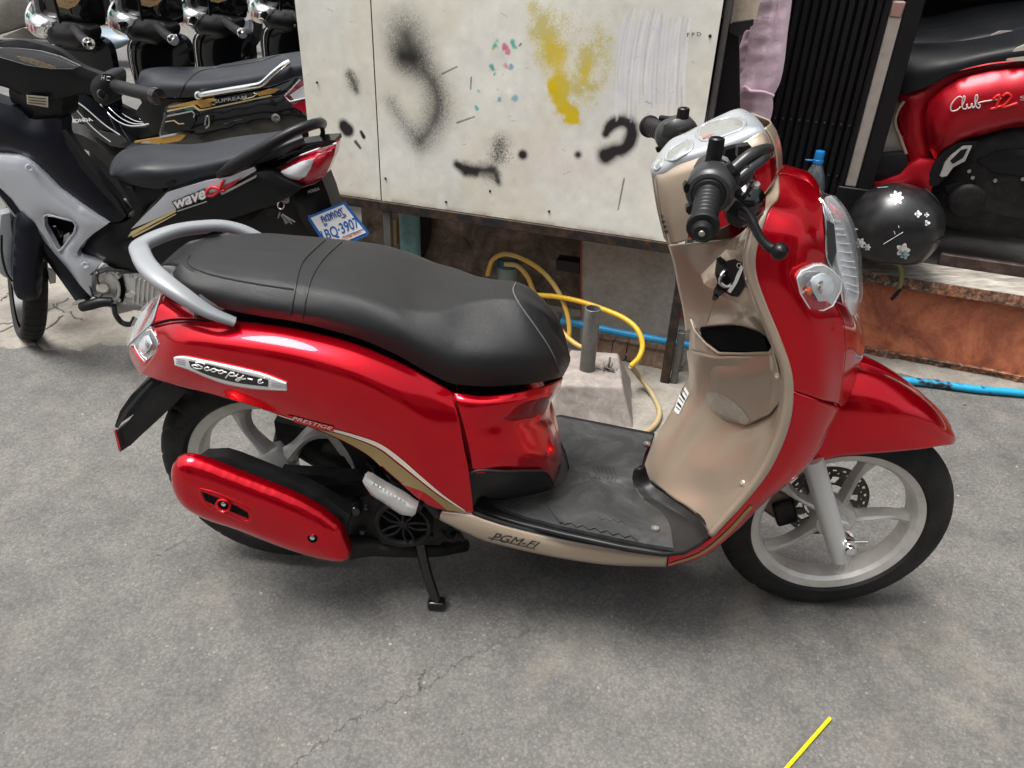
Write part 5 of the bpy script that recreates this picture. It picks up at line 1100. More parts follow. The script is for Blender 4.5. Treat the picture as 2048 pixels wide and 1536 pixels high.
text('sill_print', 'PGM-FI', [(981, 1080), (1075, 1096), (1081, 1084), (986, 1064)], lambda x, y: hit([SILL], x, y, .0012), M['ink'], SILL, shear=.35, bold=.0)
band('sill_print_underline', [SILL], [(976, 1074), (1070, 1097)], [(976, 1075.4), (1070, 1098.4)], M['ink'], SILL, 20, 2, .0013, sm=False)
# dark underside of the floor
pillow('under_cover', FLP, [(905, 1010), (1000, 1035), (1130, 1060), (1330, 1090), (1370, 1075), (1370, 1000), (1290, 900), (1100, 850), (950, 900)], M['black'], SCO, off=-.055, h=0, t=.05, res=.05)
r0 = [(898, 785, 0.144), (909, 785, 0.151), (960, 792, .150), (1010, 789, .140), (1060, 780, .115), (1100, 768, .070), (1126, 757, .0)]
r1 = [(911, 832, 0.166), (922, 832, 0.173), (968, 832, .168), (1015, 830, .150), (1055, 822, .118), (1085, 812, .070), (1102, 803, .0)]
r2 = [(919, 858, 0.170), (930, 858, 0.177), (975, 848, .166), (1020, 842, .142), (1054, 838, .108), (1082, 836, .065), (1100, 826, .0)]
r3 = [(927, 890, 0.174), (938, 890, 0.181), (990, 875, .168), (1030, 868, .142), (1066, 860, .105), (1096, 856, .060), (1112, 858, .0)]
r4 = [(934, 925, 0.174), (945, 925, 0.181), (1000, 915, .172), (1045, 910, .145), (1085, 905, .105), (1112, 905, .055), (1124, 906, .0)]
r5 = [(940, 948, 0.172), (951, 948, 0.179), (1003, 944, .166), (1050, 946, .141), (1088, 949, .106), (1106, 966, .070), (1120, 945, .0)]
r0b = [(903, 802, 0.158), (914, 802, 0.165), (962, 806, .164), (1012, 804, .152), (1060, 798, .124), (1100, 788, .074), (1120, 775, .0)]
APR = skin('seat_apron', rails(r0, r0b, r1, r2, r3, r4, r5), M['red'], SCO, 50, 60, .003, mirror=True)

# ---------------- side panel and tail
pt = [(302, 652, .095), (345, 641, .108), (400, 640, .118), (480, 643, .128), (560, 652, .136), (640, 668, .142), (720, 691, .147), (800, 725, .150), (860, 757, .152), (907, 785, .152)]
p1 = [(309, 668, .112), (345, 656, .132), (400, 655, .145), (480, 660, .155), (560, 670, .163), (640, 688, .168), (720, 714, .172), (800, 752, .174), (862, 792, .175), (915, 822, .172)]
p2 = [(316, 686, .128), (350, 682, .155), (410, 686, .172), (490, 696, .184), (565, 708, .191), (645, 728, .196), (725, 757, .198), (800, 800, .198), (866, 850, .194), (925, 880, .184)]
p3 = [(311, 703, .128), (345, 712, .157), (415, 726, .176), (500, 744, .190), (575, 762, .198), (650, 784, .203), (730, 818, .204), (800, 864, .203), (868, 920, .198), (937, 935, .186)]
p4 = [(297, 724, .112), (335, 739, .146), (420, 760, .168), (510, 784, .183), (585, 806, .192), (655, 832, .197), (735, 868, .199), (795, 912, .199), (862, 972, .196), (943, 984, .185)]
p5 = [(281, 746, .085), (325, 763, .128), (425, 789, .152), (520, 817, .168), (590, 843, .178), (655, 869, .183), (722, 902, .187), (785, 952, .188), (862, 1013, .186), (947, 1026, .180)]
SIDE = skin('side_panel', rails(pt, p1, p2, p3, p4, p5), M['red'], SCO, 90, 60, .003, mirror=True)
seam('panel_seam', [SIDE, APR], [(909, 790), (926, 850), (938, 900), (946, 950), (949, 985)], .0011, M['void'], SIDE, 40, 0)
# top of the tail between the lamp and the grab rail
t0 = [(322, 588, .045), (345, 596, .05), (380, 612, .06), (420, 630, .075), (455, 642, .09)]
t1 = [(314, 612, .075), (340, 618, .085), (375, 627, .095), (415, 637, .105), (455, 643, .112)]
t2 = [(303, 648, .095), (340, 640, .106), (375, 637, .112), (415, 640, .118), (455, 644, .124)]
tc = [np.array([p[0]+.004, 0, p[2]+.006]) for p in rails(t0)[0]]
TAIL = skin('tail_cover', [tc]+rails(t0, t1, t2), M['red'], SCO, 30, 24, .003, mirror=True)
tube('tail_seam', P3([(302, 651, .1), (340, 640, .112), (385, 639, .12), (430, 641, .126)]), .0022, M['void'], TAIL, 6, 24)
# tail lamp
TL = bpy.data.objects.new('tail_lamp', None); col.objects.link(TL); TL.parent = SCO
q0 = [(321, 586, .030), (293, 606, .020), (270, 634, .012), (258, 663, .006), (252, 688, .0)]
q1 = [(322, 589, .045), (304, 614, .050), (288, 640, .046), (274, 664, .040), (261, 690, .032)]
q2 = [(322, 592, .058), (313, 614, .074), (305, 638, .088), (300, 652, .092), (288, 661, .085), ]
qa = [(321, 587, .036), (298, 609, .036), (278, 636, .030), (265, 664, .024), (256, 690, .016)]
tlr = rails(q0, qa, q1, [(322, 590, .052), (309, 613, .064), (297, 640, .070), (288, 656, .07), (275, 676, .062)], q2)
skin('tail_lens', tlr, M['glass'], TL, 24, 24, 0, mirror=True)
skin('tail_lens_red', [[p+np.array([.003, .0, -.001]) for p in r] for r in rails([(318, 592, .030), (300, 608, .028), (284, 636, .024), (270, 664, .018), (262, 686, .012)], [(318, 594, .04), (303, 612, .048), (290, 640, .046), (279, 660, .042), (265, 686, .036)])], M['red_lens'], TL, 20, 8, .002, mirror=True)
skin('tail_reflector', [[p+np.array([.007, .0, -.002]) for p in r] for r in tlr], M['lamp_silver'], TL, 12, 10, .001, mirror=True, smooth=False)
tube('tail_lamp_edge', P3([(322, 590, .06), (314, 614, .077), (304, 645, .094), (289, 660, .088), (268, 679, .062), (256, 692, .04)]), .0022, M['silver_plastic'], TL, 8, 40)
sg2 = [(288, 662), (303, 659), (312, 674), (318, 688), (314, 701), (302, 713), (289, 724), (281, 714), (271, 697), (266, 684), (276, 672)]
RS = bpy.data.objects.new('rear_turn_signal', None); col.objects.link(RS); RS.parent = SCO
sof2 = lambda x: .055+.0013*(x-266)
out_signal(sg2, sof2, RS, (-4, 0))
pillow('amber_bulb', SC, [(304, 694), (308, 692), (309, 698), (306, 702), (303, 699)], M['orange'], RS, off=.112, h=.002, w=.003, t=.002, res=.002)
b0 = [(256, 692, .02), (265, 694, .055), (275, 712, .075), (288, 726, .095), (300, 718, .108)]
b1 = [(258, 708, .015), (266, 712, .045), (274, 724, .065), (283, 735, .082), (292, 730, .1)]
b2 = [(266, 727, .01), (270, 733, .035), (275, 740, .055), (280, 747, .075), (285, 744, .09)]
bc = [np.array([p[0]+.004, 0, p[2]]) for p in rails(b0)[0]]
skin('tail_lower_cover', rails(b0, b1, b2), M['red'], SCO, 20, 16, .003, mirror=True)
# print on the side panel
g0 = [(455, 795), (520, 816), (580, 836), (640, 851), (700, 866), (760, 887), (800, 915), (840, 950), (885, 988), (930, 1020)]
g1 = [(456, 798), (521, 819), (581, 840), (640, 856), (700, 872), (758, 895), (797, 924), (838, 957), (884, 993), (930, 1022)]
band('cream_stripe', [SIDE], g0, g1, M['cream'], SIDE, 90, 3, .0012)
g2 = [(640, 858), (700, 874), (757, 898), (796, 928), (838, 961), (884, 996), (932, 1023)]
g3 = [(641, 860), (690, 882), (740, 912), (775, 945), (800, 965), (850, 985), (895, 1020)]
band('gold_stripe', [SIDE], g2, g3, M['beige_gold'], SIDE, 80, 8, .0010)
band('gold_stripe', [SIDE], [(890, 1002), (915, 1012), (934, 1023)], [(886, 1012), (905, 1018), (930, 1024)], M['beige_gold'], SIDE, 10, 4, .0011)
tx = text('panel_print', 'PRESTIGE', [(585, 838), (664, 859), (667, 853), (587, 831)], lambda x, y: hit([SIDE], x, y, .0020), M['cream'], SIDE, shear=.2, bold=.0)
band('panel_print_ground', [SIDE], [(576, 829), (620, 841), (668, 852)], [(575, 838), (620, 852), (668, 862)], M['red'], SIDE, 30, 3, .0016)
# badge
bo = [(351, 713), (366, 712), (420, 723), (480, 736), (530, 748), (574, 765), (575, 779), (555, 779), (500, 774), (450, 765), (410, 751), (385, 738), (353, 728)]
def onside(px, py, l=.0): return hit([SIDE], px, py, l)
def plateVF(pts, lift, n=60, inner=.86, rise=.003):
    P = np.array([onside(p[0], p[1], 0) for p in lin(np.array(pts+[pts[0]], float), n+1)[:-1]]); c2 = np.array(pts).mean(0)
    return P
BADGE = bpy.data.objects.new('badge', None); col.objects.link(BADGE); BADGE.parent = SCO
up_b = [(351, 713), (366, 712), (420, 722), (480, 735), (530, 748), (574, 765)]; lo_b = [(353, 728), (385, 739), (415, 752), (452, 765), (505, 775), (575, 779)]
band('badge_plate', [SIDE], up_b, lo_b, M['badge_silver'], BADGE, 60, 12, .0045, solid=.005, sm=True)
bp = bpy.data.objects['badge_plate']
band('badge_field', [bp], [(378, 721), (420, 729), (480, 745), (537, 759)], [(382, 734), (412, 748), (470, 764), (536, 773)], M['gloss_black'], BADGE, 50, 6, .0012)
for k in range(3):
    band('badge_rib', [bp], [(353, 717+k*4), (371, 720+k*4.4)], [(353, 718.4+k*4), (371, 721.6+k*4.4)], principled('badge_groove', (.30, .30, .38), .3, .5), BADGE, 8, 2, .0012, sm=False)
    band('badge_rib', [bp], [(543, 764+k*4), (572, 768+k*3.6)], [(543, 765.4+k*4), (572, 769.4+k*3.6)], bpy.data.materials['badge_groove'], BADGE, 8, 2, .0012, sm=False)
SCR = [[(.135, .80), (.10, .98), (.04, .92), (.035, .72), (.085, .58), (.12, .42), (.10, .2), (.05, .12), (.01, .25), (.0, .42), (.03, .5), (.07, .42)],
       [(.20, .52), (.175, .60), (.155, .48), (.155, .28), (.18, .18), (.21, .3), (.235, .45)],
       [(.255, .62), (.235, .5), (.235, .3), (.255, .2), (.28, .3), (.285, .5), (.265, .62), (.29, .5), (.325, .5)],
       [(.345, .62), (.325, .5), (.325, .3), (.345, .2), (.37, .3), (.375, .5), (.355, .62), (.38, .5), (.415, .5)],
       [(.515, .64), (.505, .3), (.495, -.15)], [(.51, .5), (.54, .64), (.57, .5), (.565, .3), (.54, .2), (.515, .3), (.55, .22), (.60, .4)],
       [(.605, .62), (.605, .35), (.63, .2), (.66, .35), (.67, .62)], [(.67, .62), (.665, .1), (.645, -.15), (.615, -.05), (.65, .1), (.72, .3)],
       [(.74, .38), (.80, .38)], [(.86, .45), (.885, .62), (.89, .55), (.875, .28), (.895, .18), (.93, .35)], [(.905, .82), (.908, .86)]]
SCR = [[((u if u < .42 else u-.06)*1.08, v) for u, v in L_] for L_ in SCR]
strokes('badge_script', SCR, [(384, 735), (532, 772), (545, 755), (390, 721)], lambda x, y: hit([bp], x, y, .002), .0013, M['badge_silver'], BADGE)

# ---------------- seat
sb = [(350, 560, .075), (356, 580, .095), (380, 597, .112), (450, 618, .130), (520, 632, .137), (590, 643, .140), (660, 660, .143), (720, 678, .145), (790, 708, .147), (850, 742, .147), (900, 766, .146), (950, 772, .140), (1010, 772, .125), (1070, 766, .100), (1110, 758, .060), (1127, 752, .0)]
sm_ = [(346, 545, .085), (352, 560, .103), (380, 574, .121), (450, 594, .138), (520, 610, .145), (590, 622, .148), (660, 634, .150), (720, 650, .152), (790, 668, .154), (850, 695, .155), (905, 715, .154), (955, 715, .148), (1015, 712, .132), (1075, 712, .106), (1120, 716, .064), (1141, 716, .0)]
sc_ = [(362, 522, .078), (370, 535, .092), (395, 550, .104), (455, 562, .120), (520, 572, .124), (590, 582, .128), (660, 596, .134), (720, 608, .136), (785, 628, .136), (830, 640, .130), (880, 630, .108), (930, 615, .074), (985, 605, .052), (1040, 606, .044), (1085, 630, .032), (1118, 672, .0)]
def topz(x):  # centre line height of the seat above the road
    return float(np.interp(x, [-.80, -.76, -.70, -.67, -.55, -.42, -.37, -.31, -.27, -.23, -.19, -.14, -.09, -.045, 0], [.745, .765, .787, .792, .790, .780, .772, .756, .745, .739, .739, .742, .740, .713, .66]))
seatR = rails(sb, sm_, sc_)
ce = seatR[2]; cr2 = []; cr3 = []
for k_, p in enumerate(ce):
    bx_ = max(0, 1-k_/4)**1.6; p = np.array(p); p[0] -= .0
    x2 = p[0]-.055*bx_; x3 = p[0]-.085*bx_
    cr2.append(np.array([x2, p[1]*.72, (max(p[2], topz(x2))*.6+p[2]*.4+.002) if bx_ == 0 else topz(x2)*.7+p[2]*.3])); cr3.append(np.array([x3, 0, max(topz(x3), p[2]+.002) if bx_ == 0 else topz(x3)]))
seatR = seatR+[cr2, cr3]
Mseat = loft(seatR, 90, 44); Mm = mir(Mseat); Mm[-1] = Mseat[-1]; mb = MB(); mb.add(*grid(Mseat)); _V, _F = grid(Mm); mb.add(_V, [f[::-1] for f in _F])
SEAT = mb.out('seat', M['vinyl'], SCO, flip=False); _w = SEAT.modifiers.new('weld', 'WELD'); _w.merge_threshold = .0004
pillow('inner_body', SC, [(345, 640), (420, 628), (590, 655), (720, 690), (850, 755), (905, 778), (1010, 775), (1055, 768), (1035, 800), (1030, 850), (1050, 955), (1000, 965), (955, 985), (925, 930), (900, 850), (780, 780), (560, 720), (350, 690)], M['black'], SCO, off=.105, h=0, t=.21, res=.05)
def ss(pts, r=.0014, mt='thread', l=.0006, n=60): return seam('seat_seam', [SEAT], pts, r, M[mt], SEAT, n, l)
ss([(650, 480), (628, 500), (605, 525), (596, 550), (590, 580), (585, 610), (581, 632)], .0017, 'welt')
ss([(684, 484), (655, 510), (635, 535), (622, 560), (614, 590), (608, 620), (605, 640)], .0014, 'welt')
ss([(380, 512), (374, 520), (378, 530), (400, 542), (450, 556), (520, 569), (560, 575), (590, 579)], .0017, 'welt')
ss([(1032, 566), (1026, 580), (1035, 603), (1050, 625), (1075, 660), (1095, 690), (1108, 715), (1118, 745)], .0015, 'thread', .0008)
pillow('seat_pocket', SC, [(393, 582), (402, 582), (455, 605), (462, 613), (456, 618), (440, 614), (398, 598)], M['void'], SEAT, off=.143, h=0, t=.01, res=.01) if False else None
# ---------------- grab rail
gr = [(470, 644, .150), (420, 625, .160), (370, 594, .158), (325, 562, .140), (297, 535, .105), (283, 510, .06), (284, 490, .0)]
GP = P3(gr); far = mir(GP)[::-1][1:]; path = np.vstack([GP, far]); path = spl(path, 80)
def railVF(path, wd, hh):
    T = np.gradient(path, axis=0); T /= np.linalg.norm(T, axis=1)[:, None]; up = np.array([-.12, 0, 1.]); up /= np.linalg.norm(up); out = []
    k = len(path); seg = 16
    for i in range(k):
        s = np.cross(T[i], up); s /= np.linalg.norm(s); u = np.cross(s, T[i]); e = min(i, k-1-i)/(k/2); wv = wd*(.75+.35*min(1, e*2.2)); hv = hh*(.55+.45*min(1, e*3))
        ring = []
        for a in np.linspace(0, 2*np.pi, seg, endpoint=False):
            ca, sa = math.cos(a), math.sin(a); ring.append(path[i]+s*wv*math.copysign(abs(ca)**.7, ca)+u*hv*math.copysign(abs(sa)**.7, sa))
        out.append(ring)
    V, F = grid(np.array(out), closed_v=True); F = list(F)+[tuple(range(seg))[::-1], tuple((k-1)*seg+j for j in range(seg))]; return V, F
V, F = railVF(path, .0168, .0125); GRAB = mk('grab_rail', V, F, M['rail_silver'], SCO, sharp=50)
pillow('rail_inner_bolt_cover', SC, [(398, 590), (410, 588), (452, 606), (458, 613), (445, 620), (405, 602)], M['rail_silver'], GRAB, off=.128, h=.004, w=.008, t=.02, res=.008)

# ---------------- rear mudguard, number plate hanger
mg1 = [(300, 757), (262, 790), (240, 822), (229, 853), (243, 845), (268, 828), (290, 815), (330, 780), (328, 765)]
RG = pillow('rear_mudguard', SC, mg1, M['plastic'], SCO, off=.055, h=.01, w=.02, t=.12, res=.02)
mg2 = [(330, 764), (374, 782), (352, 806), (318, 838), (285, 868), (262, 890), (240, 904), (230, 864), (252, 848), (274, 820), (300, 785)]
pillow('mudguard_flap', SC, mg2, M['plastic'], RG, off=.075, h=.008, w=.02, t=.02, res=.02)
pillow('flap_edge_trim', SC, [(229, 855), (248, 822), (275, 790), (303, 762), (306, 765), (280, 794), (254, 826), (236, 856)], M['gunmetal'], RG, off=.082, h=0, t=.004)
pillow('rear_reflector', SC, [(228, 862), (231, 860), (241, 896), (238, 904)], M['red_lens'], RG, off=.085, h=.002, w=.003, t=.004, res=.01)

# ---------------- engine, silencer, stand
ENG = bpy.data.objects.new('engine', None); col.objects.link(ENG); ENG.parent = SCO
pillow('rear_hub_housing', SC, [(548, 842), (640, 864), (715, 900), (730, 935), (690, 960), (630, 935), (580, 905), (552, 870)], M['engine'], ENG, off=-.02, h=.02, w=.03, t=.05)
pillow('swing_arm', SC, [(560, 945), (700, 955), (760, 950), (770, 1010), (740, 1060), (700, 1050), (650, 1010), (560, 985)], M['engine'], ENG, off=.085, h=.008, w=.02, t=.03)
pillow('swing_arm_rib', SC, [(630, 973), (720, 968), (742, 978), (735, 990), (690, 992)], M['black'], ENG, off=.098, h=.003, w=.006, t=.006)
pillow('crankcase', SC, [(690, 1010), (740, 985), (830, 985), (885, 1030), (905, 1060), (880, 1090), (760, 1090), (700, 1080)], M['engine'], ENG, off=.095, h=.015, w=.03, t=.18)
fc = S(807, 1049, .125); fd = np.array([0, -1, 0])
lathe('fan_cover_ring', [(.050, -.03), (.060, -.02), (.062, .0), (.058, .006), (.052, .004), (.049, -.004)], fc, fd, M['engine'], ENG, 48)
lathe('fan_cover_back', [(0, -.012), (.05, -.012), (.052, -.02)], fc, fd, M['void'], ENG, 40)
for k in range(10):
    a = 2*math.pi*k/10+.3; u = np.array([math.cos(a), 0, math.sin(a)]); a2 = a+(.16 if k % 2 else -.16); u2 = np.array([math.cos(a2), 0, math.sin(a2)])
    tube('fan_cover_spoke', [fc+u*.008, fc+u*.03+fd*.002, fc+u2*.051], [.0030, .0026, .0034], M['engine'], ENG, 8, 8)
lathe('fan_cover_hub', [(0, .004), (.008, .004), (.011, 0), (.011, -.01)], fc, fd, M['engine'], ENG, 20)
pillow('fan_shroud', SC, [(752, 1062), (765, 1050), (775, 1075), (800, 1092), (840, 1085), (852, 1065), (866, 1075), (850, 1090), (800, 1096), (762, 1086)], M['engine'], ENG, off=.115, h=.004, w=.01, t=.03, res=.01)
lathe('oil_filler', [(0, .022), (.010, .022), (.013, .018), (.014, .006), (.010, .004), (.010, -.02)], S(712, 1012, .115), (.15, -1, .1), M['gloss_black'], ENG, 24)
lathe('engine_bolt', [(0, .01), (.006, .01), (.007, .0)], S(726, 1060, .11), (0, -1, 0), M['gunmetal'], ENG, 6)
lathe('engine_bolt', [(0, .01), (.005, .01), (.006, .0)], S(733, 1012, .11), (0, -1, 0), M['gunmetal'], ENG, 6)
tube('brake_pipe', P3([(880, 1060, .10), (895, 1078, .11), (912, 1078, .11), (916, 1066, .10), (926, 1080, .09)]), .005, M['engine'], ENG, 10, 24)
pillow('air_box', SC, [(640, 905), (700, 915), (760, 940), (790, 975), (770, 1000), (715, 960)], M['engine'], ENG, off=.03, h=.01, w=.03, t=.06)
lathe('shock_absorber', [(.024, -.06), (.024, .05), (.018, .06)], S(575, 850, -.08), (.3, 0, 1), M['engine'], ENG, 20)
tube('fuel_hose', P3([(735, 925, .05), (750, 945, .08), (745, 960, .09), (760, 975, .10)]), .006, M['black'], ENG, 8, 20)
tube('fuel_hose', P3([(760, 930, .04), (775, 950, .08), (785, 962, .09)]), .005, M['black'], ENG, 8, 20)
# silencer
mu = [(342, 950), (346, 929), (356, 917), (372, 913), (390, 915), (484, 950), (601, 997), (653, 1028), (681, 1054), (697, 1088), (703, 1106), (699, 1116), (685, 1120), (641, 1114), (562, 1089), (484, 1058), (406, 1031), (368, 1008), (350, 982)]
SIL = bpy.data.objects.new('silencer', None); col.objects.link(SIL); SIL.parent = SCO
pillow('silencer_body', SC, [(378, 935), (405, 915), (446, 913), (475, 922), (560, 956), (620, 980), (660, 1002), (700, 1030), (690, 1070), (600, 1062), (450, 1000), (390, 965)], M['plastic'], SIL, off=.158, h=.012, w=.025, t=.03, res=.015)
GU = pillow('silencer_guard', SC, mu, M['red'], SIL, off=.192, h=.026, w=.050, t=.012, res=.007, smoothout=110, relax=0)
def ong(px, py, l=.001): return hit([GU], px, py, l)
band('guard_slot_shade', [GU], [(404, 984), (430, 994), (470, 1011), (496, 1026)], [(411, 1001), (436, 1012), (466, 1024), (497, 1037)], M['void'], SIL, 30, 4, .0008)  # black patch laid on the guard, painted shade of an open slot
seam('guard_slot_edge', [GU], [(400, 978), (440, 990), (498, 1020), (506, 1034), (498, 1044), (460, 1030), (412, 1008), (402, 990), (400, 978)], .004, M['red'], SIL, 60, -.002, 10)
for q, r in (((448, 1009), .0165), ((625, 1076), .011)):
    c = ong(*q, 0); n = np.array([0, -1, .22])
    if r > .012: lathe('guard_boss', [(.0098, -.008), (.0100, .004), (.0125, .007), (.0155, .005), (.0175, -.004), (.0175, -.012)], c, n, M['red'], SIL, 28)
    lathe('guard_bolt_well', [(0, .0012), (.0098 if r > .012 else .0105, .0012), (.0105, -.004)], c, n, M['void'], SIL, 24)
    lathe('guard_bolt', [(0, .005), (.003, .005), (.0048, .004), (.005, .0)], c+np.array([.001, 0, .003]), n, M['chrome'], SIL, 16)
tube('exhaust_pipe', P3([(690, 1095, .13), (740, 1093, .11), (800, 1098, .09), (870, 1098, .06), (930, 1090, .0)]), [.028, .020, .018, .018, .016], M['engine'], SIL, 16, 30)
# passenger foot peg and its hanger
HG = pillow('peg_hanger', SC, [(781, 960), (800, 968), (830, 980), (858, 994), (876, 1008), (888, 1024), (886, 1034), (874, 1039), (864, 1030), (851, 1013), (830, 1003), (800, 992), (784, 980)], M['plastic'], SCO, off=.150, h=.010, w=.014, t=.03, res=.008)
PEG = pillow('passenger_peg', SC, [(725, 962), (731, 957), (740, 960), (752, 968), (780, 984), (811, 1001), (822, 1010), (834, 1017), (831, 1028), (825, 1033), (800, 1029), (768, 1007), (742, 990), (729, 971)], M['alu'], SCO, off=.205, h=.010, w=.012, t=.022, res=.006)
for k in range(9):
    p = np.array([746+7.5*k, 966+4.6*k]); tube('peg_tread', [S(p[0], p[1], .208), S(p[0]+7, p[1]-2, .19), S(p[0]+12, p[1]+3, .185)], .0022, M['alu'], PEG, 6)
pillow('peg_joint', SC, [(806, 1002), (816, 996), (832, 1008), (846, 1012), (842, 1022), (826, 1018)], M['black'], SCO, off=.19, h=.006, w=.008, t=.03, res=.008)
# centre stand: two legs and a cross tube
CS = bpy.data.objects.new('centre_stand', None); col.objects.link(CS); CS.parent = SCO
for s in (1, -1):
    tube('stand_leg', [np.array([-.285, s*-.085, .16]), np.array([-.268, s*-.105, .09]), np.array([-.245, s*-.124, .022])], [.013, .012, .012], M['gloss_black'], CS, 12, 12)
    V, F = boxVF((-.243, s*-.126, .0135), (.020, 0, 0), (0, .014, 0), (0, 0, .0125)); mk('stand_foot', V, F, M['gloss_black'], CS, bevel=.006, sharp=40)
tube('stand_cross_tube', [(-.285, -.085, .155), (-.285, .085, .155)], .012, M['gloss_black'], CS, 12)
tube('side_stand', [(-.16, .10, .17), (-.30, .125, .12), (-.36, .12, .10)], .009, M['gloss_black'], CS, 10, 12)

# ------------------------------------------------------------------ the black and silver motorbike on the left
WV = leanplane((-1.88, .97, 0), -3.0, 5.0)
WB = thing('motorbike', (-1.3, .95, 0), 'black and silver underbone motorbike with red and white tail lamp, parked behind the red scooter', 'motorbike')
M['navy'] = grain(principled('blue_black_plastic', (.005, .006, .011), .36, spec=.35), 900, .1)
M['dark_plastic'] = grain(principled('dark_grey_plastic', (.008, .0085, .0095), .38, spec=.3), 1100, .12)
M['silver_paint'] = principled('silver_paint', (.56, .59, .65), .30, .5, coat=.8, coatr=.05)
M['bikeblack'] = principled('gloss_black_paint', (.004, .005, .007), .2, coat=.45, spec=.2)
M['seat2'] = grain(principled('ribbed_seat_vinyl', (.018, .021, .026), .44, spec=.4), 300, .3, .0008)
M['gold'] = principled('gold_decal', (.52, .30, .07), .35, .35); M['gold_pale'] = principled('pale_gold_line', (.62, .50, .26), .4, .2)
M['silver_line'] = principled('silver_line', (.45, .45, .45), .4, .4); M['red_print_glint'] = principled('red_print_and_glint', (.55, .02, .03), .4)
M['smoke_lens'] = principled('dark_red_lens', (.10, .006, .012), .1, coat=.8)
def WP(name, pts, mat, off, h=.01, w=.03, t=.02, res=.022, parent=WB, **k): return pillow(name, WV, pts, mat, parent, off=off, h=h, w=w, t=t, res=res, **k)
# front wheel, turned away on full lock: seen end on from behind
gc = G(54, 672, 0); wd_ = gc-CAM; wd_[2] = 0; wd_ /= np.linalg.norm(wd_); ax_ = np.array([wd_[1], -wd_[0], 0]); ln = R(14); uz_ = np.array([0, 0, 1.])*math.cos(ln)+ax_*math.sin(ln); ax_ = ax_*math.cos(ln)-np.array([0, 0, 1.])*math.sin(ln); wc = gc+wd_*.02+uz_*.268
wh = bpy.data.objects.new('front_wheel', None); col.objects.link(wh); wh.parent = WB
pr = []
for i in range(17):
    t = math.pi*(i/16)-math.pi/2; pr.append((.272-.030+.030*math.cos(t)**.7, .036*math.sin(t)))
V, F = latheVF([(.225, -.028)]+pr+[(.225, .028)], wc, ax_, 240); V = V.copy()
rad = np.linalg.norm((V-wc)-np.outer((V-wc)@ax_, ax_), axis=1); al = (V-wc)@ax_; idx = np.tile(np.arange(240), 19); V -= ((V-wc)-np.outer((V-wc)@ax_, ax_))*np.where((rad > .262) & (((idx % 5) == 0) | (np.abs(al-.012) < .002)), .014, 0)[:, None]
mk('tyre', V, F, M['rubber'], wh, sharp=25); lathe('rim', [(.225, -.02), (.215, -.024), (.205, 0), (.215, .024), (.225, .02)], wc, ax_, M['black'], wh, 60); lathe('hub', [(.0, -.05), (.03, -.05), (.05, -.02), (.05, .02), (.03, .05), (0, .05)], wc, ax_, M['alu'], wh, 24)
for k in range(18):
    a = 2*math.pi*k/18; u = wd_*math.cos(a)+np.array([0, 0, math.sin(a)]); tube('spoke', [wc+u*.045+ax_*.02*(1 if k % 2 else -1), wc+u*.21], .0018, M['steel'], wh, 5)
def WQ(px, py, o): d = ray(px, py); q = gc-wd_*o; t = ((q-CAM) @ wd_)/(d @ wd_); return CAM+d*t
class _F: pass
WF = Plane(gc-wd_*.31, -wd_)
pillow('front_mudguard', WF, [(32, 440), (40, 425), (84, 432), (87, 470), (86, 540), (82, 585), (74, 598), (40, 599), (30, 588), (26, 560), (28, 500)], M['navy'], WB, off=.03, h=.03, w=.05, t=.10, res=.012, smoothout=60)
pillow('fork_cover', WF, [(2, 430), (20, 425), (24, 470), (24, 545), (18, 558), (6, 552), (-6, 540)], M['silver_plastic'], WB, off=-.03, h=.02, w=.03, t=.05)
tube('brake_cable', [WF(3, 470, .02), WF(4, 510, .03), WF(14, 548, .03), WF(24, 562, .02)], .0035, M['black'], WB, 6, 16)
pillow('fork_leg', WF, [(96, 540), (112, 545), (112, 566), (100, 568)], M['steel'], WB, off=-.06, h=.01, w=.02, t=.03)
# handlebar cowl
WP('handlebar_cowl', [(-60, 100), (-20, 88), (40, 80), (85, 90), (118, 102), (160, 132), (200, 148), (232, 160), (236, 172), (226, 186), (196, 190), (150, 190), (124, 196), (60, 200), (20, 178), (-60, 150)], M['dark_plastic'], .095, h=.016, w=.07, t=.02, res=.012, smoothout=90)
WP('instrument_glass', [(-50, 88), (0, 96), (40, 97), (80, 102), (120, 113), (160, 132), (146, 138), (104, 138), (54, 131), (10, 118), (-50, 100)], M['meter_glass'], .124, h=.004, w=.03, t=.006, res=.012)
WP('instrument_face', [(0, 100), (60, 104), (110, 116), (150, 132), (105, 134), (60, 127), (20, 114)], M['gloss_black'], .114, h=.0, w=.03, t=.004)
def dialm():
    m = principled('dial_print', (.3, .2, .1), .5); co = coords(m); LK(m, ramp(m, noise(m, co, 120, 4, .8), [(.4, (.03, .03, .03)), (.5, (.40, .22, .08)), (.6, (.06, .12, .10)), (.7, (.45, .12, .06))]), bsdf(m).inputs['Base Color']); return m
WP('instrument_dial', [(32, 112), (60, 117), (100, 130), (112, 136), (80, 133), (45, 122)], dialm(), .118, h=0, t=.002)
WP('head_column', [(20, 170), (60, 150), (118, 168), (126, 190), (124, 210), (120, 240), (60, 238), (44, 225), (42, 210), (24, 205)], M['dark_plastic'], .085, h=.025, w=.05, t=.08, smoothout=60)
lb = WP('warning_label', [(53, 190), (96, 194), (96, 215), (54, 208)], principled('label_paper', (.42, .38, .28), .6), .114, h=0, t=.001)
for k in range(3): WP('label_line', [(56, 193.5+k*5.5), (92, 197+k*5.5), (92, 198.6+k*5.5), (56, 195+k*5.5)], M['ink'], .1155, h=0, t=.0006, parent=lb)
tube('grip', [WV(232, 172, .20), WV(262, 180, .24), WV(300, 189, .28), WV(318, 193, .295)], .0165, M['grip'], WB, 16, 20)
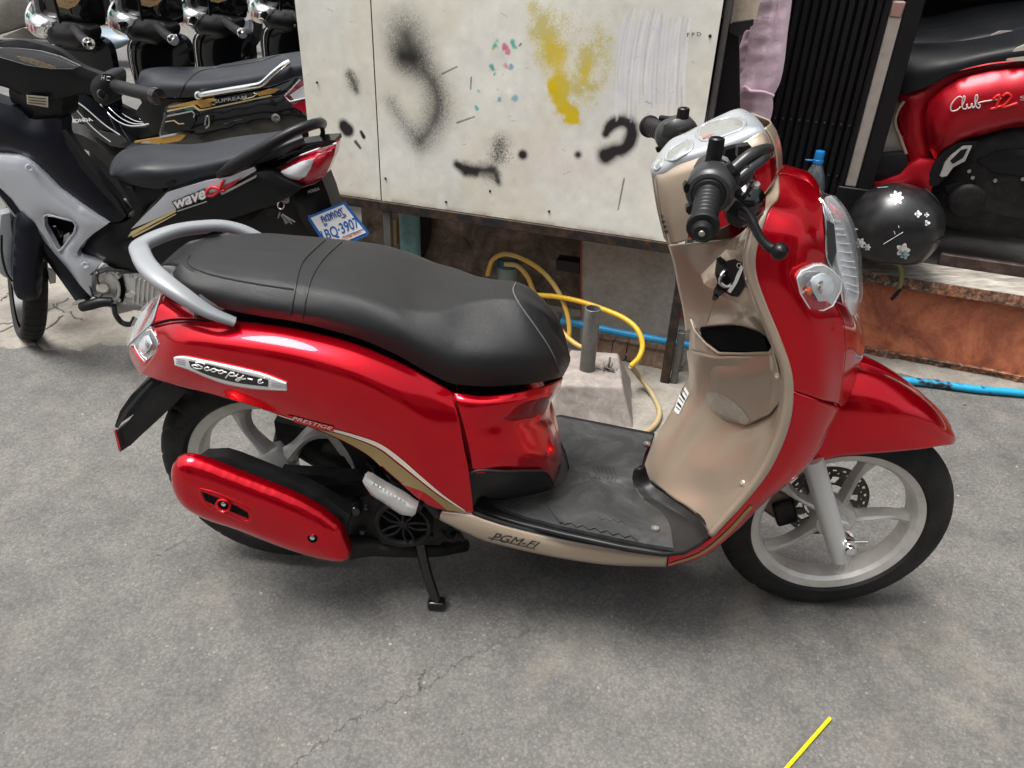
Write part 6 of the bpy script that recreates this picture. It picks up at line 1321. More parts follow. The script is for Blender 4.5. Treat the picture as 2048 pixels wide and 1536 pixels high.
lathe('grip_end', [(.020, -.006), (.021, 0), (.019, .012), (0, .013)], WV(312, 192, .29), WV(318, 193, .295)-WV(300, 189, .28), M['gloss_black'], WB, 20)
WP('switch_housing', [(180, 172), (196, 150), (224, 150), (228, 165), (222, 200), (214, 212), (194, 204), (184, 190)], M['dark_plastic'], .20, h=.015, w=.02, t=.06, res=.010, smoothout=40)
strokes('switch_marks', [[(0, 0), (0, 1)], [(.0, .5), (.3, .5)], [(.3, 0), (.3, 1)], [(.6, 0), (.6, 1)], [(.6, .9), (1, .9)], [(.6, .1), (1, .1)]], [(203, 160), (220, 162), (221, 153), (204, 151)], lambda x, y: WV(x, y, .2165), .0009, M['silver_line'], WB)
lathe('horn_button', [(0, .01), (.010, .009), (.013, .004), (.014, 0)], WV(205, 188, .212), -ray(205, 188), M['gloss_black'], WB, 20)
tube('brake_lever', [WV(186, 205, .19), WV(192, 212, .24), WV(240, 215, .27)], .006, M['black'], WB, 8, 14) if False else None
# leg shields
WP('leg_cover', [(-80, 190), (0, 205), (44, 222), (60, 238), (122, 240), (123, 268), (140, 300), (168, 334), (200, 372), (228, 405), (250, 432), (238, 446), (214, 449), (176, 425), (117, 382), (66, 332), (35, 318), (0, 316), (-80, 320)], M['navy'], .10, h=.03, w=.06, t=.05, smoothout=90)
WP('leg_cover_edge', [(123, 262), (128, 262), (172, 326), (210, 372), (236, 402), (252, 430), (249, 436), (228, 410), (196, 376), (160, 334)], M['dark_plastic'], .137, h=.004, w=.008, t=.01)
hole = [(87, 433), (95, 429), (146, 442), (152, 451), (149, 464), (124, 498), (118, 502), (112, 497), (88, 452)]
SS = WP('silver_leg_shield', [(-90, 305), (0, 310), (35, 312), (52, 318), (66, 328), (117, 379), (176, 422), (213, 449), (200, 458), (187, 467), (172, 480), (160, 494), (154, 505), (156, 512), (180, 519), (203, 526), (196, 532), (184, 549), (182, 594), (160, 570), (137, 540), (108, 506), (78, 469), (48, 432), (23, 398), (0, 376), (-90, 300)], M['silver_paint'], .135, h=.014, w=.03, t=.02, res=.014, hole=hole)
tube('hole_edge', [WV(*p, .140) for p in hole+hole[:1]], .0035, M['silver_paint'], SS, 8)
WP('hole_depth', [(84, 432), (150, 440), (154, 465), (120, 502), (108, 494)], M['void'], .09, h=0, t=.002); lathe('coil', [(0, .01), (.02, .01), (.024, 0)], WV(112, 463, .095), (0, -1, 0), M['gloss_black'], WB, 20); WP('fuse_box', [(128, 470), (138, 465), (140, 478), (126, 488)], M['white'], .095, h=.002, t=.003)
WP('shield_lower_trim', [(-60, 330), (0, 378), (23, 399), (48, 433), (78, 470), (108, 507), (137, 541), (182, 596), (176, 602), (150, 601), (118, 556), (86, 512), (50, 462), (18, 415), (0, 395), (-60, 345)], M['navy'], .130, h=.010, w=.02, t=.03, res=.014)
tube('trim_line', [WV(-10, 380, .13), WV(30, 432, .135), (WV(80, 505, .135)), WV(88, 522, .135)], .0025, M['silver_line'], WB, 6, 20)
for q in ((59, 336), (170, 531)): lathe('shield_screw', [(0, .001), (.004, .001), (.006, .004), (.010, .004), (.0115, 0)], WV(*q, .151), -ray(*q), M['silver_paint'], SS, 18)
# middle cover and side panels
WP('centre_cover', [(233, 353), (268, 368), (318, 374), (330, 384), (300, 412), (272, 445), (256, 470), (256, 480), (300, 474), (420, 450), (420, 500), (330, 530), (290, 548), (240, 538), (203, 524), (160, 512), (156, 505), (186, 468), (213, 450), (244, 446), (262, 438), (270, 425), (246, 388)], M['dark_plastic'], .105, h=.03, w=.05, t=.05)
WP('gear_linkage', [(224, 398), (240, 396), (262, 405), (270, 412), (262, 416), (240, 408), (228, 404)], M['alu'], .06, h=.005, w=.008, t=.01)
SPn = WP('side_panel', [(254, 478), (260, 461), (281, 437), (312, 406), (332, 384), (410, 361), (461, 352), (508, 334), (512, 345), (540, 345), (566, 360), (604, 376), (586, 390), (540, 412), (480, 432), (420, 450), (351, 462), (300, 472)], M['dark_plastic'], .125, h=.012, w=.03, t=.05, res=.014)
SLv = WP('side_panel_silver', [(262, 458), (284, 435), (314, 406), (334, 385), (412, 362), (461, 353), (507, 335), (511, 342), (470, 366), (440, 380), (400, 398), (350, 420), (300, 443)], M['silver_paint'], .139, h=.003, w=.01, t=.006, res=.014)
WP('gold_line', [(256, 474), (262, 464), (300, 445), (351, 420), (352, 424), (302, 450), (266, 470)], M['gold_pale'], .1425, h=0, t=.002); WP('gold_line', [(264, 472), (302, 453), (352, 427), (352, 429), (303, 456), (266, 475)], M['gold_pale'], .1425, h=0, t=.002)
WP('silver_line', [(440, 386), (470, 372), (513, 350), (512, 355), (472, 376), (444, 390)], M['silver_line'], .1425, h=0, t=.002)
pw = lambda x, y: WV(x, y, .146)
text('side_print_outline', 'wave', [(350, 421), (417, 398), (411, 376), (343, 403)], lambda x, y: WV(x, y, .1452), M['ink'], SPn, shear=.25, bold=.045)  # wider black print that outlines the white lettering
text('side_print', 'wave', [(352, 418), (414, 396), (409, 379), (346, 404)], pw, M['white'], SPn, shear=.25, bold=.03)
strokes('side_print_red', [[(.95, .95), (.62, .2), (.35, .05), (.08, .25), (.1, .6), (.35, .8), (.6, .55), (.72, .2), (.95, .1)]], [(412, 398), (452, 382), (448, 360), (408, 376)], pw, .0042, M['red_print_glint'], SPn)
WP('red_flash', [(446, 372), (470, 362), (486, 354), (470, 368), (450, 380)], M['red_print_glint'], .144, h=0, t=.002)
WP('print_underline', [(354, 424), (414, 404), (413.5, 402), (353.5, 422)], M['silver_line'], .1445, h=0, t=.001)
# seat
Wt = [(219, 345, .02), (223, 325, .0), (240, 304, -.03), (262, 294, -.07), (312, 288, -.10), (390, 288, -.11), (469, 274, -.11), (547, 264, -.10), (600, 256, -.09)]
Wm = [(221, 348, .07), (230, 335, .08), (250, 318, .075), (275, 309, .06), (315, 306, .05), (390, 308, .045), (470, 294, .05), (547, 278, .05), (602, 264, .04)]
Ws = [(224, 352, .10), (240, 350, .125), (262, 345, .135), (290, 343, .135), (322, 345, .130), (390, 336, .125), (470, 318, .125), (547, 298, .11), (606, 276, .08)]
Wl = [(228, 355, .10), (246, 362, .12), (268, 370, .13), (295, 376, .13), (322, 377, .128), (392, 362, .12), (470, 340, .12), (547, 318, .10), (610, 288, .07)]
skin('seat', [[WV(*p) for p in r] for r in (Wt, Wm, Ws, Wl)], M['seat2'], WB, 60, 30, 0)
WP('seat_hinge', [(330, 366), (345, 360), (352, 366), (340, 374)], M['black'], .13, h=.006, w=.01, t=.02)
# rear grab bar
tube('grab_rail', [WV(436, 350, .13), WV(470, 330, .155), WV(520, 302, .16), WV(556, 280, .15), WV(590, 262, .13), WV(625, 249, .09), WV(643, 246, .0), WV(644, 250, -.06)], [.008, .017, .018, .016, .014, .014, .014, .013], M['dark_plastic'], WB, 14, 50)
tube('rail_post', [WV(643, 250, .0), WV(646, 265, .0), WV(640, 288, .0)], .007, M['black'], WB, 8)
WP('tail_top', [(500, 335), (540, 312), (590, 290), (640, 282), (669, 280), (671, 288), (620, 306), (566, 332), (541, 346), (520, 350)], M['bikeblack'], .05, h=.02, w=.04, t=.06, res=.014)
TLw = WP('tail_lamp', [(541, 345), (560, 334), (586, 320), (630, 302), (673, 288), (668, 312), (658, 336), (650, 353), (628, 366), (604, 374), (584, 368), (566, 360)], M['red_lens'], .075, h=.035, w=.05, t=.04, res=.010)
WP('signal_lens', [(561, 344), (574, 337), (600, 325), (628, 318), (622, 335), (612, 352), (598, 360), (582, 358), (570, 352)], M['frost'], .108, h=.008, w=.015, t=.008, res=.008, parent=TLw)
WP('signal_bulb', [(584, 346), (594, 340), (600, 346), (592, 354)], M['orange'], .113, h=.006, w=.006, t=.002, res=.006, parent=TLw)
tube('lamp_edge', [WV(*p, .082) for p in ((541, 345), (586, 318), (630, 300), (674, 286))], .003, M['chrome'], TLw, 6, 20)
WP('rear_mudguard', [(566, 362), (604, 376), (630, 368), (644, 358), (656, 388), (664, 414), (670, 440), (650, 470), (620, 470), (600, 440), (590, 410)], M['dark_plastic'], .045, h=.02, w=.03, t=.08)
text('mudguard_print', 'HONDA', [(617, 387), (640, 380), (638, 374), (615, 381)], lambda x, y: WV(x, y, .0675), M['silver_line'], WB, bold=.02)
# number plate
PLq = [(614.5, 434), (690, 403.5), (738, 466), (660, 500)]
PLP = Plane(WV(676, 450, .09), np.array([.25, -.93, .28]))
PT_ = pillow('number_plate', PLP, [(616, 430), (622, 430.5), (684, 405), (690, 404), (694, 408), (737, 463), (738, 468), (733, 472), (664, 502), (656, 500), (617, 440)], principled('plate_blue', (.02, .12, .38), .4), WB, off=0, h=.001, w=.004, t=.002, res=.02)
pillow('plate_field', PLP, [(621, 436), (687, 409), (732, 465), (661, 496)], principled('plate_white', (.72, .74, .74), .45), PT_, off=.0022, h=0, t=.0008, res=.02)
pf = lambda x, y: PLP(x, y, .0036); bl = principled('plate_ink', (.012, .10, .34), .45)
text('plate_number', '1BQ·3907', [(650, 487), (722, 457), (712, 433), (640, 462)], pf, bl, PT_, bold=.015)
KH = [[(.02, .1), (.02, .7), (.06, .95), (.12, .7), (.12, .1)], [(.02, .45), (.08, .55), (.12, .4)], [(.03, .7), (.0, .9)], [(.06, -.05), (.03, -.3), (.10, -.35), (.13, -.1)],
      [(.2, .1), (.2, .75), (.28, .9), (.30, .5), (.27, .1), (.34, .15)], [(.34, 1.0), (.38, .7), (.36, .1)], [(.44, .1), (.44, .8), (.50, .95), (.54, .7), (.54, .1)], [(.44, .5), (.50, .6)],
      [(.62, .1), (.62, .8), (.68, .95), (.72, .75), (.72, .1), (.80, .1), (.80, .8), (.86, .95), (.90, .7), (.90, .1)], [(.72, .5), (.78, .6)], [(.90, .1), (.98, -.1), (.92, -.3), (.80, -.25)], [(.92, .9), (.98, 1.0)]]
strokes('plate_script', KH, [(646, 447), (691, 428), (684, 415), (640, 433)], pf, .0016, bl, PT_)
text('plate_province', 'PHNOM PENH', [(684, 483), (722, 466), (719, 461), (681, 478)], pf, principled('plate_orange', (.6, .16, .05), .45), PT_, bold=.01)
tube('plate_line', [pf(684, 474), pf(728, 457)], .0008, bl, PT_, 5)
# keys in the seat lock
tube('key_ring', [WV(562+6.5*math.cos(a), 410+8*math.sin(a), .12) for a in np.linspace(0, 2*np.pi, 20)], .0018, M['chrome'], WB, 6)
lathe('seat_lock', [(0, .008), (.009, .008), (.011, .004), (.012, 0)], WV(572, 399, .105), -ray(572, 399), M['steel'], WB, 20)
for a, b in (((560, 424), (556, 436)), ((562, 430), (576, 446)), ((564, 428), (590, 444)), ((568, 430), (584, 448)), ((566, 434), (572, 448))): tube('hanging_key', [WV(*a, .12), WV(*b, .118)], .0022, M['steel'], WB, 6)
WP('rear_shock_area', [(420, 452), (540, 414), (586, 392), (610, 430), (640, 475), (500, 490), (420, 500)], M['black'], .03, h=.01, w=.03, t=.05)
for k in range(4): tube('shock_spring', [WV(424+6*k, 458-2*k, .09), WV(434+6*k, 452-2*k, .10), WV(444+6*k, 452-2*k, .09)], .003, M['steel'], WB, 6, 8)
WP('footpeg_rubber', [(530, 420), (545, 414), (556, 422), (548, 432), (534, 434)], M['dark_plastic'], .11, h=.01, w=.012, t=.03)
V, F = latheVF([(.225, -.035), (.27, -.03), (.282, 0), (.27, .03), (.225, .035)], WV(520, 560, .0), WV.n, 64); mk('rear_tyre', V, F, M['rubber'], WB)
# engine
WE = bpy.data.objects.new('engine', None); col.objects.link(WE); WE.parent = WB
def EP(name, pts, mat, off, **k): return WP(name, pts, mat, off, parent=WE, **k)
EP('crankcase', [(183, 548), (196, 538), (220, 532), (270, 535), (330, 545), (400, 560), (400, 640), (320, 630), (270, 620), (238, 628), (214, 612), (190, 600)], M['alu'], .09, h=.02, w=.03, t=.06)
EP('clutch_cover', [(186, 560), (200, 548), (222, 550), (234, 570), (232, 590), (218, 604), (200, 598), (188, 584)], M['alu'], .115, h=.015, w=.02, t=.02)
lathe('clutch_boss', [(0, .01), (.014, .01), (.018, .004), (.02, 0)], WV(206, 576, .130), -ray(206, 576), dusty(principled('stained_alu', (.6, .55, .45), .45, .5), (.55, .53, .48), (.5, .38, .2), .8, 30), WE, 24)
EP('gearbox_cover', [(246, 548), (290, 546), (330, 560), (320, 600), (280, 612), (256, 598), (244, 572)], M['alu'], .115, h=.012, w=.03, t=.02)
EP('case_fin', [(218, 552), (234, 548), (240, 556), (228, 564), (216, 560)], M['alu'], .13, h=.01, w=.012, t=.02)
EP('case_lug', [(250, 588), (262, 584), (272, 588), (264, 596), (252, 594)], M['alu'], .13, h=.01, w=.01, t=.02)
tube('oil_line', [WV(*p, .135) for p in ((176, 556), (184, 546), (192, 542), (184, 548), (174, 554), (186, 592), (198, 596), (205, 590), (195, 560), (196, 548), (214, 541), (240, 542))], .0028, M['gunmetal'], WE, 6)
for q in ((192, 545), (226, 545), (238, 600), (196, 604), (262, 552), (300, 552), (250, 606), (286, 606)): lathe('case_bolt', [(0, .007), (.005, .007), (.007, .004), (.007, 0)], WV(*q, .132), -ray(*q), M['steel'], WE, 8)
for k in range(5): EP('cylinder_fin', [(268+9*k, 556+3*k), (272+9*k, 556+3*k), (268+9*k, 606+3*k), (264+9*k, 606+3*k)], M['alu'], .128, h=.004, w=.004, t=.014, res=.02)
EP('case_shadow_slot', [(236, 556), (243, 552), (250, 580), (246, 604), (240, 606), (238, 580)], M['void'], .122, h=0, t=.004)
tube('case_ridge', [WV(*p, .130) for p in ((218, 544), (236, 566), (236, 594), (222, 608))], .005, M['alu'], WE, 8, 20)
EP('engine_gap', [(214, 530), (230, 524), (270, 528), (282, 534), (270, 540), (230, 538)], M['void'], .12, h=0, t=.004)
tube('gear_lever', [WV(228, 610, .12), WV(232, 630, .12), WV(245, 646, .12), WV(262, 648, .12), WV(270, 636, .11)], .009, M['gloss_black'], WB, 10, 20)
tube('gear_pedal_rubber', [WV(164, 614, .16), WV(180, 610, .16), WV(204, 604, .15), WV(224, 604, .14)], [.0155, .0165, .0165, .015], M['grip'], WB, 14, 16)
tube('gear_pedal_tip', [WV(146, 609, .13), WV(158, 604, .13), WV(172, 600, .13)], [.004, .009, .006], M['alu'], WB, 10, 10)

# ------------------------------------------------------------------ black and gold motorbikes in a row behind it
DR = leanplane((-1.80, 1.82, 0), -15.5, 5.0)
DB = thing('motorbike', (-1.45, 1.72, 0), 'black motorbike with gold stripes and chrome rail, first of the row behind the silver one', 'motorbike', 'black motorbikes parked in a row')
def DP(name, pts, mat, off, h=.01, w=.03, t=.02, res=.03, parent=DB, **k): return pillow(name, DR, pts, mat, parent, off=off, h=h, w=w, t=t, res=res, **k)
def d(*p): return DR(*p)
# seat
Dt = [(277, 158, .03), (280, 146, .0), (292, 138, -.05), (320, 134, -.09), (370, 134, -.11), (430, 132, -.11), (480, 122, -.11), (540, 112, -.11), (590, 104, -.1), (640, 98, -.09)]
Dm = [(276, 165, .08), (284, 156, .09), (300, 148, .08), (325, 145, .06), (372, 148, .05), (430, 146, .05), (480, 140, .06), (540, 128, .05), (592, 118, .05), (642, 110, .05)]
Ds = [(276, 176, .11), (290, 176, .125), (310, 174, .13), (335, 172, .13), (375, 172, .13), (430, 168, .125), (480, 162, .12), (540, 150, .11), (594, 134, .10), (645, 124, .09)]
Dl = [(276, 188, .10), (292, 193, .12), (312, 195, .125), (338, 195, .125), (376, 195, .125), (430, 190, .12), (480, 183, .115), (540, 172, .11), (598, 152, .10), (650, 140, .09)]
DSEAT = skin('seat', [[d(*p) for p in r] for r in (Dt, Dm, Ds, Dl)], M['seat2'], DB, 60, 26, 0)
seam('seat_welt', [DSEAT], [(358, 195), (364, 180), (376, 162), (396, 145), (425, 137), (470, 131), (520, 122), (560, 110)], .0035, M['welt'], DSEAT, 50)
DP('seat_base', [(276, 192), (320, 198), (376, 199), (396, 198), (340, 206), (330, 214), (318, 270), (300, 262), (270, 225), (284, 205)], M['dark_plastic'], .09, h=.01)
# body
DP('side_panel', [(318, 268), (330, 214), (345, 206), (400, 198), (470, 186), (540, 174), (600, 152), (660, 140), (660, 250), (600, 262), (540, 265), (470, 280), (420, 300), (330, 300)], M['bikeblack'], .10, h=.03, w=.06, t=.05)
DP('gold_stripe', [(336, 213), (392, 201), (430, 196), (418, 207), (424, 212), (402, 216), (394, 209), (338, 216)], M['gold'], .134, h=0, t=.002, res=.02)
DP('gold_stripe', [(512, 187), (536, 178), (560, 178), (548, 186), (518, 192)], M['gold'], .134, h=0, t=.002)
for pts in ([(334, 221), (387, 210), (399, 219), (408, 218), (540, 190), (544, 192), (408, 221), (397, 222), (386, 213), (334, 224)],): DP('pale_gold_line', pts, M['gold_pale'], .1345, h=0, t=.002, res=.02)
DP('name_field', [(416, 207), (428, 198), (500, 186), (516, 188), (506, 195), (426, 211)], M['gloss_black'], .1345, h=.001, w=.004, t=.002, res=.015); tube('name_field_edge', [d(*p, .137) for p in ((430, 210), (418, 207), (426, 201), (432, 199))], .0012, M['gold_pale'], DB, 5); tube('name_field_edge', [d(*p, .137) for p in ((486, 199), (506, 194), (514, 188), (508, 186))], .0012, M['gold_pale'], DB, 5)
text('side_print', 'SUPREAM', [(429, 207), (494, 197), (493, 190), (428, 200)], lambda x, y: d(x, y, .1375), M['silver_line'], DB, bold=.02)
DP('green_patch', [(367, 216), (388, 212), (396, 219), (372, 221)], principled('green_print', (.02, .12, .07), .5), .1342, h=0, t=.001)
DP('silver_hexagon_line', [(334, 231), (384, 221), (390, 228), (388, 236), (386, 234), (388, 228), (383, 224), (334, 234)], M['silver_line'], .1342, h=0, t=.001, res=.02); DP('pale_gold_line', [(330, 243), (348, 240), (358, 247), (368, 246), (368, 248), (357, 249), (347, 242), (330, 245)], M['gold_pale'], .1342, h=0, t=.001, res=.02)
DP('smoked_panel', [(326, 262), (330, 238), (384, 226), (392, 240), (380, 258), (350, 268)], M['dark_plastic'], .131, h=.003, w=.01, t=.01)
tube('chrome_rail', [d(395, 192, .13), d(400, 190, .15), d(450, 181, .16), d(505, 172, .16), d(522, 168, .155), d(545, 148, .14), d(566, 131, .12), d(578, 124, .10)], .0095, M['chrome'], DB, 12, 50)
lathe('rail_bolt', [(0, .008), (.010, .008), (.015, .002), (.015, -.01)], d(397, 191, .15), -ray(397, 191), M['chrome'], DB, 20)
lathe('panel_bolt', [(0, .004), (.006, .004), (.008, .010), (.014, .009), (.016, 0)], d(552, 236, .128), -ray(552, 236), M['steel'], DB, 20)
tube('helmet_hook', [d(410, 250, .135), d(413, 234, .14), d(417, 232, .14), d(418, 250, .137), d(412, 256, .135)], .003, M['steel'], DB, 6, 20)
DP('tail_lamp', [(564, 192), (592, 166), (640, 150), (660, 160), (660, 240), (612, 232), (584, 214)], M['smoke_lens'], .125, h=.02, w=.03, t=.04); DP('tail_lamp_lens', [(582, 212), (600, 204), (640, 200), (640, 225), (612, 226)], M['red_lens'], .146, h=.004, w=.01, t=.004); tube('lamp_edge', [d(*p, .150) for p in ((600, 160), (570, 192), (580, 203), (612, 196))], .0022, M['silver_line'], DB, 6); DP('signal_lens', [(580, 190), (606, 172), (630, 168), (620, 196), (588, 200)], M['frost'], .144, h=.003, w=.01, t=.004)
# leg cover with the maker's name, luggage rails, lower stripe
DP('leg_cover', [(128, 190), (150, 195), (172, 208), (232, 262), (262, 285), (246, 296), (222, 292), (190, 272), (160, 240), (130, 205)], M['bikeblack'], .11, h=.02, w=.03, t=.05)
for pts in ([(140, 195), (168, 214), (210, 250), (240, 270)], [(148, 214), (178, 248), (200, 268), (222, 284)]): tube('silver_pinstripe', [d(*p, .135) for p in pts], .0025, M['silver_line'], DB, 6, 20)
text('cover_print', 'HONDA', [(143, 246), (187, 242), (182, 235), (139, 239)], lambda x, y: d(x, y, .139), M['white'], DB, bold=.04)
DP('clear_cover_tip', [(196, 262), (240, 272), (252, 284), (236, 292), (214, 280)], M['gunmetal'], .135, h=.006, w=.02, t=.01)
for k in range(4): tube('luggage_rail', [d(195+9*k, 202-2*k, .05-.03*k), d(212+10*k, 222-3*k, .06-.03*k), d(235+10*k, 242-4*k, .08-.03*k), d(262+8*k, 252-4*k, .09-.03*k), d(300+3*k, 247-3*k, .09-.03*k), d(314, 242-3*k, .07-.03*k)], .0035, M['chrome'], DB, 8, 30)
DP('rail_base', [(236, 250), (262, 256), (300, 254), (318, 248), (312, 268), (280, 276), (250, 274), (240, 264)], M['dark_plastic'], .07, h=.02, w=.03)
DP('centre_tunnel', [(170, 205), (220, 200), (270, 225), (300, 262), (318, 268), (262, 285), (232, 262)], M['dark_plastic'], .0, h=.02, w=.03)
DP('gold_lower_strip', [(268, 283), (310, 276), (362, 268), (372, 270), (360, 282), (330, 287), (304, 286), (296, 282), (270, 286)], M['gold'], .14, h=.004, w=.01, t=.01, res=.015); DP('lower_strip_chrome', [(320, 272), (362, 264), (378, 265), (380, 270), (366, 280), (374, 269), (362, 268), (320, 276)], M['chrome'], .143, h=.002, w=.006, t=.006, res=.012)
DP('engine_block', [(170, 262), (240, 295), (420, 300), (660, 250), (660, 420), (200, 420)], M['engine'], .0, h=.03, w=.06, t=.06, res=.05)
for dx, dy in ((-.42, 0), (.80, -.10)):
    c = np.array([-1.60+dx, 1.77+dy, .28]); lathe('wheel', [(.19, -.03), (.25, -.035), (.28, 0), (.25, .035), (.19, .03), (.18, 0)], c, DR.n*np.array([1, 1, 0]), M['rubber'], DB, 48, closed=True)
# the front end: leg shield seen from behind, handlebar cover, headlamp, grip
DP('leg_shield', [(100, 90), (140, 72), (200, 78), (216, 92), (226, 130), (232, 190), (232, 250), (190, 270), (150, 240), (120, 180)], M['bikeblack'], .02, h=.02, w=.05, t=.03, smoothout=60)
tube('shield_edge', [d(136, 72, .04), d(112, 84, .04), d(104, 100, .04), d(118, 170, .04)], .006, M['chrome'], DB, 8, 20)
tube('bag_hook', [d(212, 190, .03), d(214, 170, .05), d(222, 162, .055), d(230, 172, .05), d(232, 190, .03)], .0028, M['steel'], DB, 6, 16) if False else None
def front_end(dx, dy):
    def q(x, y, o): return d(x+dx, y+dy, o)
    P = lambda name, pts, mat, off, **k: DP(name, [(x+dx, y+dy) for x, y in pts], mat, off, **k)
    P('handlebar_cover', [(92, 72), (104, 48), (150, 47), (178, 62), (176, 84), (158, 96), (130, 92), (100, 86)], M['dark_plastic'], .07, h=.03, w=.04, t=.06, res=.014, smoothout=50)
    P('cover_top', [(56, -30), (160, -30), (176, 20), (178, 60), (150, 46), (104, 48), (70, 34)], M['gloss_black'], .03, h=.03, w=.05, t=.08, res=.016, smoothout=60)
    P('headlamp', [(50, 30), (56, 10), (66, 0), (74, 28), (104, 46), (100, 60), (92, 76), (70, 72), (56, 56)], M['lamp_silver'], .08, h=.03, w=.03, t=.05, res=.012, smoothout=50)
    P('headlamp_inner', [(66, 50), (84, 48), (92, 54), (86, 68), (72, 66)], M['reflector'], .105, h=.008, w=.015, t=.004, res=.01, smooth=False)
    P('headlamp_facet', [(54, 22), (62, 8), (66, 26), (62, 40)], M['reflector'], .092, h=.006, w=.015, t=.004, res=.012, smooth=False)
    P('green_sticker', [(51, 30), (55, 24), (58, 34), (55, 42)], principled('green_sticker', (.03, .35, .18), .5), .105, h=0, t=.001, res=.01)
    for k in range(3): P('red_reflection_stripe', [(53+7*k, 48+2*k), (54.3+7*k, 48+2*k), (57.3+7*k, 62+2*k), (56+7*k, 62+2*k)], M['red_print_glint'], .111, h=0, t=.001, res=.01)  # thin red strips painted as reddish reflections on the lamp
    tube('grip', [q(150, 58, .10), q(162, 72, .15), q(176, 86, .20)], .017, M['grip'], DB, 14, 14)
    lathe('grip_end', [(.0, .018), (.008, .018), (.010, .012), (.019, .010), (.021, .0), (.017, -.012)], q(177, 86, .205), q(176, 86, .20)-q(162, 72, .15), M['chrome'], DB, 24)
    tube('mirror_stem', [q(120, 45, .09), q(114, 20, .10), q(106, -10, .10)], .006, M['black'], DB, 8, 10)
    P('dial_sticker', [(110, 0), (118, 14), (136, 18), (152, 12), (160, 0), (140, -12)], dialm(), .066, h=0, t=.002)
front_end(0, 0)
# the rest of the row: the same bike again, each a step further to the right and back
step = G(225, 45, .90)-G(65, 50, .90); tot = G(500, 25, .90)-G(65, 50, .90)
for k, (tx_, ty_) in enumerate(((225, 45), (360, 35), (500, 25))):
    off_ = G(tx_, ty_, .92)-G(65, 50, .92); c = dup(DB, loc=tuple(np.array(DB.location)+off_)); c['group'] = 'black motorbikes parked in a row'
    c['label'] = ['black motorbike with clear headlamp, second in the row behind the silver one', 'black motorbike third in the row, headlamp in front of the red bucket', 'black motorbike furthest back in the row, next to the cream cabinet'][k]

# ------------------------------------------------------------------ things far up the lane
M['tarp'] = mat_concrete('grey_tarp', (.22, .20, .175), (.28, .26, .23), (.34, .32, .29), 2)
def ground_thing(name, px, py, label, cat, group=None): return thing(name, tuple(G(px, py)), label, cat, group)
FG = lambda px, py: Plane(G(px, py), (0, -1, 0))
f0 = FG(60, 78); o = pillow('concrete_slab', f0, [(4, 74), (46, 56), (120, 62), (180, 80), (120, 96), (30, 86)], M['concrete'], None, off=0, t=.3, res=.2); tag(o, 'pale concrete slab edge behind the first black motorbike', 'slab')
f1 = FG(20, 90); o = pillow('tarpaulin', f1, [(-60, -60), (40, -40), (56, 0), (52, 46), (20, 60), (-60, 84)], M['tarp'], None, off=0, h=.25, w=.5, t=.3, res=.12); tag(o, 'grey brown tarpaulin over something at the top left corner', 'tarpaulin')
f2 = FG(210, 130); o = skin('padded_seat', [[f2(*p) for p in r] for r in ([(176, 62, -.2), (200, 55, -.25), (240, 56, -.25), (262, 66, -.2)], [(176, 64, 0), (200, 62, .02), (240, 64, .02), (264, 72, 0)], [(180, 84, .1), (204, 88, .12), (240, 86, .12), (262, 80, .08)], [(184, 100, .06), (206, 104, .08), (240, 96, .08), (260, 86, .04)])], principled('blue_grey_vinyl', (.16, .21, .26), .35), None, 24, 16, .01); tag(o, 'blue grey padded motorbike seat between the first two black motorbikes', 'seat')
f3 = FG(335, 42); bk_ = thing('bucket', tuple(G(338, 40)), 'red plastic bucket standing far up the lane', 'bucket'); bp_ = G(338, 40); lathe('bucket_body', [(0, .01), (.13, 0), (.15, .28), (.165, .28), (.165, .30), (.14, .30), (.12, .02)], bp_, (0, 0, 1), principled('red_bucket', (.60, .03, .07), .45), bk_, 32); tube('handle', [bp_+np.array([.16*math.cos(t), 0, .29+.12*math.sin(t)]) for t in np.linspace(0, math.pi, 14)], .006, M['steel'], bk_, 6)
js = thing('jack_stand', tuple(G(198, 52)), 'small red steel stand with splayed legs behind the first black motorbike', 'stand'); jb = G(196, 50); rp_ = principled('red_steel', (.45, .05, .03), .5)
for a, b in (((-.02, 0, .5), (.06, 0, 0)), ((-.02, 0, .5), (-.10, .02, .02)), ((-.02, 0, .5), (.0, -.08, .02)), ((-.16, .0, .03), (.12, 0, .01)), ((-.06, 0, .5), (.03, 0, .52))): tube('leg', [jb+np.array(a), jb+np.array(b)], .014, rp_, js, 8)
f4 = FG(470, 105); ws = thing('motor_scooter', tuple(G(470, 105)), 'pale silver motor scooter seen between the third and fourth black motorbikes', 'scooter')
pillow('fairing', f4, [(438, 28), (462, 10), (480, -20), (505, -30), (500, 0), (482, 24), (462, 38), (446, 40)], M['silver_paint'], ws, off=.1, h=.05, w=.1, t=.1, res=.06); pillow('leg_shield', f4, [(458, 46), (480, 44), (498, 40), (500, 108), (486, 106), (476, 94), (470, 112), (458, 110)], principled('pale_blue_paint', (.40, .44, .50), .35, .2, coat=.6), ws, off=.05, h=.04, w=.1, t=.1, res=.06); pillow('fork_cover', f4, [(474, 88), (480, 84), (492, 112), (480, 112)], M['white'], ws, off=.12, h=.02, w=.03, t=.03, res=.03)
pillow('headlamp', f4, [(470, 34), (482, 28), (490, 34), (484, 44), (472, 42)], M['frost'], ws, off=.14, h=.03, w=.04, t=.04, res=.03)
V, F = latheVF([(.19, -.03), (.25, -.035), (.28, 0), (.25, .035), (.19, .03)], G(480, 105)+[0, 0, .28], (0, 1, 0), 32); mk('wheel', V, F, M['rubber'], ws)
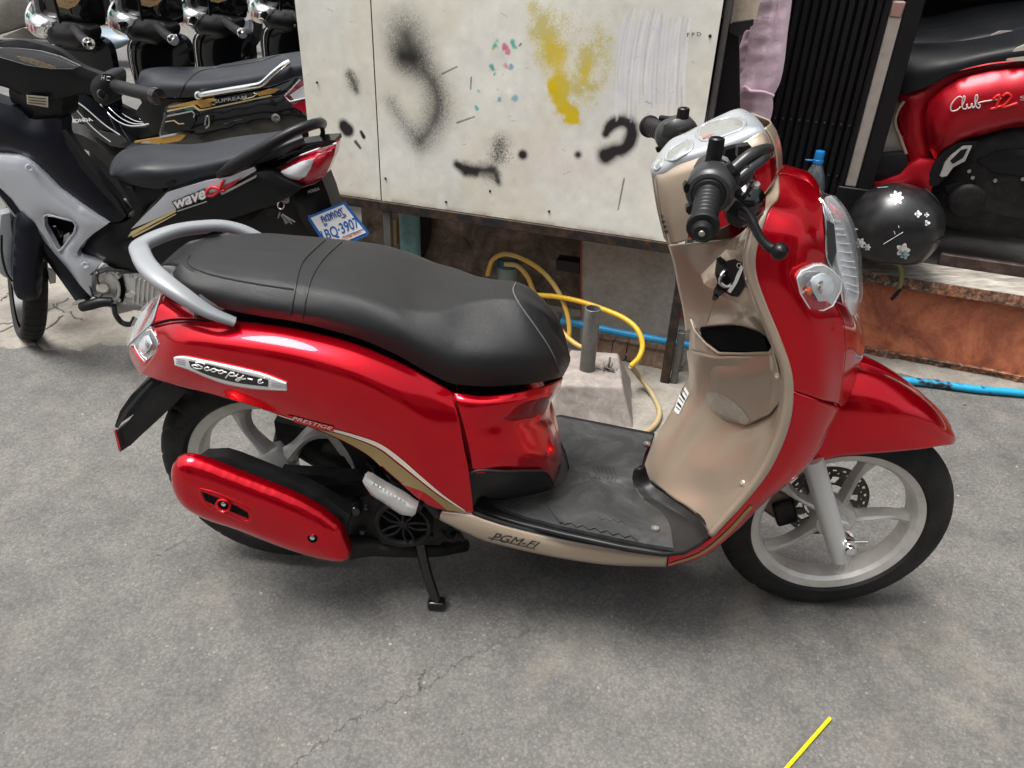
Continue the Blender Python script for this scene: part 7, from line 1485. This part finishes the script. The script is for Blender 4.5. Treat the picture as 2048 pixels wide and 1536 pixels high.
f5 = FG(205, 40); db = thing('motorbike', tuple(G(210, 42)), 'dark motorbike far up the lane behind the first headlamp', 'motorbike'); pillow('body', f5, [(180, -10), (230, -10), (236, 14), (216, 26), (200, 20), (186, 30), (178, 20)], M['navy'], db, off=.1, h=.08, w=.2, t=.1, res=.1); lathe('wheel', [(.2, -.04), (.27, -.04), (.3, 0), (.27, .04), (.2, .04)], G(226, 38)+[0, 0, .3], (0, 1, 0), M['rubber'], db, 32)

# ------------------------------------------------------------------ red scooters on the shop floor
SH = Plane(ST.p-ST.n*.20, ST.n)
RS_ = thing('scooter', tuple(sp(.75, .345, -.22)), 'red scooter with champagne leg shield parked inside the shop by the gate post', 'scooter', 'scooters parked inside the shop')
def HP(name, pts, mat, off, h=.02, w=.04, t=.03, res=.025, parent=RS_, **k): return pillow(name, SH, pts, mat, parent, off=off, h=h, w=w, t=t, res=res, **k)
M['red2'] = principled('satin_red', (.40, .002, .012), .38, .55, coat=.35, coatr=.25)
M['darkseat'] = grain(principled('dark_seat', (.009, .010, .012), .5, spec=.35), 400, .25)
pillow_seat = [[SH(*p) for p in r] for r in ([(1740, 110, -.1), (1790, 88, -.12), (1830, 86, -.12), (1900, 84, -.12), (1960, 76, -.12), (2060, 55, -.12), (2200, 40, -.12)], [(1742, 120, .02), (1795, 100, .05), (1835, 98, .06), (1900, 98, .06), (1965, 92, .07), (2060, 76, .07), (2200, 60, .07)], [(1748, 150, .08), (1800, 140, .12), (1850, 138, .13), (1910, 128, .13), (1970, 112, .13), (2060, 96, .13), (2200, 85, .13)], [(1758, 188, .08), (1805, 189, .12), (1850, 174, .13), (1900, 148, .13), (1960, 130, .13), (2060, 118, .13), (2200, 112, .13)])]
skin('seat', pillow_seat, M['darkseat'], RS_, 40, 24, 0)
HP('seat_side_cream', [(2012, 121), (2020, 108), (2034, 96), (2052, 88), (2080, 88), (2080, 116), (2050, 122)], M['cream2'] if 'cream2' in M else principled('cream_seat_side', (.46, .43, .37), .5), .131, h=.004, w=.01, t=.01)
HP('side_panel', [(1850, 236), (1858, 205), (1885, 178), (1922, 156), (1981, 142), (2048, 134), (2200, 130), (2200, 240), (2100, 246), (2048, 252), (2008, 257), (1952, 273), (1916, 286), (1893, 303), (1872, 324), (1860, 300), (1852, 265)], M['red2'], .12, h=.05, w=.09, t=.03, res=.018)
HP('apron', [(1790, 190), (1850, 176), (1900, 150), (1985, 132), (2060, 124), (2060, 140), (1981, 144), (1922, 158), (1887, 180), (1862, 206), (1854, 240), (1862, 330), (1880, 345), (1862, 380), (1835, 376), (1820, 330), (1814, 290), (1804, 262), (1798, 234), (1804, 210)], M['red2'], .09, h=.02, w=.04, t=.04, res=.018)
HP('lower_red', [(1700, 372), (1764, 362), (1800, 349), (1818, 330), (1840, 318), (1872, 322), (1866, 352), (1862, 384), (1800, 384), (1700, 392)], M['red2'], .135, h=.012, w=.02, t=.03, res=.018)
HP('leg_shield', [(1700, 190), (1764, 192), (1804, 196), (1806, 204), (1796, 222), (1790, 246), (1800, 274), (1811, 305), (1780, 310), (1700, 320)], principled('grey_champagne', (.60, .57, .50), .4, .2), .06, h=.02, w=.04, t=.02)
tube('apron_edge', [SH(*p, .10) for p in ((1808, 202), (1795, 222), (1790, 246), (1800, 275), (1812, 308))], .006, M['beige'], RS_, 8, 24)
HP('floor_well', [(1690, 318), (1760, 312), (1806, 307), (1815, 318), (1814, 332), (1802, 348), (1764, 361), (1690, 370)], M['plastic'], .125, h=.012, w=.03, t=.05)
HP('belly_cover', [(1878, 345), (1893, 304), (1916, 287), (1952, 274), (2008, 258), (2048, 253), (2200, 242), (2200, 480), (2050, 478), (1900, 455), (1850, 440), (1862, 385)], M['engine'], .08, h=.03, w=.06, t=.06, res=.03)
HP('transmission_case', [(1955, 322), (1990, 304), (2030, 298), (2060, 300), (2120, 310), (2120, 350), (2050, 352), (1990, 345)], M['dark_plastic'], .115, h=.015, w=.03, t=.02); HP('kick_cover', [(1890, 372), (1920, 362), (1960, 378), (1990, 400), (2050, 420), (2050, 440), (1960, 420), (1900, 412)], M['gunmetal'] if False else M['plastic'], .11, h=.012, w=.03, t=.02)
lathe('clutch_cover', [(0, .012), (.045, .012), (.055, .006), (.058, 0)], SH(1932, 402, .122), SH.n, M['engine'], RS_, 32)
HP('peg_bracket', [(1856, 352), (1868, 326), (1890, 300), (1918, 284), (1956, 282), (1950, 296), (1920, 318), (1896, 350), (1874, 372), (1860, 372)], M['dark_plastic'], .14, h=.008, w=.015, t=.02)
PGs = HP('passenger_peg', [(1880, 352), (1890, 326), (1902, 312), (1926, 293), (1944, 292), (1930, 322), (1906, 335), (1894, 352), (1884, 354)], M['alu'], .160, h=.006, w=.01, t=.012, res=.012); HP('peg_slot', [(1900, 322), (1922, 300), (1936, 297), (1926, 316), (1906, 328)], M['black'], .167, h=0, t=.002, parent=PGs)
for q in ((1945, 355), (1990, 361), (2045, 358), (1938, 342)): lathe('case_bolt', [(0, .005), (.006, .005), (.007, 0)], SH(*q, .115), SH.n, M['steel'], RS_, 8)
tube('side_stand', [SH(1880, 440, .1), SH(1872, 462, .12), SH(1868, 476, .13)], .008, M['steel'], RS_, 8)
so_ = lambda x, y: SH(x, y, .1725)
CLB = [[(.30, .85), (.24, .98), (.12, .8), (.0, .35), (.03, .05), (.15, .1), (.24, .3)], [(.26, .25), (.36, .75), (.36, .98), (.31, .8), (.30, .15), (.36, .12), (.40, .42)], [(.40, .45), (.42, .15), (.48, .2), (.52, .45), (.53, .15), (.58, .25)], [(.58, .25), (.68, .8), (.66, .98), (.61, .7), (.62, .2), (.68, .1), (.71, .32), (.66, .42), (.8, .5), (1.1, .56), (1.25, .6)]]
strokes('panel_script', CLB, [(1902, 224), (1985, 218), (1980, 186), (1900, 194)], so_, .0022, principled('pale_script', (.62, .50, .48), .5), RS_)
strokes('panel_number', [[(.05, .7), (.3, .95), (.2, .05)], [(.45, .8), (.65, .98), (.8, .75), (.6, .35), (.4, .08), (.7, .12), (1.0, .2)], [(.0, .1), (.4, .2)]], [(1980, 222), (2036, 212), (2030, 184), (1984, 190)], so_, .0045, principled('red_script', (.62, .015, .01), .45), RS_)
text('panel_print', 'S', [(2040, 201), (2052, 200), (2052, 191), (2040, 192)], so_, principled('grey_script', (.4, .35, .35), .5), RS_)
for k in range(4):
    c = dup(RS_, loc=tuple(np.array(RS_.location)-ST.n*(.34+.15*k)*1.0+SE*(-.02-.01*k)+np.array([0, 0, .0])))
    c['label'] = ['scooter inside the shop directly behind the red one with the script', 'scooter inside the shop, third in the row of dark seats', 'scooter inside the shop, fourth in the row of dark seats', 'scooter inside the shop, furthest back in the row of dark seats'][k]
